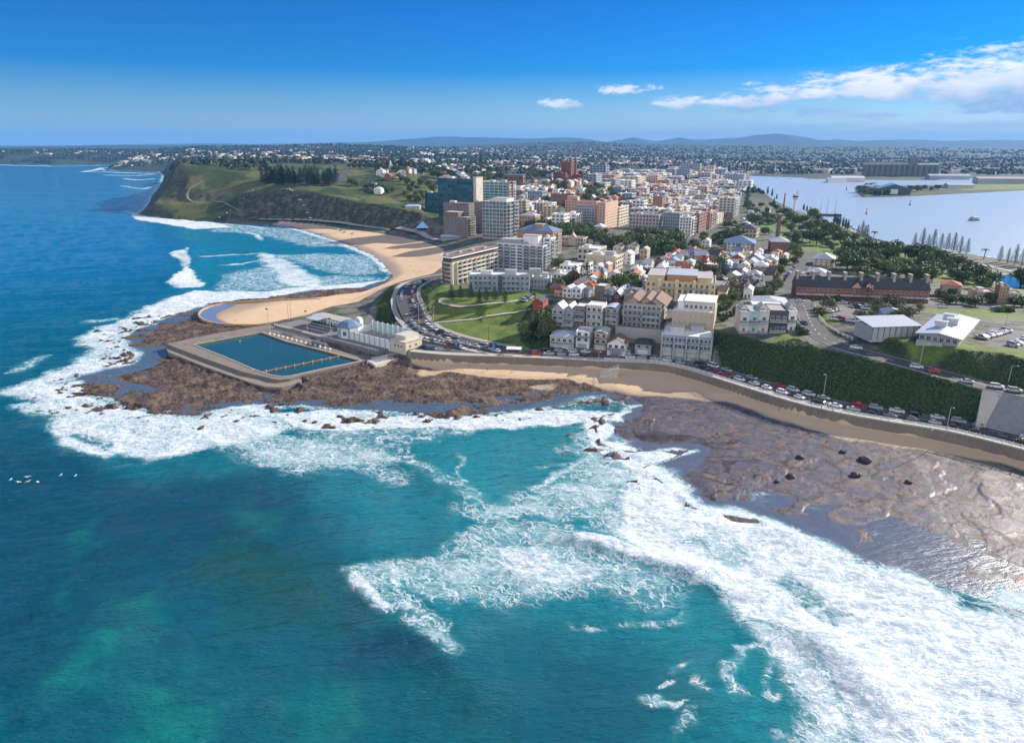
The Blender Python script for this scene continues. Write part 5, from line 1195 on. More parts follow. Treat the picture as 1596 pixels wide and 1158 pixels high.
def extra(t, g, x0, x1, y0, y1, z0, z1, wall, name='upper_storey', roof=None):
    b = MB(); b.box(x0, x1, y0, y1, z0, z1, 0); b.build(name, [wm(wall)], t)
    r = MB(); r.box(x0-.4, x1+.4, y0-.4, y1+.4, z1+.004, z1+.3, 0); r.build('roof', [wm(roof or 'membrane')], t)
# towers behind the city beach
t, g = block('tall dark teal glass tower beside the beach promenade, with a pale blank end', (684,737,750,344,279), 'teal', (13, 7), None, mark='the teal glass tower', gl=GLASST, wf=.92, hf=.86, mull=2, fr=wm('teal'), plants=2)
w, d, h = g['w'], g['d'], g['h']; extra(t, g, w/2+.003, w/2+4, 2, d*.9, -3, h+1.5, 'pale', 'lift_core')
for k in range(9): MB().box(-.8, .8, -.05, 0, 0, 2.6).build('panel', [wm('mauve' if k % 2 else 'grey')], t, (w/2+4+.01, 4+(k*3.1) % (d*.6), 4+k*h/11), math.pi/2)
block('low dark teal glass wing attached left of the tall glass tower', (663,684,690,334,301), 'teal', (8, 4), (8, 2), gl=GLASST, wf=.85, hf=.75, fr=wm('teal'))
t, g = block('pale glazed tower with a red framed sunny end full of balconies', (750,791,808,325,284), 'aqua', (9, 6), (9, 2), gl=GLASSB, wf=.86, hf=.62, balR=(9, [(.1, .42), (.55, .9)]), mark='the red framed tower', plants=2)
w, d, h = g['w'], g['d'], g['h']; b = MB()
for q in (0, d*.5): b.box(w/2, w/2+1.9, q, q+.9, -2, h+.8)
b.box(w/2, w/2+1.9, .9, d*.5, h-.2, h+.8); b.build('frame', [wm('rust')], t)
t, g = block('glass fronted tower with tan sunny balcony side, nearest the beach', (752,790,809,373.5,315), 'sand', (10, 7), (10, 3), gl=GLASSB, wf=.88, hf=.80, mull=1, balR=(10, [(.08, .40), (.55, .95)]), mark='the tan balcony tower', plants=2, slab='cream')
w, d, h = g['w'], g['d'], g['h']; extra(t, g, -w*.2, w*.4, d*.2, d*.8, h-.78, h+2.6, 'white', 'plant_room'); MB().box(-w/2-.3, w/2+.3, -.35, -.004, h*.79, h*.81).build('ledge', [wm('cream')], t)
block('dark narrow brick tower squeezed between brown flats and the tan tower', (740,753,757,364,315), 'brown', (11, 3), None)
block('brown upper flats with set back top floors below the teal tower', (692,731,741,358,317), 'brown', (9, 6), (9, 3), gl=GLASSB, wf=.7)
t, g = block('lower brown block of flats with sunlit balconies on its corner', (692,729,742,371,339), 'brown', (8, 7), (8, 2), balR=(8, [(.15, .85)]), slab='sand', mark='the brown flats', wf=.7)
w, d, h = g['w'], g['d'], g['h']; extra(t, g, -w*.5, w*.05, d*.2, d*.9, h-.78, h+4, 'brown'); 
t, g = block('tall orange brick apartment tower with blue hipped roof', (806,861,875,402,362), 'orange', (8, 8), (8, 3), hip='bluesteel', mark='the orange brick tower', balR=(8, [(.35, .75)]), wf=.5)
w, d, h = g['w'], g['d'], g['h']; extra(t, g, -w*.1, w*.12, d*.35, d*.65, h, h+5, 'orange', 'lift_tower')
# the white apartments round the park
t, g = block('curving white apartment block with broad glazed balconies and white penthouse', (775,846,858,424,383), 'white', (8, 7), (8, 2), balF=(8, [(.58, .98), (.02, .30)]), balR=(8, [(.05, .9)]), mark='the white apartments', gl=GLASSB, wf=.74)
w, d, h = g['w'], g['d'], g['h']; extra(t, g, w*.02, w*.34, d*.3, d*.75, h-.78, h+6, 'white', 'penthouse'); extra(t, g, -w*.45, -.0*w, d*.2, d*.8, h-.78, h+2.4, 'grey', 'plant_room', 'tin')
for i in range(5): MB().cyl(-w*.05+i*1.6, d*.25, h-.7, h+1.6, .6).build('roof_vent', [wm('tin')], t)
block('stepped white apartment wing with tiers of balconies behind the white apartments', (846,858,868,421,371), 'white', (8, 1), (8, 3), balR=(8, [(.05, .95)]), gl=GLASSB)
# long block with the rounded nose
g = fit(680, 706, 776, 444, 402, rz=-31, dmax=80); w, d, h = g['w'], g['d'], g['h']
t = thing('apartment_block', 'long cream apartment block with a rounded end and grid of deep balconies', 'apartment block', g, None, 'the round ended apartments')
def nose(x0, x1, y0, y1, n=9, r=None):
    r = r or (x1-x0)*.8; pts = [(x1, y0), (x1, y1), (x0, y1)]
    for i in range(n+1): a = math.pi+math.pi/2*i/n; pts.append((x0+r+r*math.cos(a), y0+r+r*math.sin(a)))
    return pts
MB().prism(nose(-w/2, w/2, 0, d), -4, h-3.4).build('wall', [wm('cream')], t); MB().prism(nose(-w/2+.8, w/2-1.2, 1, d-.5), h-3.396, h-.4).build('penthouse', [wm('dark')], t); MB().prism(nose(-w/2-.9, w/2+.5, -1.0, d+.4), h-.396, h).build('roof', [wm('white')], t); MB().prism(nose(-w/2+.3, w/2-.7, .3, d-.8), h+.003, h+.10).build('roof_deck', [wm('browntile')], t)
fl = 5; dz = (h-4.0)/fl
for k in range(fl):
    for i in range(9):
        y = 4+(d-5)*(i+.5)/9; wd = (d-5)/9
        win(t, w/2, y, dz*k+.5, wd*.80, dz*.70, 'R', wm('dark'), GLASS, 1)
        if k: balcony(t, w/2+.02, y, dz*k+.3, wd*.86, 1.3, 'R', wm('white'), wm('pale') if i % 3 else RAILG)
    for i in range(3): win(t, -w*.05+i*w*.18, 0, dz*k+.8, w*.12, dz*.55, 'F', wm('dark'), GLASSB, 0)
    for i, (cn) in enumerate(('yellow', 'red')): 
        if k < 4: MB().box(-.9, .9, -.06, -.003, 0, dz*.45).build('panel', [wm('yellow' if i == 0 else 'red')], t, (w*(-.16+.36*i), 0, dz*(k+.05)+.3))
    for i in range(4):
        a = math.pi+math.pi/2*(i+.5)/4; r = w*.8; x, y = -w/2+r+r*math.cos(a), r+r*math.sin(a)
        o = win(t, x, y, dz*k+.7, 3.0, dz*.62, 'F', wm('dark'), GLASSB, 1); o.rotation_euler = (0, 0, a-1.5*math.pi)
for i in range(10): y = 4+(d-5)*i/9; MB().box(0, 1.35, -.2, .2, -2, h-3.5).build('fin', [wm('cream')], t, (w/2+.02, y, 0))
for i in range(4): plant(t, (-.2+.1*i)*w, d*(.12+.24*i), h+.11, 2, 3, 1, 'grey', 'roof_vent')
t, g = block('low grey blue terrace flats facing the park lawn below the white apartments', (731,825,838,455,429), 'bluegrey', (3, 13), (3, 2), rz=-4, dmax=13, gl=GLASSB, roof='white', balF=(3, [(.12, .38), (.58, .83)]), plants=3, wf=.6)
w, d, h = g['w'], g['d'], g['h']; MB().box(-w*.01, w*.05, -.6, -.005, -2, h-.5).build('pier', [wm('dark')], t)
block('smaller grey terrace flats right of the grey blue flats', (827,858,864,452,434), 'bluegrey', (2, 6), (2, 2), rz=-6, roof='white', gl=GLASSB, plants=2)
# white modern houses and cream halls right of them
t, g = block('white modern town house with stepped terraces beside the leafy lane', (862,880,895,444,427), 'white', (2, 3), (2, 3), balR=(2, [(.1, .9)]), roof='white', cat='house', name='house')
t, g = block('white modern town house with open upper terraces behind the lower one', (872,895,910,436,414), 'white', (3, 4), (3, 2), balR=(3, [(.2, .9)]), roof='white', cat='house', name='house')
block('tall white framed town house with trees against its wall', (907,916,924,437,411), 'white', (3, 2), (3, 2), cat='house', name='house', roof='white')
block('long cream hall with blank shaded side and windowed sunny end', (912,959,971,422,400), 'cream', None, (3, 4), name='hall', cat='hall', roof='whitetin', mark='the long cream hall', plants=2)
block('grey two storey building behind the long cream hall', (900,931,953,407,388), 'pale', (2, 4), (2, 5), roof='whitetin', name='building', cat='building')
house(fit(968,983,997,413,392), 'white', 'tin', 'gable', 3, 'white terrace house with tall gable and row of sunny windows', chim=1)
house(fit(955,968,975,398,381), 'pale', 'slate', 'gable', 2, 'slate roofed gabled house behind the long cream hall', chim=2)
house(fit(975,990,996,397,380), 'pale', 'slate', 'gable', 2, 'slate roofed gabled house with white gable edges', chim=2)
house(fit(997,1008,1021,404,386), 'sand', 'membrane', 'gable', 2, 'tan gabled hall with ribbed roof beside the shady park', 'hall', name='hall')
house(fit(924,937,944,427,412), 'white', 'tin', 'gable', 2, 'small white gabled house in front of the long cream hall', chim=1)
house(fit(939,948,956,425,410), 'pink', 'whitetin', 'gable', 2, 'small pink gabled house in front of the long cream hall', chim=1)
house(fit(967,985,992,434,424), 'grey', 'slate', 'hip', 1, 'low slate hip roofed house among dark trees')
# sandstone chapel with gable and bellcote
t, g = block('sandstone school with crenellated parapet and pointed central gable', (876,909,917,384,371), 'sand', (2, 7), (2, 2), name='school', cat='school', plants=0)
w, d, h = g['w'], g['d'], g['h']; b = MB(); b.gable_wall(-3.5, 3.5, -.6, 3, h-.9, 5); b.box(-3.5, 3.5, -.6, 3, -1, h-.9); b.build('central_gable', [wm('sand')], t); MB().cyl(0, 1, h+4, h+8, .9, .05, 6).build('spire', [wm('stone')], t)
for i in range(9): MB().box(-.5, .5, -.05, .5, 0, .8).build('merlon', [wm('sand')], t, (-w/2+.6+(w-1.2)*i/8, 0, h+.003))
# second row houses, left to right
HS = [((830,846,859,484,467), 'red', 'slate', 'gable', 'bright red house with dark gable roof at the end of the lawn', dict(chim=1)),
      ((864,877,886,463,449), 'pink', 'maroon', 'hip', 'pink house with maroon pyramid roof', {}),
      ((877,890,903,465,447), 'white', 'tin', 'gable', 'white house with pale blue gable roof left of its twin', {}),
      ((891,905,917,466,447), 'white', 'tin', 'gable', 'white house with pale blue gable roof right of its twin', {}),
      ((906,917,923,464,449), 'bluegrey', 'slate', 'gable', 'small blue grey house with dark gable roof', {}),
      ((927,942,951,467,446), 'brown', 'whitetin', 'flat', 'brown flat roofed house with shaded front', {}),
      ((941,953,959,469,452), 'bluegrey', 'slate', 'gable', 'narrow blue house with dark gable and white verandah', dict(verandah=True)),
      ((955,967,982,474,454), 'maroon', 'whitetin', 'gable', 'tall maroon and white terrace house with long pale roof', dict(rise=2.5)),
      ((973,988,998,476,456), 'grey', 'browntile', 'gable', 'grey house with pink tiled gable roof', {}),
      ((860,878,886,510,474), 'grey', 'tin', 'gable', 'grey three storey house with silver gable, leftmost of the hillside row', dict(bal=2, rise=3)),
      ((879,894,902,508,476), 'bluegrey', 'tin', 'gable', 'dark blue three storey gabled house in the hillside row', dict(bal=2, rise=3)),
      ((895,911,922,510,478), 'brown', 'whitetin', 'flat', 'brick fronted house with white flat roofs in the hillside row', dict(bal=2)),
      ((913,937,951,511,477), 'pale', 'whitetin', 'flat', 'wide pale modern house with glazed balconies in the hillside row', dict(bal=3)),
      ((942,962,973,507,481), 'grey', 'tin', 'vault', 'grey house with curved silver roof in the hillside row', dict(bal=2)),
      ((857,893,900,547,521), 'pale', 'tin', 'hip', 'pale beachfront house with silver roof and upper verandah', dict(garage=True, bal=1, rise=1.8, rz=-16)),
      ((897,918,927,544,517), 'white', 'tin', 'flat', 'white cube beachfront house with large windows', dict(garage=True, bal=1, rz=-17)),
      ((926,945,960,547,519), 'yellow', 'tin', 'vault', 'yellow beachfront house with curved silver roof', dict(garage=True, bal=2, rz=-18)),
      ((946,974,985,556,529), 'white', 'browntile', 'gable', 'white beachfront cottage with brown tiled gable and long glazed upper window', dict(garage=True, rise=2.4, bal=1, rz=-17)),
      ((989,1014,1024,554,533), 'grey', 'slate', 'hip', 'grey beachfront house with dark hipped roof', dict(garage=True, rise=1.6, rz=-17)),
      ((1089,1112,1119,474,463), 'brick', 'browntile', 'gable', 'brown tiled brick house in front of the yellow apartments', {}),
      ((1167,1187,1193,405,395), 'cream', 'tin', 'hip', 'cream house with pale pyramid roof below the blue roofed flats', {}),
      ((1267,1299,1302,417,398), 'cream', 'tin', 'hip', 'three storey cream house with white pyramid roof by the foreshore park', dict(st=3)),
      ((1261,1286,1300,431,421), 'pale', 'tin', 'hip', 'pale low house with white roofs behind the brick terrace', {}),
      ((1260,1290,1299,442,430), 'brick', 'slate', 'gable', 'dark gabled brick house behind the left end of the brick terrace', {}),
      ((1377,1409,1424,497,485), 'pale', 'bluesteel', 'hip', 'low cottage with blue grey hipped roof near the clubhouse', dict(rz=-15)),
      ((1174,1231,1241,486,471), 'pale', 'tin', 'hip', 'wide pale house with white hipped roof above the upper road corner', dict(rz=-14)),
      ((1176,1228,1240,497,483), 'cream', 'whitetin', 'flat', 'cream house with long white parapet behind the cliff top terrace', dict(rz=-10)),
      ((1103,1113,1118,480,470), 'pale', 'whitetin', 'gable', 'small white gabled house behind the big cream flats', {})]
for a, wl, rf, stl, lab, kw in HS:
    kw = dict(kw); rz = kw.pop('rz', -22 if a[3] > 470 else -27)
    house(fit(*a, rz=rz), wl, rf, stl, kw.pop('st', None), lab, **kw)
LAND_MARKS += [('the red house', *on(846, 480)[:2]), ('the big cream flats', *on(1085, 505)[:2]), ('the yellow apartments', *on(1060, 460)[:2])]
t, g = block('stepped brown apartment house with gabled top and rows of awnings', (970,1028,1038,514,476), 'stone', (4, 8), (4, 3), rz=-20, plants=0, balF=(4, [(.05, .47), (.53, .95)]), slab='stone')
w, d, h = g['w'], g['d'], g['h']
for i, x in enumerate((-w*.28, w*.08, w*.33)):
    b = MB(); b.gable_wall(x-5, x+5, 3, d, h-.7, 3.2); b.build('gable_wall', [wm('stone')], t); r = MB(); r.gable(x-5.6, x+5.6, 2.4, d+.4, h-1.0, 3.6); r.build('roof_gable', [wm('browntile')], t)
for i in range(5): MB().skillion(-1.6, 1.6, -1.6, -.05, 0, .8, .06).build('awning', [wm('tin')], t, (-w*.36+i*w*.18, -.02, h*.72))
MB().box(-w/2-2, w/2+3, -7, -5.2, -5, 1.5).build('terrace_wall', [wm('concrete')], t)
t, g = block('big cream rendered flats with small dark windows above the beach houses', (1046,1111,1117,520,488), 'sand', (3, 8), (3, 3), rz=-19, plants=0, roof='white', wf=.26, hf=.34)
w, d, h = g['w'], g['d'], g['h']; extra(t, g, -w*.25, w*.5-.4, d*.3, d-.5, h-.78, h+3.2, 'pale', 'upper_storey', 'white'); extra(t, g, -w*.42, -w*.26, d*.35, d-.6, h-.78, h+2.6, 'white', 'side_storey', 'white')
for i in range(6): win(t, -w*.2+i*w*.115, d*.3, h, 1.3, 1.5, 'F')
t, g = block('long grey blue beachfront flats with flat white roof and ground floor garages', (1029,1108,1113,560,527), 'bluegrey', (3, 12), (3, 2), rz=-17, roof='white', plants=2, gl=GLASSB, wf=.7, mark='the grey beachfront flats', balF=(3, [(.03, .22), (.28, .47), (.53, .72), (.78, .97)]))
w, d, h = g['w'], g['d'], g['h']
for i in range(4): MB().box(-2.2, 2.2, -.22, -.16, 0, 2.4).build('garage_door', [wm('pale')], t, (-w*.375+i*w*.25, 0, .1))
for i in range(5): MB().box(-.35, .35, -1.5, -.004, -1, h-.4).build('pier', [wm('grey')], t, (-w/2+.4+(w-.8)*i/4, 0, 0))
t, g = block('long yellow apartment building with stepped parapets above the hillside row', (1005,1113,1120,472,442), 'yellow', (3, 13), (3, 3), rz=-16, plants=1, wf=.5, slab='yellow', balF=(3, [(.2, .45), (.55, .9)]), roof='tin')
w, d, h = g['w'], g['d'], g['h']; extra(t, g, -w*.48, -w*.24, 3, d-1, h-.78, h+2.2, 'yellow'); extra(t, g, -w*.2, w*.22, 4, d-1, h-.78, h+2.8, 'orange', 'upper_storey', 'tin'); extra(t, g, w*.24, w*.44, 3, d-2, h-.78, h+1.8, 'yellow')
for i in range(3): MB().box(-.9, .9, -1.2, -.005, -2, h+.8).build('chimney_breast', [wm('cream')], t, (-w*.3+i*w*.25, 0, 0))
# cliff top terrace
for k, (a, wl, lab) in enumerate((((1151,1166,1168,519,486), 'pale', 'pale fronted cliff top terrace house, leftmost of its row of five'), ((1166,1181,1183,519,485.5), 'aqua', 'aqua fronted cliff top terrace house second from left in its row'), ((1181,1196,1198,519,485), 'pale', 'pale fronted cliff top terrace house in the middle of its row of five'), ((1196,1225,1227,518,484.5), 'dark', 'dark navy cliff top terrace house, widest of its row'), ((1226,1239,1244,517,485), 'white', 'white fronted cliff top terrace house at the road end of its row'))):
    g = fit(*a, rz=-9); g['d'] = 14; t = house(g, wl, 'membrane', 'flat', 2, lab, group='cliff top terrace houses', bal=2, gl=GLASSB)
    if k % 2 == 0: r = MB(); r.hip(-g['w']/2+.6, g['w']/2-.6, 4, 13, g['h']+.01, 1.8); r.build('roof_lantern', [wm('pale')], t)
t, g = block('dark slate roofed brick terrace with three gables in the middle of town', (1136,1190,1201,461,447), 'brick', (2, 9), (2, 3), rz=-18, hip='slate', name='terrace', cat='terrace', mark='the slate roofed terrace')
w, d, h = g['w'], g['d'], g['h']
for i in range(4): MB().box(-.4, .4, d*.4, d*.6, h, h+5).build('chimney', [wm('stone')], t, (-w*.45+i*w*.3, 0, 0))
for i in range(3): b = MB(); b.gable_wall(-2.6, 2.6, -.8, 5, h-.2, 3, 'y', 1); b.gable(-3, 3, -1.2, 5.2, h-.4, 3.5, 'y', .2, 0); b.build('roof_gable', [wm('slate'), wm('pale')], t, (-w*.33+i*w*.33, 0, 0))
t, g = block('brick and cream flats with big blue hipped roof', (1127,1175,1191,395,381), 'brick', (3, 8), (3, 3), rz=-20, hip='bluesteel', mark='the blue roofed flats', gl=GLASSB)
w, d, h = g['w'], g['d'], g['h']
for x in (-w*.25, w*.22): MB().box(x-4, x+4, -1.2, -.004, -1, h-.2).build('bay', [wm('pale')], t); [win(t, x-2+4*j, -1.2, 1.2+k*h/3, 2.2, 1.6, 'F', gl=GLASSB) for j in range(2) for k in range(3)]
block('square red brick building with white pyramid roof by the park trees', (1200,1229,1233,393,378), 'brick', (3, 5), (3, 1), rz=-14, hip='tin', name='building', cat='building', mark='the square brick building')
# long brick terrace by the oval
g = fit(1239, 1446, 1449, 473, 452, rz=-10.5); g['d'] = 12; w, d, h = g['w'], g['d'], g['h']; t = thing('terrace', 'very long brick terrace with slate roof and nine white chimneys', 'terrace', g, None, 'the long brick terrace')
b = MB(); b.box(-w/2, w/2, 0, d, -3, h); b.gable_wall(-w/2+.01, w/2-.01, .01, d-.01, h, 4.4, 'x'); b.build('wall', [wm('brick')], t)
MB().gable(-w/2-.3, w/2+.3, -.5, d+.5, h-.35, 4.85, 'x', .2).build('roof', [wm('slate')], t)
for i in range(9): MB().box(-.7, .7, d*.32, d*.68, h-1, h+7.2).box(-.85, .85, d*.30, d*.70, h+7.203, h+7.6).build('chimney', [wm('stone')], t, (-w/2+.75+(w-1.5)*i/8, 0, 0))
for x in (-w*.045, w*.045): b = MB(); b.gable_wall(x-3, x+3, -.6, 5, h-.3, 3.4, 'y', 1); b.gable(x-3.5, x+3.5, -1, 5.2, h-.5, 3.9, 'y', .2, 0); b.build('roof_gable', [wm('slate'), wm('pink')], t)
wins(t, g, 'F', 2, 26, 1.4, 1.7, 1.0, h*.5)
for i in range(9): MB().skillion(-w/18+.2, w/18-.2, -2.6, -.03, 2.7, .6, .1).build('verandah', [wm('grey')], t, (-w/2+w*(i+.5)/9, 0, 0))
# clubhouse, shed, flats on the right
g = fit(1431, 1492, 1537, 541, 528, rz=-41, dmax=40); w, d, h = g['w'], g['d'], g['h']; t = thing('clubhouse', 'wide grey clubhouse under one big pale gable roof on the grassy bluff', 'clubhouse', g, None, 'the clubhouse')
MB().box(-w/2, w/2, 0, d, -3, h).gable_wall(-w/2+.02, w/2-.02, .02, d-.02, h, w*.085, 'y').build('wall', [wm('grey')], t)
MB().gable(-w/2-1.4, w/2+1.4, -1.6, d+1, h-.2, w*.095, 'y', .3).build('roof', [wm('tin')], t)
for i in range(3): MB().box(-2, 2, -1.5, 1.5, 0, 2.2).box(-2.3, 2.3, -1.8, 1.8, 2.203, 2.4).build('roof_vent', [wm('tin')], t, (-w*.12+.2*w*(i % 2), d*(.3+.2*i), h+1.2))
wins(t, g, 'F', 1, 6, w/6*.7, h*.5, h*.3, 3, gl=GLASSB); wins(t, g, 'R', 1, 6, d/6*.7, h*.5, h*.3, 3, gl=GLASSB)
MB().box(-w*.5-.3, w*.15, -2.2, -.9, -3, 1.0).build('deck', [wm('grey')], t)
g = fit(1357, 1432, 1452, 524, 508, rz=6); g['d'] = min(g['d'], 12); w, d, h = g['w'], g['d'], g['h']; t = thing('shed', 'long grey shed with low pale sheet roof left of the clubhouse', 'shed', g)
MB().box(-w/2, w/2, 0, d, -2, h).build('wall', [wm('grey')], t); MB().skillion(-w/2-.4, w/2+.4, -.6, d+.4, h+.02, 1.6, .2).build('roof', [wm('tin')], t)
for i in range(9): MB().box(-.12, .12, -.12, -.004, -1, h-.1).build('batten', [wm('dark')], t, (-w/2+.3+(w-.6)*i/8, 0, 0))
block('brick flats with red hipped roof at the right end of the oval road', (1466,1496,1518,464,447), 'sand', (3, 6), (3, 4), rz=-27, hip='terracotta', name='building', cat='building', mark='the red roofed flats', wf=.4)
block('low cream flats between red roofed flats and brick tower', (1520,1553,1556,470,456), 'sand', (3, 6), None, rz=-15, wf=.4)
block('orange brick tower block beside the pond', (1553,1568,1572,475,447), 'orange', (5, 3), (5, 1), rz=-20, mark='the brick tower by the pond')
block('pale low flats joined to the right of the orange tower block', (1566,1590,1610,474,457), 'pale', (4, 4), (4, 3), rz=-20)
# city blocks
t, g = block('long pink brick hospital wing with pale gridded middle, left of its sunny tower', (880,928,934,356,314), 'pink', (9, 10), None, mark='the pink tower', wf=.5, hf=.5)
w, d, h = g['w'], g['d'], g['h']; MB().box(-w*.12, w*.46, -.35, -.004, -1, h*.86).build('pale_bay', [wm('grey')], t); [win(t, -w*.08+w*.5*i/6.2, -.35, .9+k*h/9.6, 2.4, 1.7, 'F') for i in range(7) for k in range(8)]; extra(t, g, -w*.48, -w*.15, d*.3, d*.9, h-.78, h+4, 'pink')
t, g = block('pink brick tower with sunlit side of pale window bands, in mid town', (929,942,963,358,316), 'pink', (9, 3), (9, 7), dmax=45, wf=.6, hf=.42, plants=2)
w, d, h = g['w'], g['d'], g['h']
for k in range(9): MB().box(0, .25, -d/2+1, d/2-1, 0, .9).build('band', [wm('cream')], t, (w/2+.004, d/2, h/9*k+.25))
CB = [((959,964,979,353,323), 'cream', None, (6, 6), 'tall cream warehouse right of the pink tower, sunny side ribbed', dict(dmax=45)), ((980,1026,1031,358,335), 'mauve', (4, 9), (4, 1), 'mauve grey school building with tower stub at its end', {}), ((1033,1058,1066,358,332), 'bluegrey', (5, 7), (5, 2), 'blue grey flats right of the mauve school building', {}),
      ((1016,1031,1036,334,306), 'rust', (7, 4), (7, 1), 'narrow bronze coloured office tower', dict(gl=GLASS)), ((1058,1076,1087,368,339), 'white', (6, 4), (6, 3), 'white banded corner building at the main street', dict(balR=(6, [(.1, .9)]), dmax=40)), ((1079,1088,1100,365,333), 'brick', (6, 2), (6, 4), 'tall brick warehouse on the sunny side of the main street', dict(dmax=40)),
      ((1099,1105,1116,358,331), 'orange', (6, 2), (6, 3), 'orange brick flats next along the main street', dict(balR=(6, [(.1, .45), (.55, .9)]), dmax=45)), ((1109,1115,1127,351,336), 'cream', (4, 2), (4, 3), 'cream shop building beyond the orange flats', dict(dmax=50)), ((1119,1143,1155,339,309), 'pale', (7, 4), (7, 3), 'pale block of flats with stacked round balconies by the railway lawn', dict(balR=(7, [(.1, .9)]), dmax=40)),
      ((1118,1160,1163,301,291), 'bluegrey', (2, 8), None, 'long low blue glass office near the harbour', dict(gl=GLASSB)), ((1128,1158,1162,290,272), 'bluegrey', (5, 7), (5, 1), 'blue grey harbourside hotel with pale top', dict(gl=GLASSB)), ((1053,1074,1078,281,264), 'bluegrey', (6, 5), (6, 1), 'blue grey office tower with pale right edge, far in the city', {}),
      ((1088,1106,1114,284,270), 'mauve', (5, 4), (5, 2), 'mauve office tower right of the far blue office tower', {}), ((1010,1024,1030,292,274), 'pink', (6, 4), (6, 2), 'pinkish office block beyond the green domed roof', {}), ((1015,1052,1062,292,281), 'bluegrey', (3, 8), (3, 2), 'wide blue office with terraced top', dict(gl=GLASSB)),
      ((919,944,950,277,258), 'bluegrey', (5, 5), (5, 1), 'far grey office tower group on the hill behind the cathedral', {}), ((930,948,958,283,270), 'pale', (4, 4), (4, 2), 'far pale office block right of the cathedral', {}), ((1100,1112,1118,272,258), 'pale', (5, 3), (5, 2), 'far pale tower standing alone before the harbour', {}), ((1060,1076,1082,270,253), 'bluegrey', (5, 4), (5, 1), 'far blue tower with flat roof beyond the office towers', {}), ((1078,1090,1095,271,255), 'grey', (5, 3), (5, 1), 'far grey tower beside the far blue tower', {}),
      ((832,860,867,334,316), 'white', (4, 6), (4, 2), 'white stepped apartment building left of the pink hospital wing', dict(balF=(4, [(.1, .5)]))), ((846,866,873,345,322), 'yellow', (6, 3), (6, 3), 'yellow rendered flats with stepped corners, left of the pink hospital wing', {}), ((810,834,842,357,337), 'pink', (3, 6), (3, 4), 'pink brick building with white roof behind the tan balcony tower', dict(hip='tin')), ((858,893,898,321,303), 'brick', (4, 6), (4, 3), 'brick building with square top behind the pink hospital wing', {}),
      ((822,845,853,316,298), 'bluegrey', (3, 6), (3, 3), 'blue striped office with white roof on the hillside', dict(roof='white')), ((806,820,825,332,313), 'cream', (4, 2), (4, 3), 'cream block with white lower floors behind the red framed tower', {}), ((785,815,819,291,274), 'brick', (2, 4), (2, 1), 'brick hall with blue roof on the hill behind the red framed tower', dict(hip='bluesteel')), ((1150,1178,1207,371,358), 'sand', (2, 5), (2, 5), 'stone railway building with slate hipped roof', dict(hip='slate')),
      ((1048,1068,1078,310,296), 'white', (4, 4), (4, 3), 'white gable topped theatre block in the city', {}), ((1072,1090,1098,306,295), 'mauve', (3, 5), (3, 3), 'mauve brick store with arched sunny end', {}), ((985,1002,1012,333,313), 'white', (4, 3), (4, 3), 'white rear walled block behind the mauve school building', {}), ((1040,1060,1066,332,316), 'brown', (3, 5), (3, 2), 'brown brick warehouse above the blue grey flats', {}), ((990,1012,1022,316,303), 'pale', (3, 5), (3, 3), 'pale office with roof plant in mid city', {})]
for a, wl, fr_, rt_, lab, kw in CB:
    kw = dict(kw); kw.setdefault('plants', 1 if a[3] > 300 else 0); block(lab, a, wl, fr_, rt_, name='city_building', cat='building', group='city buildings', **kw)
# cathedral on the hill
def cathedral():
    x, y, z = Q(872, 287, 1190); g = dict(loc=(x, y, ground(x, y)), rz=R(-35), w=24, d=60, h=20); t = thing('cathedral', 'dark red brick cathedral with square pinnacled tower on the hill', 'cathedral', g, None, 'the cathedral'); B_ = wm('rust') and mat('cathedral_brick', (.20, .075, .055), .9, .2, .2, streak=True)
    MB().box(-8, 8, 0, 52, -6, 16).gable_wall(-8, 8, 0, 52, 16, 8).build('nave', [B_], t); MB().gable(-8.5, 8.5, -.5, 52.5, 15.8, 8.6).build('nave_roof', [wm('maroon')], t)
    MB().box(-20, 20, 24, 36, -6, 13).build('transept', [B_], t); MB().gable(-20.5, 20.5, 23.5, 36.5, 12.9, 5, 'x').build('transept_roof', [wm('maroon')], t)
    MB().box(-8.5, 8.5, 22, 38, -6, 38).build('tower', [B_], t)
    for sx in (-1, 1):
        for sy in (0, 1): MB().box(-1.6, 1.6, -1.6, 1.6, -6, 41).add([(-1.6,-1.6,41),(1.6,-1.6,41),(1.6,1.6,41),(-1.6,1.6,41),(0,0,45)], [(0,1,4),(1,2,4),(2,3,4),(3,0,4)]).build('pinnacle', [B_], t, (8.2*sx, 22+16*sy, 0))
    for sx in (-1, 1): MB().box(-3, 3, -3, 3, -6, 22).build('front_turret', [B_], t, (9*sx, 2, 0))
    for i in range(3): win(t, -4+4*i, 22, 26, 2, 8, 'F', wm('stone'), GLASS, 0); win(t, 8.5, 26+4*i, 26, 2, 8, 'R', wm('stone'), GLASS, 0)
    win(t, 0, 0, 6, 6, 10, 'F', wm('stone'), GLASS, 2)
cathedral()
def lone(name, label, cat, u, v, parts, D=None, mark=None):
    p = on(u, v) if D is None else Q(u, v, D); 
    if D is not None: p = (p[0], p[1], ground(p[0], p[1]))
    t = empty(name, p); tag(t, label, cat)
    for n, mb, m in parts: mb.build(n, m, t)
    if mark: LAND_MARKS.append((mark, p[0], p[1]))
    FOOT.append((p[0], p[1], 4)); return t
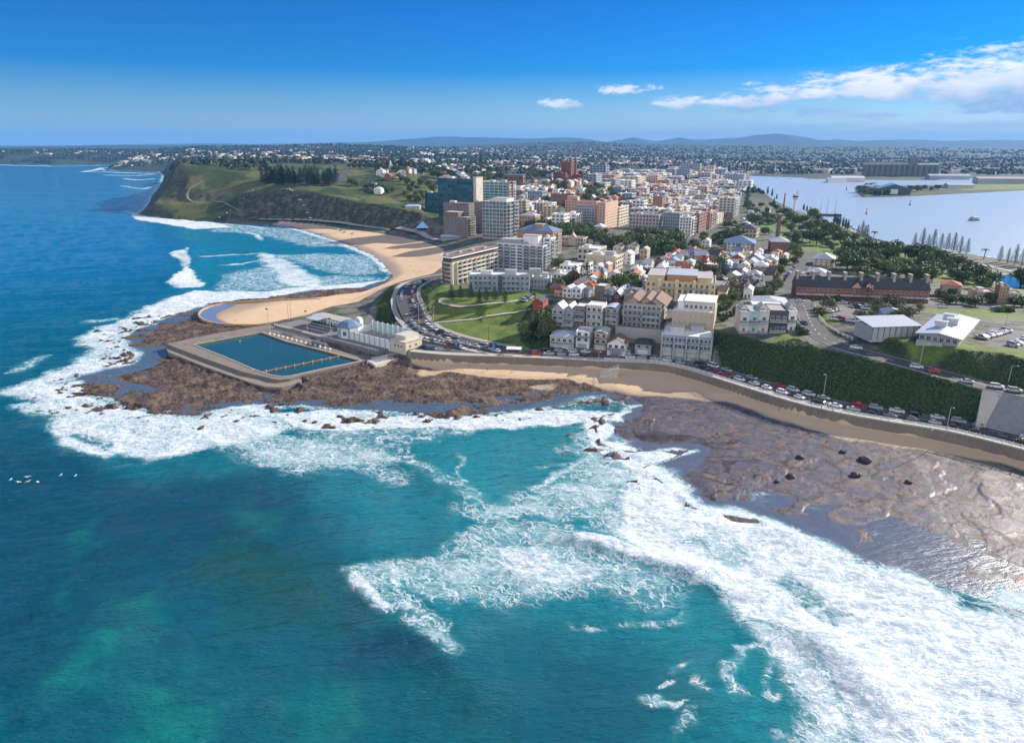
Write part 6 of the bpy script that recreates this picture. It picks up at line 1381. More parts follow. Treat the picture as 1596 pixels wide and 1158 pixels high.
lone('control_tower', 'white harbour control tower with wide round cabin on a slender shaft', 'tower', 1237, 334, [('shaft', MB().cyl(0, 0, -2, 21, 2.4, 2.0, 14), [wm('white')]), ('gallery', MB().lathe(0, 0, [(2.1, 20.9), (4.6, 23), (4.6, 24)], 16), [wm('white')]), ('cabin', MB().cyl(0, 0, 24.004, 26.6, 4.2, 4.4, 16), [GLASSB]), ('roof', MB().lathe(0, 0, [(4.8, 26.604), (4.7, 27.0), (2, 28.2), (.3, 28.6)], 16), [wm('tin')]), ('mast', MB().bar((0, 0, 28.4), (0, 0, 33), .12), [wm('grey')])], mark='the control tower')
lone('chimney_stack', 'slim red brick chimney stack left of the white control tower', 'chimney', 1221, 326, [('shaft', MB().cyl(0, 0, -2, 24, 1.5, 1.0, 10), [wm('rust')]), ('cap', MB().cyl(0, 0, 24.003, 25, 1.25, 1.25, 10), [wm('brown')])])
lone('chimney_stack', 'tall square brown brick chimney behind the square brick building', 'chimney', 1211, 373, [('shaft', MB().box(-1.5, 1.5, -1.5, 1.5, -2, 25), [wm('brown')]), ('cap', MB().box(-1.9, 1.9, -1.9, 1.9, 25.003, 26.2), [wm('sand')])])
lone('obelisk', 'white obelisk on the grassy hilltop', 'obelisk', 609, 266, [('shaft', MB().add([(-2,-2,1.5),(2,-2,1.5),(2,2,1.5),(-2,2,1.5),(-1.1,-1.1,13.5),(1.1,-1.1,13.5),(1.1,1.1,13.5),(-1.1,1.1,13.5),(0,0,15.5)], [(0,1,5,4),(1,2,6,5),(2,3,7,6),(3,0,4,7),(4,5,8),(5,6,8),(6,7,8),(7,4,8)]), [wm('white')]), ('base', MB().box(-3, 3, -3, 3, -1, 1.5), [wm('pale')])], D=1290, mark='the obelisk')
lone('radio_mast', 'thin lattice radio mast on the wooded skyline', 'mast', 516, 228, [('mast', MB().bar((0, 0, 0), (0, 0, 46), 1.3, 6, 0, .5), [wm('grey')]), ('antenna', MB().box(-3, 3, -.4, .4, 30, 31).box(-2, 2, -.4, .4, 38, 39), [wm('grey')])], D=5480)
lone('beach_tent', 'pale blue peaked marquee at the foot of the beach cliff', 'tent', 659, 357, [('canopy', MB().add([(-7,-6,1.5),(7,-6,1.5),(7,6,1.5),(-7,6,1.5),(0,0,8.5),(0,0,8.2)], [(0,1,4),(1,2,4),(2,3,4),(3,0,4),(1,0,5),(2,1,5),(3,2,5),(0,3,5)]), [mat('blue_canvas', (.30, .50, .80), .7, .08)]), ('pole', MB().bar((0, 0, 0), (0, 0, 8.6), .15).bar((-7, -6, 0), (-7, -6, 1.6), .1).bar((7, -6, 0), (7, -6, 1.6), .1).bar((7, 6, 0), (7, 6, 1.6), .1).bar((-7, 6, 0), (-7, 6, 1.6), .1), [wm('white')])])
lone('beach_pavilion', 'low pale blue roofed kiosk on the city beach promenade', 'kiosk', 703, 374, [('wall', MB().box(-10, 10, 0, 6, -2, 3.2), [wm('grey')]), ('roof', MB().skillion(-11, 11, -1.5, 7, 3.21, 1.2), [mat('pale_blue_sheet', (.42, .55, .74), .5, .08)])])
lone('beach_kiosk', 'low blue tin shelter on the clifftop behind the city beach', 'kiosk', 643, 326, [('wall', MB().box(-9, 9, 0, 8, -2, 3), [wm('pale')]), ('roof', MB().hip(-10, 10, -1, 9, 3.01, 2.2), [mat('pale_blue_sheet', (.42, .55, .74), .5, .08)])])
# ------------------------------------------------------------------ trees
nr = np.random.RandomState(11)
def leaf_cloud(centres, radii, n, size, flat=.75, droop=0.0):
    """many small leaf faces on and through a set of lumps"""
    vs = []; fs = []; cl = []
    k = len(centres); w = np.array([r*r for r in radii]); w = w/w.sum()
    pick = nr.choice(k, n, p=w)
    for i in pick:
        d = nr.normal(size=3); d /= np.linalg.norm(d); r = radii[i]*(.62+.42*nr.rand()**.6); d[2] *= flat
        c = np.array(centres[i])+d*r
        nrm = d+nr.normal(size=3)*.55; nrm /= np.linalg.norm(nrm)+1e-6
        u = np.cross(nrm, nr.normal(size=3)); u /= np.linalg.norm(u)+1e-6; v = np.cross(nrm, u); s = size*(.6+.8*nr.rand())
        o = len(vs); vs += [c+u*s, c+v*s*.7+nrm*s*.15, c-u*s, c-v*s*.7+nrm*s*.15]; fs.append((o, o+1, o+2, o+3)); cl += [np.clip(.35+.5*(d[2])+.35*(nr.rand()-.5), 0, 1)*0+nr.rand()]*4
    return vs, fs, cl
def crown_mesh(name, centres, radii, n, size, m, flat=.8):
    vs, fs, cl = leaf_cloud(centres, radii, n, size, flat)
    me = mesh_from(name, vs, fs, [m]); attr(me, 'clump', np.array(cl)); return me
LEAF = dict(broad=leafmat('broad_leaf', (.042, .074, .016), (.165, .205, .048)), fig=leafmat('fig_leaf', (.034, .064, .016), (.125, .170, .040)), olive=leafmat('olive_leaf', (.06, .075, .032), (.16, .165, .07)), pine=leafmat('pine_needle', (.018, .042, .020), (.060, .095, .042)), bare=leafmat('autumn_twig', (.11, .075, .05), (.20, .14, .09)), hedge=leafmat('hedge_leaf', (.03, .06, .015), (.10, .14, .03)), palm=leafmat('palm_leaf', (.03, .05, .018), (.10, .12, .05)))
BARK = mat('bark', (.12, .09, .065), .95, .25, .8)
def trunk_mesh(h, r, limbs, top):
    b = MB(); b.bar((0, 0, -1.0), (0, 0, h*.55), r, 7, 0, r*.7); b.bar((0, 0, h*.5), (nr.uniform(-.3, .3), nr.uniform(-.3, .3), top), r*.72, 6, 0, r*.2)
    for i in range(limbs):
        a = 2*math.pi*i/limbs+nr.rand(); q = h*(.4+.25*nr.rand()); b.bar((0, 0, q), (math.cos(a)*h*.32, math.sin(a)*h*.32, q+h*.28), r*.4, 5, 0, r*.12)
    return b.mesh('trunk', [BARK])
def broad(kind, seed, n=1300):
    """spreading evergreen, 10 m tall, built at unit scale"""
    nr.seed(seed); H_ = 9.0; cs = []; rs = []
    for i in range(14):
        a = nr.rand()*6.28; q = nr.rand()**.5*3.3; cs.append((math.cos(a)*q*1.1, math.sin(a)*q*1.1, 2.6+nr.rand()*4.6-q*.1)); rs.append(1.5+nr.rand()*1.3)
    cs.append((0, 0, 5.4)); rs.append(3.0)
    return crown_mesh('crown', cs, rs, n, .42, LEAF[kind]), trunk_mesh(4.2, .34, 5, 6.4)
def norfolk(seed, n=1):
    """tiered conifer, 14 m"""
    nr.seed(seed); vs = []; fs = []; cl = []; H_ = 14.0; z = 1.2
    while z < H_-.4:
        t = (z-1.2)/(H_-1.2); L = (1-t)**.8*3.3+.35; nb = 7
        for i in range(nb):
            a = 2*math.pi*(i+nr.rand()*.5)/nb; l = L*(.8+.35*nr.rand()); c = nr.rand()
            for q in np.linspace(.25, 1, 6):
                p = np.array((math.cos(a)*l*q, math.sin(a)*l*q, z+.22*l*q*q))
                for s in (-1, 1):
                    o = len(vs); sd = np.array((-math.sin(a), math.cos(a), 0))*s; w = (.55*(1.1-q*.6)); up = np.array((0, 0, .28))
                    ax = np.array((math.cos(a), math.sin(a), .2))*.45
                    vs += [p-ax*.6, p+sd*w+up*.6, p+ax+up*.3, p-sd*.05-up*.25]; fs.append((o, o+1, o+2, o+3)); cl += [c]*4
        z += .72+.1*nr.rand()
    for i in range(60):
        o = len(vs); a = nr.rand()*6.28; zz = 2.5+nr.rand()*11.6; r_ = .35*(1-(zz-2.5)/12)+.08; p = np.array((math.cos(a)*r_, math.sin(a)*r_, zz)); vs += [p+(.2, 0, 0), p+(0, .2, .3), p-(.2, 0, 0), p+(0, -.2, .25)]; fs.append((o, o+1, o+2, o+3)); cl += [.4]*4
    me = mesh_from('crown', vs, fs, [LEAF['pine']]); attr(me, 'clump', np.array(cl)); b = MB(); b.bar((0, 0, -1), (0, 0, 13.6), .26, 7, 0, .06); return me, b.mesh('trunk', [BARK])
def column(seed):
    nr.seed(seed); cs = [(nr.uniform(-.4, .4), nr.uniform(-.4, .4), z) for z in np.linspace(1.6, 11.5, 9)]; rs = [1.5*(1-abs(z-5)/11)+.25 for z in np.linspace(1.6, 11.5, 9)]
    return crown_mesh('crown', cs, rs, 620, .40, LEAF['pine'], 1.2), trunk_mesh(3, .25, 0, 10)
def palm(seed):
    nr.seed(seed); vs = []; fs = []; cl = []
    for i in range(20):
        a = nr.rand()*6.28; l = 2.6+nr.rand()*.8; up = .3+nr.rand()*1.0; pr = None; c = nr.rand()
        for q in np.linspace(0, 1, 6):
            p = np.array((math.cos(a)*l*q, math.sin(a)*l*q, 7.2+up*q*2-2.6*q*q)); sd = np.array((-math.sin(a), math.cos(a), 0))*(.42*math.sin(math.pi*min(1, q*.9+.08)))
            if pr is not None:
                for s in (-1, 1): o = len(vs); vs += [pr[0], p, p+sd*s-(0, 0, .2), pr[0]+pr[1]*s-(0, 0, .2)]; fs.append((o, o+1, o+2, o+3)); cl += [c]*4
            pr = (p, sd)
    me = mesh_from('crown', vs, fs, [LEAF['palm']]); attr(me, 'clump', np.array(cl)); b = MB(); b.bar((0, 0, -1), (.15, 0, 7.3), .3, 8, 0, .22); return me, b.mesh('trunk', [BARK])
def shrub(kind, seed, n=420):
    nr.seed(seed); cs = [(nr.uniform(-1.2, 1.2), nr.uniform(-1.2, 1.2), .7+nr.rand()*.9) for _ in range(6)]
    return crown_mesh('crown', cs, [.9+nr.rand()*.5 for _ in range(6)], n, .30, LEAF[kind], .8), trunk_mesh(1.0, .10, 2, 1.2)
PROTO = {}
for k, f in (('broad', lambda s: broad('broad', s)), ('fig', lambda s: broad('fig', s)), ('olive', lambda s: broad('olive', s, 620)), ('bare', lambda s: broad('bare', s, 330)), ('norfolk', norfolk), ('column', column), ('palm', palm), ('shrub', lambda s: shrub('hedge', s)), ('darkshrub', lambda s: shrub('broad', s))):
    PROTO[k] = [f(100+i) for i in range(3)]
HT = dict(broad=9.0, fig=9.0, olive=9.0, bare=9.0, norfolk=14.0, column=12.6, palm=8.0, shrub=2.6, darkshrub=2.6)
NAMES = dict(broad=('tree', 'bushy evergreen tree'), fig=('fig_tree', 'dark spreading fig tree'), olive=('coastal_tree', 'olive green coastal tree'), bare=('tree', 'thin brownish leafless tree'), norfolk=('norfolk_pine', 'tiered conical pine'), column=('cypress', 'dark narrow column shaped tree'), palm=('palm_tree', 'palm with arching fronds'), shrub=('shrub', 'round bright green shrub'), darkshrub=('shrub', 'low dark green shrub'))
GENERIC = []                              # things named later by what stands near them: (object, description, x, y)
NTREE = [0]
def tree(kind, x, y, h, label=None, group=None, z=None, wide=1.0):
    NTREE[0] += 1; i = NTREE[0]
    me, tr = PROTO[kind][i % 3]; s = h/HT[kind]
    o = empty(NAMES[kind][0], (x, y, ground(x, y) if z is None else z), (i*2.399) % 6.28); o.scale = (s*wide, s*wide, s)
    c = link('crown', me, o); t = link('trunk', tr, o)
    tag(o, label, 'shrub' if 'shrub' in kind else 'tree', group)
    if not label: GENERIC.append((o, NAMES[kind][1], x, y))
    FOOT.append((x, y, h*.18)); return o
def trees_at(kind, pts, group, h, jit=.15, wide=1.0):
    for u, v in pts: x, y, z = on(u, v); tree(kind, x, y, h*(1+nr.uniform(-jit, jit)), None, group, z, wide)
G1, G2, G3 = 'pines along the harbour shore', 'trees of the foreshore park', 'trees among the town houses'
nr.seed(5)
trees_at('norfolk', [(1424,386),(1436,386),(1445,388),(1453,389),(1465,390),(1475,391),(1485,393),(1495,396),(1506,396),(1557,409),(1569,411),(1580,414),(1591,416),(1336,371),(1342,372),(1347,373),(1350,374),(1612,420)], G1, 17, .22, .8)
trees_at('column', [(1300,350),(1304,351),(1308,352),(1313,354),(1317,357),(1321,358),(1252,330),(1257,332),(1262,334),(1196,303),(1203,307),(1210,312),(1206,318)], 'dark columnar trees by the harbour', 14, .2)
trees_at('palm', [(1324,362),(1361,374),(1533,404),(1568,470),(1350,470)], 'palms', 9, .2)
trees_at('fig', [(1241,372),(1250,376),(1262,378),(1272,382),(1282,372),(1292,366),(1300,372),(1310,380),(1285,352),(1275,346),(1268,340),(1240,350),(1250,352),(1262,360),(1230,345),(1323,392),(1335,397),(1345,402),(1358,406),(1370,404),(1384,410),(1350,395),(1375,398),(1395,396),(1410,404),(1425,404),(1438,408),(1450,412),(1462,414),(1478,414),(1492,418),(1503,436),(1510,430),(1516,440),(1524,436),(1496,442),(1545,446),(1528,450),(1590,446),(1452,430),(1440,436),(1430,436),(1330,425),(1320,420)], G2, 12.5, .3, 1.15)
trees_at('broad', [(1232,362),(1225,372),(1236,395),(1246,402),(1296,392),(1306,400),(1322,408),(1330,412),(1222,352),(1212,345),(1220,335),(1205,340),(1195,332),(1388,424),(1400,430),(1412,434),(1340,436),(1352,440)], G2, 9, .3)
trees_at('fig', [(880,372),(890,374),(898,377),(906,372),(866,362),(874,360),(884,364),(938,384),(946,388),(954,390),(962,392),(972,390),(980,392),(990,388),(1000,386),(1008,390),(1016,386),(985,380),(995,378),(1022,380),(1030,388),(1012,398),(1032,396),(1040,392),(926,380),(1050,388),(1056,396),(1046,400),(1060,378),(1158,360),(1171,348),(1177,352),(1193,366),(1150,372),(1140,378),(1128,374),(1136,370)], 'trees of the shady town park', 13, .3, 1.15)
trees_at('norfolk', [(896,446),(906,444),(914,446),(937,449),(1086,432),(1094,436),(1122,450),(1119,440),(1126,434)], 'pines among the hillside houses', 15, .2)
trees_at('fig', [(955,453),(962,449),(972,452),(980,455),(990,458),(944,456),(985,450)], 'dark trees behind the hillside row', 9, .2)
trees_at('broad', [(1128,470),(1134,462),(1142,466),(1212,450),(1206,440),(1218,428),(1202,452),(1236,412),(1240,404),(1192,456),(1066,412),(1075,416),(1050,410),(1120,418),(1100,400),(1108,398),(930,414),(903,432),(882,446),(872,452),(870,420),(858,452),(1104,414)], G3, 7, .35)
trees_at('bare', [(1131,345),(1137,342),(1142,460),(1135,350),(820,342),(826,346)], 'thin trees in the town', 12, .2)
trees_at('shrub', [(1122,494),(1130,496),(1138,492),(1126,500),(1240,516),(1249,520),(1300,470),(1280,492),(1276,488)], 'shrubs', 3.4, .3)
trees_at('darkshrub', [(1130,480),(1136,478),(1124,484),(1160,484),(1168,482),(1150,486)], 'shrubs', 4.0, .3)
trees_at('olive', [(1288,480),(1294,484),(1335,500),(1345,502),(1355,498),(1362,492),(1370,488),(1378,490),(1390,500),(1400,498),(1408,500),(1416,498),(1395,484),(1402,480),(1433,488),(1385,478),(1366,482)], 'coastal trees by the car park', 6.5, .25)
trees_at('fig', [(1480,474),(1490,474),(1500,474),(1512,476),(1520,478),(1580,478),(1592,478),(1474,470)], 'hedge trees along the oval road', 6, .2, 1.3)
trees_at('darkshrub', [(1552,484),(1560,486),(1568,485),(1575,487)], 'shrubs', 3, .3)
trees_at('norfolk', [(704,468),(718,466),(734,467),(747,473),(758,470),(771,469),(787,473)], 'young pines on the park lawn', 9, .12, 1.1)
trees_at('broad', [(840,512),(834,520),(846,506),(852,518),(826,525)], 'trees on the shaded bank', 8, .25)
trees_at('norfolk', [(832,530)], 'trees on the shaded bank', 13, .1, 1.2)
trees_at('olive', [(848,528),(856,522)], 'trees on the shaded bank', 8, .1)
trees_at('fig', [(1480,466),(1463,466),(1540,472)], G2, 7, .2)
# the pine grove on the headland and trees of the hill park
for i in range(70):
    u = 408+116*nr.rand(); v = 276+13*nr.rand()+(u-408)*.02; x, y, z = on(u, v); tree('norfolk', x, y, 19*(1+nr.uniform(-.25, .2)), None, 'dark pine grove on the headland', z, 1.15)
trees_at('fig', [(622,280),(628,284),(636,288),(644,290),(650,296),(656,290),(662,284),(640,300),(630,306),(648,306),(656,304),(668,294),(674,300),(598,296),(590,298),(580,296),(570,294),(556,291),(548,290),(612,300),(604,302),(660,312),(668,318),(652,318),(640,314)], 'trees on the hill above the city beach', 11, .35)
trees_at('norfolk', [(626,268),(657,262),(633,276),(785,268),(790,270)], 'tall pines on the hill', 24, .15)
trees_at('fig', [(545,262),(552,263),(560,263),(568,263),(576,264),(584,264),(592,266),(600,268),(590,272),(616,270),(624,272)], 'trees round the obelisk hill', 13, .25)
# ------------------------------------------------------------------ the remaining houses of the town, row by row
ROADS = [(l, w) for l, w in ((CURVE, 11), (UPPER, 7), (HILLST, 9), (CROSS, 6), (OVALRD, 5), (MAINST, 10), (ESP, 8), (FORE, 6))]
def clear_of_roads(x, y, r):
    for l, w in ROADS:
        if np.min(np.hypot(l[:, 0]-x, l[:, 1]-y)) < w+r*.7: return False
    return True
fr = random.Random(21)
WALLS = [('white', 'white'), ('cream', 'cream'), ('pale', 'pale'), ('brick', 'red brick'), ('sand', 'tan'), ('pink', 'pink'), ('grey', 'grey')]
ROOFS = [('tin', 'silver'), ('whitetin', 'white'), ('tin', 'silver'), ('slate', 'dark slate'), ('terracotta', 'red tiled'), ('bluesteel', 'blue grey'), ('browntile', 'brown tiled'), ('membrane', 'grey')]
_hm = {}
def small_house(kind):
    """shared meshes for one house type; windows, door, chimney as parts"""
    if kind in _hm: return _hm[kind]
    w, d, e, wl, rf, stl = kind
    b = MB(); b.box(-w/2, w/2, 0, d, -3, e); r = MB(); rs = .26*min(w, d)
    if stl == 'gable': b.gable_wall(-w/2+.01, w/2-.01, .01, d-.01, e, .3*w, 'y'); r.gable(-w/2-.35, w/2+.35, -.4, d+.4, e-.2, .3*w+.22, 'y')
    elif stl == 'cross': b.gable_wall(-w/2+.01, w/2-.01, .01, d-.01, e, .24*d, 'x'); r.gable(-w/2-.35, w/2+.35, -.4, d+.4, e-.15, .24*d+.2, 'x')
    elif stl == 'hip': r.hip(-w/2-.4, w/2+.4, -.4, d+.4, e+.01, rs)
    else: b.box(-w/2, w/2, 0, .3, e, e+.6); b.box(w/2-.3, w/2, .3, d, e, e+.6); r.box(-w/2+.01, w/2-.304, .304, d, e+.004, e+.12)
    q = MB().box(-.4, .4, -.3, .3, 0, 2.3).box(-.5, .5, -.4, .4, 2.303, 2.5).mesh('chimney', [wm('brick')])
    dm = MB().box(-.5, .5, -.05, .04, .02, 2.1).mesh('door', [wm('timber')])
    _hm[kind] = (b.mesh('wall', [wm(wl)]), r.mesh('roof', [wm(rf)]), q, dm, rs); return _hm[kind]
NH = [0]
def put_house(x, y, rz, kind, desc, group, detail=2, name='house'):
    w, d, e, wl, rf, stl = kind; me, ro, ch, dm, rs = small_house(kind); z = min(ground(x, y), ground(x-math.sin(rz)*d, y+math.cos(rz)*d))+.3
    t = empty(name, (x, y, z), rz); tag(t, None, 'house', group); link('wall', me, t); r = link('roof', ro, t); NH[0] += 1
    if detail:
        st = 2 if e > 5 else 1
        if fr.random() < .6: link('chimney', ch, r, (w*.28*fr.choice((-1, 1)), d*.55, e+.2))
        for k in range(st):
            for i in range(2):
                if k == 0 and i == 0: link('door', dm, t, (-w*.22, 0, 0)); continue
                win(t, -w*.22+w*.44*i, 0, .9+3*k, 1.3, 1.5, 'F')
            if detail > 1:
                for i in range(2): win(t, w/2, d*(.3+.4*i), 1+3*k, 1.0, 1.4, 'R', None, None, 0)
    FOOT.append((x-math.sin(rz)*d/2, y+math.cos(rz)*d/2, max(w, d)*.42)); GENERIC.append((t, desc, x, y)); return t
SIZES = [(7.0, 11.0, 5.8), (8.0, 10.0, 3.6), (9.0, 9.0, 5.8), (6.0, 12.0, 6.2), (10.0, 12.0, 6.4)]
def fill(poly_uv, z, pitch_a, pitch_b, prob, group, limit, rz=-27, detail=2, sc=1.0):
    poly = XY(poly_uv, z); a = R(rz); r = np.array((math.cos(a), math.sin(a))); f = np.array((-math.sin(a), math.cos(a))); c = poly.mean(0); n = 0
    ia = (poly-c) @ r; ib = (poly-c) @ f; spots = [(i, j) for i in np.arange(ia.min(), ia.max(), pitch_a) for j in np.arange(ib.min(), ib.max(), pitch_b)]
    for i, j in spots:
        p = c+r*(i+fr.uniform(-2, 2))+f*(j+fr.uniform(-1.2, 1.2))
        if n >= limit or fr.random() > prob or not inpoly(np.array([p[0]]), np.array([p[1]]), poly)[0]: continue
        s = SIZES[fr.randrange(5)]; w, d, e = (round(q*sc, 1) for q in s)
        if not free(p[0]-math.sin(a)*d/2, p[1]+math.cos(a)*d/2, max(w, d)*.36) or not clear_of_roads(p[0], p[1], w): continue
        wl = fr.choices(WALLS, (8, 5, 4, 4, 3, 2, 2))[0]; rf = fr.choice(ROOFS); stl = fr.choices(('gable', 'hip', 'cross', 'flat'), (5, 4, 3, 2))[0]
        sn = {'gable': 'gable', 'hip': 'hip', 'cross': 'long gable', 'flat': 'flat'}[stl]
        put_house(p[0], p[1], a+R(fr.uniform(-4, 4)), (w, d, e, wl[0], rf[0], stl), f'{wl[1]} house with {rf[1]} {sn} roof', group, detail); n += 1
EASTH = 'houses of the old town by the beach'
fill([(980,432),(1010,410),(1040,396),(1120,398),(1150,392),(1170,398),(1230,398),(1240,404),(1232,430),(1215,450),(1200,470),(1130,470),(1118,440),(1050,436)], 14, 10.5, 13, .9, EASTH, 92, detail=2, sc=.92)
fill([(860,446),(905,440),(960,436),(1000,440),(1000,465),(930,462),(870,456)], 15, 11, 14, .5, EASTH, 12)
fill([(800,306),(900,292),(960,296),(960,318),(905,322),(900,330),(860,330),(810,330)], 25, 17, 22, .9, 'houses on the cathedral hill', 60, rz=-20, detail=1, sc=1.15)
fill([(640,300),(690,268),(800,266),(870,282),(800,296),(760,300),(690,292)], 38, 19, 26, .8, 'houses on the cathedral hill', 60, rz=-24, detail=1, sc=1.2)
fill([(560,300),(600,288),(650,292),(670,312),(640,318),(600,312)], 32, 18, 26, .5, 'houses above the city beach', 14, rz=-10, detail=1, sc=1.2)
# commercial blocks filling the city centre
_cm = {}
def city_block(x, y, rz, w, d, h, wl, rf, desc):
    g = dict(loc=(x, y, ground(x, y)), rz=rz, w=w, d=d, h=h); t = thing('city_building', None, 'building', g, 'lesser city buildings')
    shell(t, g, wl, rf, parapet=.7, base=3); n = max(2, int(h/3.6)); dz = (h-.8)/n; nb = 3
    for face, L in (('F', w), ('R', d)): wins(t, g, face, n, nb, L/nb*.62, dz*.5, dz*.3, dz, mull=1)
    if fr.random() < .6: plant(t, w*.1, d*.5, h-.57, w*.3, d*.3, 2.2, fr.choice(('pale', 'grey', 'white')))
    GENERIC.append((t, desc, x, y))
def fill_city(poly_uv, z, pa, pb, prob, limit, hs, rz=-27):
    poly = XY(poly_uv, z); a = R(rz); r = np.array((math.cos(a), math.sin(a))); f = np.array((-math.sin(a), math.cos(a))); c = poly.mean(0); n = 0
    ia = (poly-c) @ r; ib = (poly-c) @ f
    for i in np.arange(ia.min(), ia.max(), pa):
        for j in np.arange(ib.min(), ib.max(), pb):
            p = c+r*(i+fr.uniform(-4, 4))+f*(j+fr.uniform(-4, 4))
            if n >= limit or fr.random() > prob or not inpoly(np.array([p[0]]), np.array([p[1]]), poly)[0]: continue
            w = fr.uniform(.55, .85)*pa; d = fr.uniform(.5, .8)*pb; h = fr.uniform(*hs)*(1.5 if fr.random() < .15 else 1)
            if not free(p[0]-math.sin(a)*d/2, p[1]+math.cos(a)*d/2, min(w, d)*.45) or not clear_of_roads(p[0], p[1], w*.4): continue
            wl = fr.choices((('white', 'white'), ('cream', 'cream'), ('pale', 'pale'), ('brick', 'brick'), ('mauve', 'mauve'), ('bluegrey', 'blue grey'), ('sand', 'tan'), ('orange', 'orange brick')), (6, 4, 5, 4, 3, 4, 3, 2))[0]; rf = fr.choice((('membrane', 'grey'), ('whitetin', 'white'), ('tin', 'silver'), ('whitetin', 'white')))
            city_block(p[0], p[1], a, w, d, h, wl[0], rf[0], f'{"tall" if h > 14 else "low"} {wl[1]} block with {rf[1]} roof'); n += 1
fill_city([(965,330),(1000,300),(1090,290),(1150,296),(1150,320),(1115,345),(1060,350),(990,345)], 6, 25, 30, .85, 140, (7, 14))
fill_city([(900,302),(960,280),(1060,272),(1160,276),(1165,290),(1080,296),(1000,306),(960,314)], 8, 38, 52, .85, 120, (8, 18))
fill_city([(780,352),(860,340),(905,352),(880,368),(820,362)], 14, 24, 28, .7, 10, (7, 12))
# street trees scattered between
def fill_trees(poly_uv, z, n, kinds, hrange, group):
    poly = XY(poly_uv, z); x0, y0 = poly.min(0); x1, y1 = poly.max(0); k = 0; t = 0
    while k < n and t < n*40:
        t += 1; x, y = fr.uniform(x0, x1), fr.uniform(y0, y1)
        if not inpoly(np.array([x]), np.array([y]), poly)[0] or not free(x, y, 1.2) or not clear_of_roads(x, y, 1): continue
        tree(fr.choice(kinds), x, y, fr.uniform(*hrange), None, group); k += 1
fill_trees([(980,436),(1010,410),(1040,396),(1120,398),(1230,398),(1215,450),(1200,470),(1120,470),(1050,436)], 14, 40, ['broad', 'fig', 'olive'], (4, 7.5), G3)
fill_trees([(640,300),(690,268),(800,266),(960,290),(960,318),(900,330),(800,306),(690,296)], 30, 80, ['broad', 'fig', 'broad'], (8, 15), 'trees on the cathedral hill')
fill_trees([(965,330),(1000,280),(1150,276),(1150,330),(1060,350)], 6, 40, ['fig', 'broad'], (7, 12), 'trees among the city buildings')
def fill_uv(poly, tries, house_p, limit_h, limit_t, group_h, group_t, detail=1, sc=1.1, hr=(7, 13)):
    pl = np.array(poly, float); u0, v0 = pl.min(0); u1, v1 = pl.max(0); nh = nt_ = 0
    for _ in range(tries):
        u, v = fr.uniform(u0, u1), fr.uniform(v0, v1)
        if not inpoly(np.array([u]), np.array([v]), pl)[0]: continue
        x, y, z = on(u, v); a = R(-27+fr.uniform(-5, 5))
        if fr.random() < house_p and nh < limit_h:
            s = SIZES[fr.randrange(5)]; w, d, e = (round(q*sc, 1) for q in s)
            if not free(x-math.sin(a)*d/2, y+math.cos(a)*d/2, max(w, d)*.40) or not clear_of_roads(x, y, w): continue
            wl = fr.choices(WALLS, (8, 5, 4, 4, 3, 2, 2))[0]; rf = fr.choice(ROOFS); stl = fr.choices(('gable', 'hip', 'cross', 'flat'), (5, 4, 3, 2))[0]; sn = {'gable': 'gable', 'hip': 'hip', 'cross': 'long gable', 'flat': 'flat'}[stl]
            put_house(x, y, a, (w, d, e, wl[0], rf[0], stl), f'{wl[1]} house with {rf[1]} {sn} roof', group_h, detail); nh += 1
        elif nt_ < limit_t and free(x, y, 1.5) and clear_of_roads(x, y, 1):
            tree(fr.choice(('fig', 'broad')) if 'park' in group_t else 'broad', x, y, fr.uniform(*hr), None, group_t, z, 1.1); nt_ += 1
fill_uv([(858,438),(1003,434),(1003,472),(925,470),(862,462)], 500, .9, 18, 4, EASTH, G3, 2, .8, (4, 7))
fill_uv([(1120,455),(1170,465),(1200,472),(1160,484),(1122,480)], 200, .9, 6, 3, EASTH, G3, 2, .8, (4, 7))
fill_uv([(890,286),(1000,290),(1040,300),(1000,326),(960,330),(900,325)], 900, .5, 26, 40, 'houses on the cathedral hill', 'trees on the cathedral hill')
fill_uv([(660,262),(880,262),(880,300),(700,300)], 900, .5, 34, 60, 'houses on the cathedral hill', 'trees on the cathedral hill', 1, 1.2)
fill_uv([(1120,398),(1235,398),(1236,425),(1214,452),(1200,470),(1110,470),(1060,436),(1100,420)], 500, .8, 20, 22, EASTH, G3, 2, .85, (4, 7))
fill_uv([(1045,350),(1110,345),(1150,330),(1195,345),(1160,380),(1110,392),(1040,386)], 400, .45, 8, 30, EASTH, G3, 1, 1.0, (6, 10))
fill_uv([(1160,300),(1195,312),(1235,340),(1235,352),(1180,352),(1160,330)], 300, .1, 3, 26, EASTH, G2, 1, 1.0, (7, 12))
fill_uv([(800,345),(905,352),(960,372),(900,378),(800,372)], 400, .2, 4, 30, EASTH, 'trees of the shady town park', 1, 1.0, (8, 13))
fill_uv([(1230,345),(1300,346),(1340,364),(1400,392),(1490,412),(1540,436),(1500,446),(1400,440),(1310,415),(1240,398)], 300, .0, 0, 46, EASTH, G2, 1, 1.0, (7, 13))
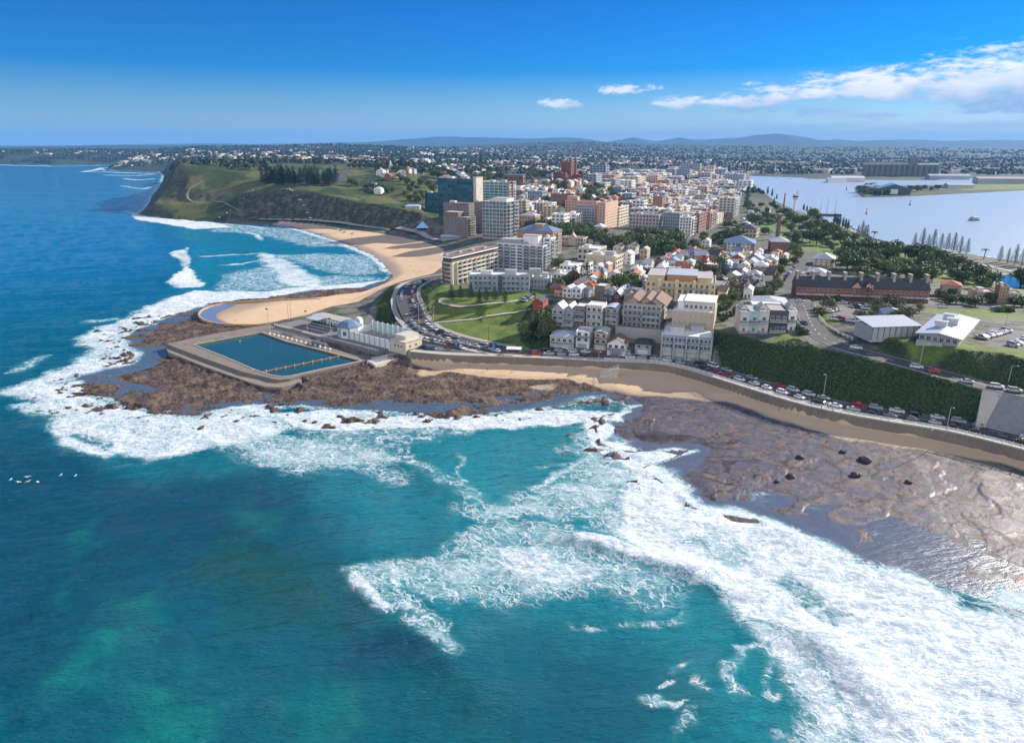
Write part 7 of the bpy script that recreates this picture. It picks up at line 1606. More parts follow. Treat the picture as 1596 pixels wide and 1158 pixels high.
# ------------------------------------------------------------------ far country: houses and woods beyond counting
def far_houses():
    r = np.random.RandomState(3); polys = []
    for pts, D0, D1, n in (((880, 1200), 1900, 4200, 1500), ((560, 900), 1700, 4300, 1300), ((290, 620), 1650, 3000, 500), ((285, 640), 3000, 4900, 560), ((168, 330), 3250, 3560, 260), ((1170, 1640), 2600, 4600, 900), ((0, 240), 4520, 4680, 70), ((640, 1640), 4600, 7200, 700)):
        u = r.uniform(pts[0], pts[1], n); D = np.exp(r.uniform(math.log(D0), math.log(D1), n)); polys.append(np.stack([u, D], 1))
    a = np.concatenate(polys); vs = []; fs = []; mi = []; cols = 6
    for u, D in a:
        x, y, _ = Q(u, 240, D); nzz = float(fbm(np.array([x/260]), np.array([y/260]), 3, 200)[0])
        if nzz < .47 or not inpoly(np.array([x]), np.array([y]), land_poly)[0]: continue
        if inpoly(np.array([x]), np.array([y]), harb_xy)[0] : continue
        z = ground(x, y)
        if z < 1: continue
        an = R(r.choice((-27, 63))+r.uniform(-10, 10)); w, d, h = r.uniform(9, 17), r.uniform(8, 13), r.uniform(3, 6)
        if r.rand() < .07: w, d, h = r.uniform(20, 60), r.uniform(15, 30), r.uniform(5, 12)
        c, s = math.cos(an), math.sin(an); o = len(vs); rs = .28*min(w, d) if max(w, d) < 20 else .6
        loc = [(-w/2, -d/2, -3), (w/2, -d/2, -3), (w/2, d/2, -3), (-w/2, d/2, -3), (-w/2, -d/2, h), (w/2, -d/2, h), (w/2, d/2, h), (-w/2, d/2, h), (-w/2+min(w, d)*.45, 0, h+rs), (w/2-min(w, d)*.45, 0, h+rs)]
        vs += [(x+p*c-q*s, y+p*s+q*c, z+t) for p, q, t in loc]
        fs += [tuple(i+o for i in f) for f in ((0,1,5,4),(1,2,6,5),(2,3,7,6),(3,0,4,7),(4,5,9,8),(5,6,9),(6,7,8,9),(7,4,8))]
        wc = r.choice((0, 0, 1, 2)); rc = r.choice((3, 3, 4, 5, 6, 3)); mi += [wc]*4+[rc]*4
    me = mesh_from('far_houses', vs, fs, [wm('pale'), wm('cream'), wm('brick'), wm('tin'), wm('whitetin'), wm('terracotta'), wm('membrane')], False, mi)
    tag(link('far_houses', me), 'thousands of small suburban houses spreading to the far wooded hills', 'houses', kind='stuff')
far_houses()
def far_woods():
    r = np.random.RandomState(9); base = []
    for k in range(4):
        n = 26; v = r.normal(size=(n, 3)); v /= np.linalg.norm(v, axis=1)[:, None]; base.append(v)
    P_ = []
    for (u0, u1), D0, D1, n in (((560, 1200), 1500, 4500, 5200), ((290, 640), 1500, 3000, 1700), ((250, 640), 3000, 5500, 3600), ((165, 330), 3200, 3600, 300), ((1165, 1640), 2500, 4800, 3200), ((0, 260), 4050, 4900, 1500), ((560, 1640), 4500, 8000, 3400), ((270, 420), 1230, 1600, 260), ((640, 900), 1250, 1600, 300)):
        u = r.uniform(u0, u1, n); D = np.exp(r.uniform(math.log(D0), math.log(D1), n)); P_.append(np.stack([u, D], 1))
    a = np.concatenate(P_); x = (a[:, 0]-798)/FOC*(a[:, 1]*CP+60*SP); y = a[:, 1]
    ok = inpoly(x, y, land_poly) & ~inpoly(x, y, harb_xy) & (fbm(x/140, y/140, 3, 205) > .40); x, y = x[ok], y[ok]
    vs = []; fs = []; cl = []
    for px, py in zip(x, y):
        z = ground(px, py)
        if z < 1: continue
        D = math.hypot(px, py); s = r.uniform(4, 8)*(1+D/9000); o = len(vs); c0 = r.rand(); m = 15
        d = r.normal(size=(m, 3)); d /= np.linalg.norm(d, axis=1)[:, None]; d[:, 2] = np.abs(d[:, 2])
        for q in d:
            c = np.array((px, py, z+s*.35))+q*np.array((s*.62, s*.62, s*.75)); u_ = np.cross(q, r.normal(size=3)); u_ /= np.linalg.norm(u_)+1e-6; w_ = np.cross(q, u_); e = s*.42
            o = len(vs); vs += [c+u_*e, c+w_*e*.8, c-u_*e, c-w_*e*.8]; fs.append((o, o+1, o+2, o+3)); cl += [c0*.7+.3*r.rand()]*4
    me = mesh_from('far_woods', vs, np.array(fs), [leafmat('bush_leaf', (.014, .032, .014), (.052, .075, .030))]); attr(me, 'clump', np.array(cl))
    tag(link('far_woods', me), 'dark suburban trees and wooded hills reaching to the horizon', 'woods', kind='stuff')
far_woods()
# shrubs that clothe the road embankments
def bank_scrub():
    r = np.random.RandomState(4); m = (bush > .5) & (GD < 620); xs, ys = GX[m], GY[m]; area = (GD*(AZ[1]-AZ[0])*np.gradient(GD, axis=0))[m]
    n = 3600; k = r.choice(len(xs), n, p=area/area.sum()); vs = []; fs = []; cl = []
    for i in k:
        x, y = xs[i]+r.uniform(-.6, .6), ys[i]+r.uniform(-.6, .6)
        if min(np.min(np.hypot(l[:, 0]-x, l[:, 1]-y))-w for l, w in ((CURVE, 7.6), (UPPER, 5.4), (ESP, 5.2))) < 0: continue
        z = ground(x, y); s = r.uniform(.28, .75)*(.6+.8*float(vnoise(np.array([x/7]), np.array([y/7]), 3)[0])); c0 = r.rand()
        for q in range(7):
            d = r.normal(size=3); d /= np.linalg.norm(d); d[2] = abs(d[2]); c = np.array((x, y, z))+d*np.array((s, s, s*.7)); u_ = np.cross(d, r.normal(size=3)); u_ /= np.linalg.norm(u_)+1e-6; w_ = np.cross(d, u_); e = .28*s+.14
            o = len(vs); vs += [c+u_*e, c+w_*e*.8, c-u_*e, c-w_*e*.8]; fs.append((o, o+1, o+2, o+3)); cl += [c0*.6+.4*r.rand()]*4
    me = mesh_from('bank_scrub', vs, np.array(fs), [leafmat('scrub_leaf', (.026, .058, .013), (.095, .14, .034))]); attr(me, 'clump', np.array(cl))
    tag(link('bank_scrub', me), 'dense low scrub covering the steep road embankments', 'scrub', kind='stuff')
bank_scrub()
# ------------------------------------------------------------------ cars
def carpaint(n, c):
    k = mat('car_paint_'+n, c, .28, .03, .3, spec=.6); k.node_tree.nodes['Principled BSDF'].inputs['Coat Weight'].default_value = .4; return k
PAINTS = {n: carpaint(n, c) for n, c in dict(white=(.72, .73, .74), silver=(.42, .44, .46), grey=(.13, .14, .15), black=(.015, .016, .018), red=(.42, .02, .02), blue=(.03, .08, .25), green=(.12, .16, .05)).items()}
TYRE = mat('tyre_rubber', (.015, .015, .016), .9, .1); CGLASS = glass('car_glass', (.012, .016, .02), .06); LAMPC = mat('headlight_lens', (.7, .7, .68), .2, .02); LAMPR = mat('tail_light_lens', (.35, .02, .02), .3, .02); RIM = mat('wheel_rim', (.4, .41, .42), .35, .05)
def loft(prof_low, prof_up, hw_low, hw_up, mi=0):
    """body shell: side outline extruded with tumblehome"""
    b = MB(); n = len(prof_low); vs = []
    for s in (-1, 1):
        for (y, z), w in zip(prof_low, hw_low): vs.append((s*w, y, z))
    fs = [tuple(range(n)), tuple(range(2*n-1, n-1, -1))]+[(i, n+i, n+(i+1) % n, (i+1) % n) for i in range(n)]
    return b.add(vs, [f[::-1] for f in fs], mi)
CARS = {}
def car_meshes(kind):
    if kind in CARS: return CARS[kind]
    L, Wd, Hh, hood, roof0, roof1, tail, bel = dict(hatchback=(4.1, .87, 1.48, .98, -.35, 1.35, .98, .93), sedan=(4.7, .90, 1.46, .98, -.25, .95, 1.05, .95), wagon=(4.7, .92, 1.72, 1.10, -.55, 1.95, 1.05, 1.05), pickup=(5.2, .92, 1.78, 1.12, -.6, .75, 1.12, 1.10), van=(4.9, .95, 2.0, 1.15, -1.45, 2.1, 1.2, 1.15))[kind]
    f, r = -L/2, L/2
    low = [(f, .35), (f-.02+.04, .62), (f+.12, hood-.22), (f+.95 if kind != 'van' else f+.5, hood), (r-.08, tail), (r, .75), (r-.02, .38), (r-.4, .26), (f+.4, .26)]
    hw = [Wd*.9, Wd*.97, Wd*.96, Wd*.95, Wd*.94, Wd*.96, Wd*.9, Wd*.92, Wd*.92]
    body = loft(low, None, hw, None)
    ca = f+.90 if kind != 'van' else f+.45; ce = r-.12 if kind in ('hatchback', 'wagon', 'van') else (r-.75 if kind == 'sedan' else roof1+.25)
    cabin = MB(); cl = [(ca, hood-.04), (roof0, Hh-.04), (roof1, Hh-.04), (ce, tail-.04)]
    cabin = loft(cl, None, [Wd*.90, Wd*.74, Wd*.74, Wd*.88], None)
    roof = MB(); rz_ = [(roof0+.02, Hh-.035), (roof0+.3, Hh+.02), (roof1-.2, Hh+.02), (roof1+.02, Hh-.035)]; roof = loft(rz_, None, [Wd*.75, Wd*.72, Wd*.72, Wd*.75], None)
    for s in (-1, 1):
        for y0, y1 in ((ca, roof0), (ce, roof1)): roof.bar((s*Wd*.90, y0, (hood if y0 == ca else tail)-.03), (s*Wd*.745, y1, Hh-.02), .05, 4)
        roof.bar((s*Wd*.90, (roof0+roof1)/2, hood-.02), (s*Wd*.745, (roof0+roof1)/2, Hh-.02), .05, 4)
    if kind == 'pickup':
        body.box(-Wd*.88, Wd*.88, ce+.05, ce+.12, 1.12, 1.35)
    wh = MB(); q = [2*math.pi*i/12 for i in range(12)]
    wh.add([(-.11, .33*math.cos(a), .33*math.sin(a)) for a in q]+[(.11, .33*math.cos(a), .33*math.sin(a)) for a in q], [tuple(range(11, -1, -1)), tuple(range(12, 24))]+[(i, (i+1) % 12, 12+(i+1) % 12, 12+i) for i in range(12)], 0)
    wh.add([(s*.115, .2*math.cos(a), .2*math.sin(a)) for s in (-1, 1) for a in q], [tuple(range(11, -1, -1)), tuple(range(12, 24))], 1)
    hl = MB().box(-.2, .2, -.04, .03, 0, .16); tl = MB().box(-.14, .14, -.03, .04, 0, .22)
    CARS[kind] = dict(body=body, roof=roof, cabin=cabin.mesh('window', [CGLASS]), wheel=wh.mesh('wheel', [TYRE, RIM]), headlight=hl.mesh('headlight', [LAMPC]), tail=tl.mesh('tail_light', [LAMPR]), L=L, W=Wd, paint={}); return CARS[kind]
NC = [0]
def car(x, y, heading, colour_, kind, where, group, z=None, lab=None):
    c = car_meshes(kind)
    if colour_ not in c['paint']: c['paint'][colour_] = (c['body'].mesh('body', [PAINTS[colour_]]), c['roof'].mesh('roof', [PAINTS[colour_]]))
    b, r = c['paint'][colour_]; t = empty('car', (x, y, ground(x, y)+.16 if z is None else z), heading); NC[0] += 1
    link('body', b, t); link('roof', r, t); link('window', c['cabin'], t); L, Wd = c['L'], c['W']
    for sx in (-1, 1):
        for yy in (-L*.31, L*.30): link('wheel', c['wheel'], t, (sx*(Wd-.08), yy, .33))
        link('headlight', c['headlight'], t, (sx*Wd*.68, -L/2, .62)); link('tail_light', c['tail'], t, (sx*Wd*.78, L/2, .72))
    tag(t, lab, 'car', group)
    if not lab: GENERIC.append((t, f'{colour_} {kind} {where}', x, y))
    return t
cr = random.Random(5)
def pick(): return cr.choices(['white', 'silver', 'grey', 'black', 'red', 'blue'], (14, 7, 3, 4, 1.6, 1.6))[0], cr.choices(['hatchback', 'sedan', 'wagon', 'pickup', 'van'], (6, 5, 6, 2, 1))[0]
def row(line, off, s0, s1, gap, prob, where, group, flip=0.0, lift=.16):
    a = resample(line, 1.0); t = np.gradient(a[:, :2], axis=0); s = s0
    while s < min(s1, len(a)-2):
        i = int(s); d = t[i]/np.hypot(*t[i]); x, y = a[i, 0]-d[1]*off, a[i, 1]+d[0]*off
        if cr.random() < prob: car(x, y, math.atan2(d[1], d[0])+math.pi/2+flip+(math.pi if cr.random() < .1 else 0)+cr.uniform(-.03, .03), *pick(), where, group, ground(x, y)+lift)
        s += gap*cr.uniform(.95, 1.15)
def bays(p, q, n, z, head, where, group, prob=1.0):
    A, B = Vector(P(*p, z)), Vector(P(*q, z))
    for i in range(n):
        if cr.random() < prob: c = A.lerp(B, i/max(1, n-1)); car(c.x, c.y, head+cr.uniform(-.05, .05), *pick(), where, group, None)
es = resample(ESP, 1.0); i0 = int(np.argmin(np.abs(es[:, 0]-P(830, 550, 6)[0]))); iend = len(es)
row(ESP, -3.0, i0+2, iend-40, 6.0, .86, 'at the beach wall kerb', 'cars parked along the beach road'); row(ESP, 3.0, i0+6, iend-40, 6.2, .72, 'at the embankment kerb', 'cars parked along the beach road')
row(CURVE, 3.2, 4, 170, 6.0, .85, 'in the outer curve row', 'cars on the curving beach road'); row(CURVE, -3.4, 10, 180, 6.0, .85, 'in the park side row', 'cars on the curving beach road')
bays((654, 530), (719, 545), 11, 5.6, R(35), 'nose in by the bathhouse', 'cars in the pool car park'); 
for u, v in ((661, 545), (673, 547), (638, 537)): x, y, z = P(u, v, 5.3); car(x, y, R(70), *pick(), 'parked near the seawall ramp', 'cars in the pool car park')
bays((1529, 530), (1569, 516), 10, 23.5, R(35), 'parked right of the clubhouse', 'cars in the clubhouse car park'); bays((1578, 541), (1600, 531), 4, 23.5, R(35), 'in the lower parking row', 'cars in the clubhouse car park')
bays((1298, 500), (1326, 507), 7, 19.6, R(20), 'behind the white fence', 'cars in the gravel car park'); bays((1292, 489), (1304, 484), 4, 19, R(60), 'by the coastal trees', 'cars in the gravel car park'); bays((1328, 478), (1350, 481), 6, 17.5, R(10), 'opposite the brick terrace', 'cars in the gravel car park')
for u, v, c, k, hd, lab in ((1253, 506, 'black', 'hatchback', 20, 'black hatchback driving up the bend of the upper road'), (1257, 520, 'silver', 'wagon', 20, 'silver wagon parked at the kerb on the upper road bend'), (1334, 544, 'white', 'sedan', 60, 'white sedan driving round the upper road below the grey shed'), (1428, 574, 'white', 'wagon', 66, 'white wagon on the upper road below the clubhouse'), (1455, 581, 'red', 'wagon', 66, 'dark red wagon following the white one on the upper road'), (1507, 597, 'silver', 'sedan', 66, 'silver sedan on the upper road near the retaining wall'), (1553, 605, 'white', 'wagon', 66, 'white wagon above the retaining wall, left of another'), (1581, 611, 'silver', 'wagon', 66, 'silver wagon above the retaining wall at the right edge'), (1345, 515, 'green', 'hatchback', 80, 'olive green hatchback left of the grey shed')):
    x, y, z = on(u, v); car(x, y, R(hd), c, k, '', 'cars on the upper road', None, lab)
row(HILLST, 4.4, 4, 140, 6.4, .85, 'at the left street kerb', 'cars on the hill street'); row(HILLST, -4.4, 8, 140, 8, .5, 'at the right street kerb', 'cars on the hill street')
row(CROSS, -3.0, 60, 200, 7, .55, 'before the brick terrace', 'cars by the long brick terrace')
row(MAINST, 4.6, 4, 130, 7, .7, 'at the left city kerb', 'cars on the main street'); row(MAINST, -4.6, 4, 130, 7, .7, 'at the right city kerb', 'cars on the main street')
row(FORE, 5.2, 60, 330, 6.2, .8, 'along the harbour path', 'cars along the harbour')
bays((450, 297), (546, 313), 20, 40, R(80), 'on the clifftop car park', 'cars on the headland', .9); bays((335, 287), (398, 281), 12, 50, R(30), 'on the headland loop', 'cars on the headland', .8)
bays((817, 470), (831, 464), 5, 15, R(40), 'parked beside the red house', 'cars by the park')
# ------------------------------------------------------------------ lamps, shelters, signs, boats, birds, rocks
POLE = mat('galvanised_pole', (.42, .43, .44), .5, .08)
def lamp(u, v, z, h, lab, face=0.0, wood=False):
    p = P(u, v, z) if z else on(u, v); t = empty('street_lamp', p, face); tag(t, lab, 'street lamp', 'street lamps')
    MB().bar((0, 0, -.3), (0, 0, h), .13, 8, 0, .08).bar((0, 0, h-.05), (0, -1.5, h+.25), .05, 6).build('post', [BARK if wood else POLE], t); MB().box(-.16, .16, -2.1, -1.45, h+.16, h+.32).build('lamp_head', [wm('pale')], t)
for a in ((1283, 619, 6.1, 9.5, 'tall grey street lamp below the middle of the scrubby embankment'), (1474, 674, 6.1, 9.5, 'tall grey street lamp near the concrete retaining wall'), (1571, 598, 16.4, 7, 'street lamp on the far side of the upper road'), (1434, 566, 18.2, 8, 'street lamp on the verge below the clubhouse'), (676, 503, 0, 9, 'street lamp at the foot of the park bank'), (653, 503, 0, 11, 'tall lamp on the inner kerb of the curving road'), (870, 548, 6.2, 8, 'street lamp in front of the pale beachfront house'), (1100, 562, 6.2, 8, 'street lamp in front of the grey beachfront flats'), (1112, 568, 6.2, 6, 'short lamp at the left foot of the embankment'), (933, 562, 6.2, 4.5, 'short promenade lamp above the beach steps'), (1006, 566, 6.2, 4.5, 'short promenade lamp before the dark roofed house'), (1498, 508, 0, 7, 'lamp on the oval side road left of the car park'), (1566, 512, 0, 7, 'lamp on the oval side road above the car park')): lamp(*a, face=R(cr.uniform(-60, 60)))
def powerpole(u, v, h, lab):
    p = on(u, v); t = empty('power_pole', p, R(40)); tag(t, lab, 'power pole', 'power poles'); MB().bar((0, 0, -.5), (0, 0, h), .17, 8, 0, .12).build('post', [BARK], t); MB().box(-1.2, 1.2, -.07, .07, h-.9, h-.75).build('crossarm', [BARK], t)
for a in ((762, 536, 9, 'dark timber power pole at the roadside below the park slope'), (1265, 478, 9, 'timber power pole at the corner of upper road and brick terrace'), (1343, 474, 9, 'timber power pole before the centre of the brick terrace'), (1285, 488, 7, 'timber power pole beside the gravel car park')): powerpole(*a)
def shelter():
    t = empty('bus_shelter', P(801, 552, 6.1), R(-8)); tag(t, 'white roofed open shelter on the promenade above the near sand', 'shelter')
    MB().skillion(-3.6, 3.6, -1.6, 1.8, 2.7, .35, .16).build('roof', [wm('white')], t)
    for x in (-3, 3):
        for y in (-1.2, 1.4): MB().box(-.1, .1, -.1, .1, -.2, 2.9 if y > 0 else 2.7).build('post', [wm('timber')], t, (x, y, 0))
    MB().box(-2.4, 2.4, .6, 1.1, .35, .5).box(-2.2, -2.0, .7, 1.0, -.1, .347).box(2.0, 2.2, .7, 1.0, -.1, .347).build('seat', [wm('timber')], t)
    f = empty('banner_flag', P(768, 549.5, 6.1)); tag(f, 'bright blue feather banner at the promenade entrance', 'flag'); MB().bar((0, 0, 0), (0, 0, 4.4), .05, 6).build('pole', [POLE], f)
    MB().add([(.06, 0, 1), (.9, .05, 1.2), (1.0, .1, 3.4), (.7, .08, 4.2), (.06, 0, 4.4), (.06, .04, 1), (.9, .09, 1.2), (1.0, .14, 3.4), (.7, .12, 4.2), (.06, .04, 4.4)], [(0,1,2,3,4),(9,8,7,6,5),(0,5,6,1),(1,6,7,2),(2,7,8,3),(3,8,9,4)]).build('cloth', [mat('blue_cloth', (.02, .25, .55), .8, .06)], f)
    bm = MB().box(-1.0, 1.0, -.25, .25, .42, .5).box(-.9, -.75, -.2, .2, 0, .417).box(.75, .9, -.2, .2, 0, .417).box(-1.0, 1.0, .26, .32, .5, .95)
    sm_ = bm.mesh('bench', [wm('timber')])
    for u, v, w in ((782, 553, 'left of the white roofed shelter'), (820, 553.5, 'right of the white roofed shelter'), (845, 554.5, 'facing the sand before the pale beachfront house'), (700, 546, 'above the sand near the pool car park')): o = link('bench', sm_, None, P(u, v, 6.12), R(-8)); tag(o, 'timber promenade bench '+w, 'bench', 'promenade benches')
    for u, v, w in ((666, 499, 'on the park side of the curving road'), (654, 507, 'on the road island of the curving road')): q = empty('road_sign', on(u, v)); tag(q, 'yellow diamond road sign '+w, 'sign', 'yellow road signs'); MB().bar((0, 0, 0), (0, 0, 2.2), .05, 6).build('post', [POLE], q); MB().add([(0, -.06, 2.0), (.55, -.06, 2.55), (0, -.06, 3.1), (-.55, -.06, 2.55), (0, -.02, 2.0), (.55, -.02, 2.55), (0, -.02, 3.1), (-.55, -.02, 2.55)], [(0,1,2,3),(7,6,5,4),(0,4,5,1),(1,5,6,2),(2,6,7,3),(3,7,4,0)]).build('panel', [mat('sign_yellow', (.75, .55, .02), .5, .03)], q)
    s = empty('beach_steps', P(950, 570.5, 6), R(-8)); tag(s, 'concrete steps with white handrails down the seawall to the sand', 'steps')
    for i in range(9): MB().box(-4+i*.9, -3.1+i*.9, -3.4, -1.0, -4.5, -3.6+i*.42).build('step', [CONCL], s)
    m = MB()
    for y in (-3.4, -1.0): m.bar((-4, y, -2.6), (4, y, 1.1), .07, 5); [m.bar((-4+i*2, y, -3.4+i*.9), (-4+i*2, y, -2.5+i*.92), .06, 5) for i in range(5)]
    m.build('handrail', [mat('white_paint', (.76, .77, .78), .55, .08)], s)
shelter()
def fence_white():
    t = empty('fence', (0, 0, 0)); tag(t, 'white post and rail fence along the inner side of the upper road', 'fence'); L = resample([on(u, v) for u, v in [(1270,478),(1276,494),(1288,508),(1306,520),(1328,530)]], 3.0); b = MB()
    for i in range(len(L)-1):
        for h in (.5, 1.1): b.bar(L[i]+np.array((0, 0, h)), L[i+1]+np.array((0, 0, h)), .08, 4)
    b.build('rail', [wm('white')], t); pm = MB().box(-.12, .12, -.12, .12, -.3, 1.25).mesh('post', [wm('white')])
    for p in L: link('post', pm, t, tuple(p))
fence_white()
# island shed, silos, harbour craft
def harbour():
    x, y, z = P(1393, 303, 2); g = dict(loc=(x, y, 2), rz=R(-20), w=62, d=50, h=11); t = thing('boat_shed', 'big blue grey gabled shed standing on the harbour island', 'shed', g, None, 'the island shed')
    MB().box(-31, 31, 0, 50, -1, 11).gable_wall(-30.9, 30.9, .1, 49.9, 11, 9, 'y').build('wall', [wm('dark')], t); MB().gable(-32, 32, -1, 51, 10.6, 9.6, 'y', .5).build('roof', [wm('bluesteel')], t); MB().box(-7, 7, -.4, -.01, 0, 10).build('door', [wm('white')], t)
    x, y, z = Q(1402, 281, 2420); t = empty('grain_silo', (x, y, 2), R(-4)); tag(t, 'row of huge grey concrete grain silos on the far harbour shore', 'silo'); LAND_MARKS.append(('the grain silos', x, y)); CS = mat('silo_concrete', (.17, .16, .155), .9, .15, .1, streak=True)
    for i in range(14): MB().cyl(-118+i*18, 0, -1, 36, 9, n=12).build('silo', [CS], t)
    MB().box(-130, 20, -5, 5, 36.01, 44).build('gallery', [wm('grey')], t); MB().box(20, 46, -9, 9, 36.02, 58).build('headhouse', [CS], t); MB().box(46.01, 118, -4, 4, 36.01, 41).build('conveyor', [wm('whitetin')], t)
    for u, v, w, d, h, wl, rf, lab in ((1322, 283, 90, 30, 11, 'pale', 'whitetin', 'long white wharf shed left of the silos'), (1305, 284, 50, 24, 8, 'white', 'tin', 'small white wharf shed on the point left of the silos'), (1480, 279, 120, 30, 10, 'grey', 'tin', 'low grey wharf shed right of the silos'), (1560, 286, 120, 30, 13, 'grey', 'membrane', 'dark low store on the island at the right'), (1498, 293, 60, 25, 7, 'pale', 'tin', 'pale shed in the island scrub')):
        x, y, z = P(u, v, 2); g = dict(loc=(x, y, max(1, ground(x, y))), rz=R(-6), w=w, d=d, h=h); t = thing('wharf_shed', lab, 'shed', g, 'harbour sheds'); MB().box(-w/2, w/2, 0, d, -3, h).gable_wall(-w/2+.1, w/2-.1, .1, d-.1, h, 4, 'x').build('wall', [wm(wl)], t); MB().gable(-w/2-1, w/2+1, -1, d+1, h-.3, 4.5, 'x', .4).build('roof', [wm(rf)], t)
    def hull(L, B, H_, m, t): 
        prof = [(-L/2, 0), (-L*.32, B*.42), (0, B/2), (L*.45, B*.46), (L/2, B*.4)]; pts = [(y, x) for x, y in prof]+[(-y, x) for x, y in prof[::-1][:-1]]
        n = len(pts); vs = [(x*.8, y*.93, -.3) for x, y in pts]+[(x, y, H_+(.5 if y < -L*.3 else 0)) for x, y in pts]; b = MB(); b.add(vs, [tuple(range(n)), tuple(range(2*n-1, n-1, -1))]+[(i, n+i, n+(i+1) % n, (i+1) % n) for i in range(n)]); b.build('hull', [m], t)
    t = empty('boat', P(1517, 344, .2), R(-80)); tag(t, 'blue and white passenger boat trailing a wake across the harbour', 'boat'); hull(17, 6, 2.2, wm('bluesteel'), t); MB().box(-2.3, 2.3, -4, 6, 2.2, 4.6).build('cabin', [wm('white')], t); MB().box(-2.5, 2.5, -4.2, 6.2, 4.604, 4.8).build('roof', [wm('white')], t); MB().box(-1.5, 1.5, -3, 0, 4.803, 6.6).build('wheelhouse', [wm('white')], t); MB().box(-2.36, 2.36, -4.06, 5.5, 3.1, 4.0).build('window', [GLASS], t)
    t = empty('tall_ship', P(1290, 337, .2), R(70)); tag(t, 'moored ship with bare masts beside the harbour trees', 'ship'); hull(38, 8, 3, wm('dark'), t); [MB().bar((0, y, 2), (0, y, 26), .35, 6, 0, .15).box(-5, 5, y-.1, y+.1, 16, 16.3).box(-4, 4, y-.1, y+.1, 20, 20.3).build('mast', [wm('timber')], t) for y in (-9, 2, 11)]; MB().box(-2.5, 2.5, 6, 14, 3, 5).build('cabin', [wm('white')], t)
    for u, v, c, lab in ((1350, 334, 'red', 'red channel buoy near the tree lined shore'), (1418, 320, 'dark', 'dark channel buoy in the middle of the harbour'), (1319, 296, 'dark', 'distant dark channel buoy left of the island'), (1243, 304, 'green', 'green channel buoy beside the control tower')):
        t = empty('buoy', P(u, v, 0)); tag(t, lab, 'buoy', 'channel buoys'); MB().cyl(0, 0, -.5, 1.2, 2.0, 1.8, 12).build('float', [wm(c)], t); MB().bar((0, 0, 1.2), (0, 0, 7), .9, 6, 0, .25).box(-.6, .6, -.6, .6, 7.003, 8.4).build('tower', [wm(c)], t)
    for i, (u, v) in enumerate(((1213, 277), (1232, 277.6), (1241, 276.8), (1262, 279.5), (1275, 280), (1286, 280.3))):
        t = empty('yacht', P(u, v+1, 0), R(cr.uniform(0, 90))); tag(t, None, 'yacht', 'yachts at the far marina'); hull(12, 3.6, 1.4, wm('white'), t); MB().bar((0, -1, 1), (0, -1, 16), .14, 6).build('mast', [wm('pale')], t); GENERIC.append((t, 'small white yacht at the far marina', t.location.x, t.location.y))
harbour()
trees_at('fig', [(1338,300),(1342,302),(1347,299),(1352,303),(1358,300),(1364,303),(1370,305),(1345,305),(1378,304),(1420,298),(1430,299),(1440,296),(1452,297),(1462,296)], 'trees on the harbour island', 13, .3, 1.3)
trees_at('palm', [(1350,297),(1356,297),(1361,296),(1366,298)], 'palms', 16, .15)
def boulders():
    r = np.random.RandomState(8)
    for i, (u, v, s, lab) in enumerate(((1247, 713, 1.5, 'round dark boulder on the rock platform, left of the pair'), (1314, 705, 1.3, 'small dark boulder on the platform nearest the shadowed sand'), (1349, 718, 2.2, 'largest dark boulder standing on the flat rock platform'), (1334, 741, 1.8, 'dark boulder in front of the largest one'), (1233, 743, 1.6, 'long low dark boulder on the brown rock'), (1211, 751, 1.0, 'small dark boulder on the brown rock near the foam'), (1417, 752, 1.2, 'small dark boulder on the glistening right platform'), (475, 592, 2.2, 'large pale boulder at the corner of the pool wall'), (466, 600, 1.6, 'dark boulder below the pool wall corner'))):
        bm = bmesh.new(); bmesh.ops.create_icosphere(bm, subdivisions=3, radius=1)
        for w in bm.verts:
            c = np.array(w.co); n = float(fbm(np.array([c[0]*1.3+i*7]), np.array([c[1]*1.3+c[2]*1.7]), 4, 300+i)[0]); w.co *= .7+.65*n; w.co.z *= .62
        me = bpy.data.meshes.new('boulder'); bm.to_mesh(me); bm.free(); me.materials.append(mat('boulder_stone', (.055, .045, .042) if i != 12 else (.055, .045, .042), .7, .3, .9, bump=.05)); x, y, z = on(u, v); o = link('boulder', me, None, (x, y, max(z, 0)+.2*s), r.rand()*6); s = s*.72; o.scale = (s*1.25, s, s); tag(o, lab, 'boulder', 'boulders on the rock platform')
boulders()
def bird_mesh():
    b = MB(); b.lathe(0, 0, [(.01, -.25), (.07, -.16), (.09, 0), (.06, .16), (.015, .30)], 8); v = [(x, z, y) for x, y, z in b.v]; b.v = v
    for s in (-1, 1): b.add([(s*.05, -.07, .03), (s*.35, -.12, .14), (s*.72, .04, .06), (s*.34, .06, .12), (s*.05, .10, .03), (s*.05, -.07, .0), (s*.35, -.12, .11), (s*.72, .04, .04), (s*.34, .06, .09), (s*.05, .10, .0)], [(0,1,3,4),(1,2,3),(9,8,6,5),(8,7,6),(0,5,6,1),(1,6,7,2),(2,7,8,3),(3,8,9,4)], 0 if s < 0 else 0)
    return b.mesh('seagull', [wm('white')])
def birds():
    me = bird_mesh()
    for i, (u, v, h, w) in enumerate(((17, 747, 3, 'leftmost of the flock over the dark sea'), (29, 751, 2, 'low, second from the left of the flock'), (43, 743, 4, 'highest of the flock over the dark sea'), (44, 750, 3, 'just below the highest gull'), (59, 751, 2, 'right hand end of the left flock'), (95, 740, 4, 'left one of the separate pair'), (118, 741, 3, 'right one of the separate pair'), (374, 532, 3, 'white gull over the long pool'))):
        o = link('seagull', me, None, P(u, v, h), cr.uniform(0, 6)); o.scale = (1.5, 1.5, 1.5); tag(o, 'white gull flying '+w if i < 7 else 'white gull gliding above the swimming pool water', 'bird', 'gulls over the water')
birds()
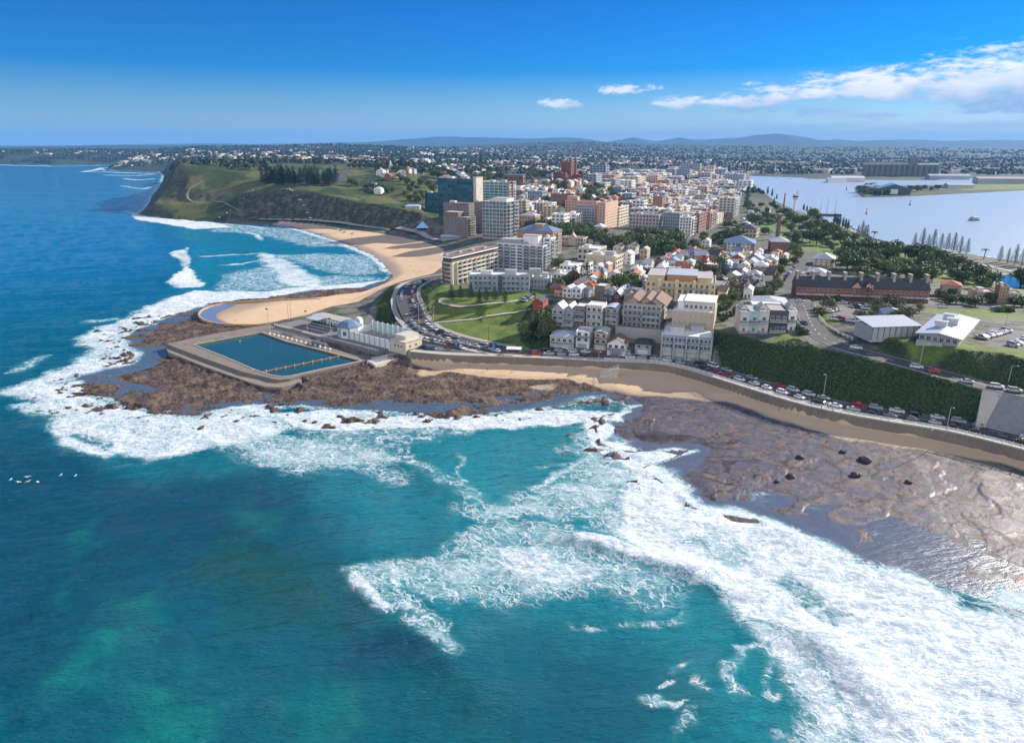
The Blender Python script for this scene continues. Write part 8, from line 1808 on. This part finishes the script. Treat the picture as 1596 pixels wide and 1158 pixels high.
# ------------------------------------------------------------------ people
def person_mesh(name, pose, shirt, trousers, hair):
    v = []; e = []; rad = []
    def add(p, r, parent=None):
        v.append(p); rad.append(r); i = len(v)-1
        if parent is not None: e.append((parent, i))
        return i
    st = {'stand': (0, 0), 'walk': (.22, -.22)}[pose]
    pel = add((0, 0, .95), (.15, .11)); ab = add((0, 0, 1.12), (.14, .10), pel); ch = add((0, 0, 1.35), (.17, .11), ab); nk = add((0, -.01, 1.50), (.055, .055), ch); hd = add((0, -.02, 1.62), (.085, .095), nk); tp = add((0, -.01, 1.72), (.07, .08), hd)
    for s, q in ((-1, st[0]), (1, st[1])):
        hp = add((s*.10, 0, .88), (.09, .09), pel); kn = add((s*.11, -q*.55-.01, .48), (.06, .06), hp); an = add((s*.11, -q+.05, .09), (.04, .04), kn); add((s*.12, -q-.12, .04), (.04, .03), an)
        sh = add((s*.19, 0, 1.42), (.06, .06), ch); el = add((s*.25, q*.5+.02, 1.14), (.042, .042), sh); wr = add((s*.25, q*.8-.06, .90), (.03, .03), el); hn = add((s*.25, q*.85-.08, .80), (.035, .02), wr)
        for k in range(3): add((s*(.235+.015*k), q*.85-.09, .71+.01*abs(k-1)), (.011, .011), hn)
        add((s*.22, q*.85-.12, .78), (.012, .012), hn)
    me = bpy.data.meshes.new(name); me.from_pydata(v, e, []); o = bpy.data.objects.new(name, me); COL.objects.link(o); m = o.modifiers.new('skin', 'SKIN')
    for i, r in enumerate(rad): me.skin_vertices[0].data[i].radius = r
    me.skin_vertices[0].data[0].use_root = True; o.modifiers.new('sub', 'SUBSURF').levels = 1
    dg = bpy.context.evaluated_depsgraph_get(); out = bpy.data.meshes.new_from_object(o.evaluated_get(dg)); bpy.data.objects.remove(o); out.name = name
    for mm in (mat('skin', (.45, .28, .20), .6, .05), shirt, trousers, hair): out.materials.append(mm)
    for p in out.polygons:
        z = p.center.z; x = abs(p.center.x); p.material_index = 3 if z > 1.66 or (z > 1.56 and p.center.y > .03) else 1 if (1.0 < z < 1.46 and x < .24) else 2 if (.45 < z <= 1.0 and x < .2) else 0
    return out
def people():
    cl = dict(white=wm('white'), red=wm('red'), black=wm('dark'), blue=mat('blue_cloth', (.02, .25, .55), .8, .06), grey=wm('grey')); hr = wm('brown'); ms = {}
    for i, (u, v, z, c, t_, pose, w) in enumerate(((896, 577, 0, 'black', 'grey', 'walk', 'walking on the sand below the pale beachfront house'), (882, 580, 0, 'black', 'blue', 'stand', 'standing on the near sand by the rocks'), (702, 572, 0, 'white', 'black', 'stand', 'standing below the wall near the steps'), (760, 578, 0, 'black', 'black', 'walk', 'walking along the sand edge'), (804, 579, 0, 'black', 'grey', 'walk', 'walking on the sand below the shelter'), (731, 572, 0, 'red', 'black', 'walk', 'on the sand strip left of the shelter'), (1213, 640, 0, 'black', 'black', 'stand', 'standing on shadowed sand below the railing'), (744, 549, 6.15, 'black', 'black', 'stand', 'standing at the car park entrance'), (748, 549.5, 6.15, 'blue', 'grey', 'stand', 'at the car park entrance beside another'), (848, 555, 6.15, 'white', 'blue', 'walk', 'strolling on the promenade'), (1010, 566.5, 6.15, 'red', 'white', 'walk', 'on the footpath above the wall'), (1280, 639, 6.15, 'red', 'black', 'walk', 'on the footpath beside the white railing'), (1297, 643.5, 6.15, 'white', 'black', 'walk', 'following on the railing footpath'), (1452, 675, 6.15, 'white', 'red', 'stand', 'leaning near the railing by the street lamp'), (381, 584, 1.75, 'red', 'black', 'stand', 'on the lower apron of the pool'), (395, 580, 2.95, 'white', 'blue', 'stand', 'at the pool edge near the boardwalk end'), (487, 526, 2.95, 'red', 'black', 'stand', 'on the pool deck by the starting blocks'), (508, 541, 2.95, 'white', 'black', 'walk', 'walking on the pool deck'), (367, 502, 0, 'red', 'blue', 'stand', 'at the wading pool kerb'), (401, 473, 0, 'black', 'black', 'walk', 'on the sand spit'), (640, 417, 0, 'black', 'grey', 'walk', 'far out on the city beach'), (655, 425, 0, 'white', 'black', 'walk', 'near the back of the city beach'), (606, 440, 0, 'black', 'black', 'stand', 'by the wet rocks of the city beach'))):
        key = (c, t_, pose)
        if key not in ms: ms[key] = person_mesh('person', pose, cl[c], cl[t_], hr)
        p = P(u, v, z) if z else on(u, v); o = link('person', ms[key], None, p, cr.uniform(0, 6.28)); tag(o, f'person in {c} top {w}', 'person', 'people on the shore')
people()
# ------------------------------------------------------------------ labels that single out each repeat by its nearest landmark
LAND_MARKS += [('the tiled cottage', *on(974, 553)[:2]), ('the pond', *P(1570, 440, 4.3)[:2]), ('the retaining wall', *P(1545, 640, 10)[:2]), ('the wading pool', *P(340, 490, 1)[:2]), ('the curving road', *on(640, 470)[:2]), ('the headland cliff', *Q(300, 270, 1180)[:2]), ('the main street', *on(1105, 360)[:2]), ('the oval', *on(1520, 490)[:2]), ('the harbour shore', *on(1450, 395)[:2]), ('the shady park', *on(970, 385)[:2]), ('the hill street', *on(1240, 430)[:2])]
_o = 'first second third fourth fifth sixth seventh eighth ninth tenth eleventh twelfth thirteenth fourteenth fifteenth sixteenth seventeenth eighteenth nineteenth'.split()
def ordinal(i):
    n = i+1
    if n < 20: return _o[n-1]
    t, q = divmod(n, 10); return ('', '', 'twent', 'thirt', 'fort', 'fift', 'sixt', 'sevent', 'eight', 'ninet')[t]+('ieth' if q == 0 else 'y-'+_o[q-1])
def name_all():
    sets = {}
    for o, d, x, y in GENERIC:
        u, v = project(x, y, ground(x, y)); best = min(LAND_MARKS, key=lambda m: (m[1]-x)**2+(m[2]-y)**2); mu, mv = project(best[1], best[2], ground(best[1], best[2]))
        dirn = ('left of' if u < mu else 'right of') if abs(u-mu) > 1.6*abs(v-mv) else ('beyond' if v < mv else 'in front of')
        sets.setdefault((d, dirn, best[0]), []).append((math.hypot(best[1]-x, best[2]-y), o))
    for (d, dirn, m), L in sets.items():
        L.sort(key=lambda q: q[0])
        for i, (_, o) in enumerate(L):
            lb = f'{d} {dirn} {m}' if len(L) == 1 else f'{d}, {"nearest" if i == 0 else ordinal(i)+" nearest"} such {dirn} {m}'
            if len(lb.split()) > 16: lb = lb.replace(' nearest such ', ' such ').replace(', nearest', ', first')
            if len(lb.split()) > 16: lb = lb.replace(' such ', ' ')
            o['label'] = lb
name_all()# ------------------------------------------------------------------ haze
def build_haze():
    k = bpy.data.materials.new('haze_air'); k.use_nodes = True; t = k.node_tree; t.nodes.clear()
    out = t.nodes.new('ShaderNodeOutputMaterial'); v = t.nodes.new('ShaderNodeVolumePrincipled')
    v.inputs['Color'].default_value = (.16, .47, 1.0, 1); v.inputs['Density'].default_value = 5.2e-5; v.inputs['Anisotropy'].default_value = 0.0
    t.links.new(v.outputs[0], out.inputs['Volume'])
    x, y0, y1, z0, z1 = 32000, -400, 34000, -9, 620
    vs = [(-x, y0, z0), (x, y0, z0), (x, y1, z0), (-x, y1, z0), (-x, y0, z1), (x, y0, z1), (x, y1, z1), (-x, y1, z1)]
    fs = [(0, 3, 2, 1), (4, 5, 6, 7), (0, 1, 5, 4), (1, 2, 6, 5), (2, 3, 7, 6), (3, 0, 4, 7)]
    tag(link('haze', mesh_from('haze', vs, fs, [k])), kind='stuff')
build_haze()
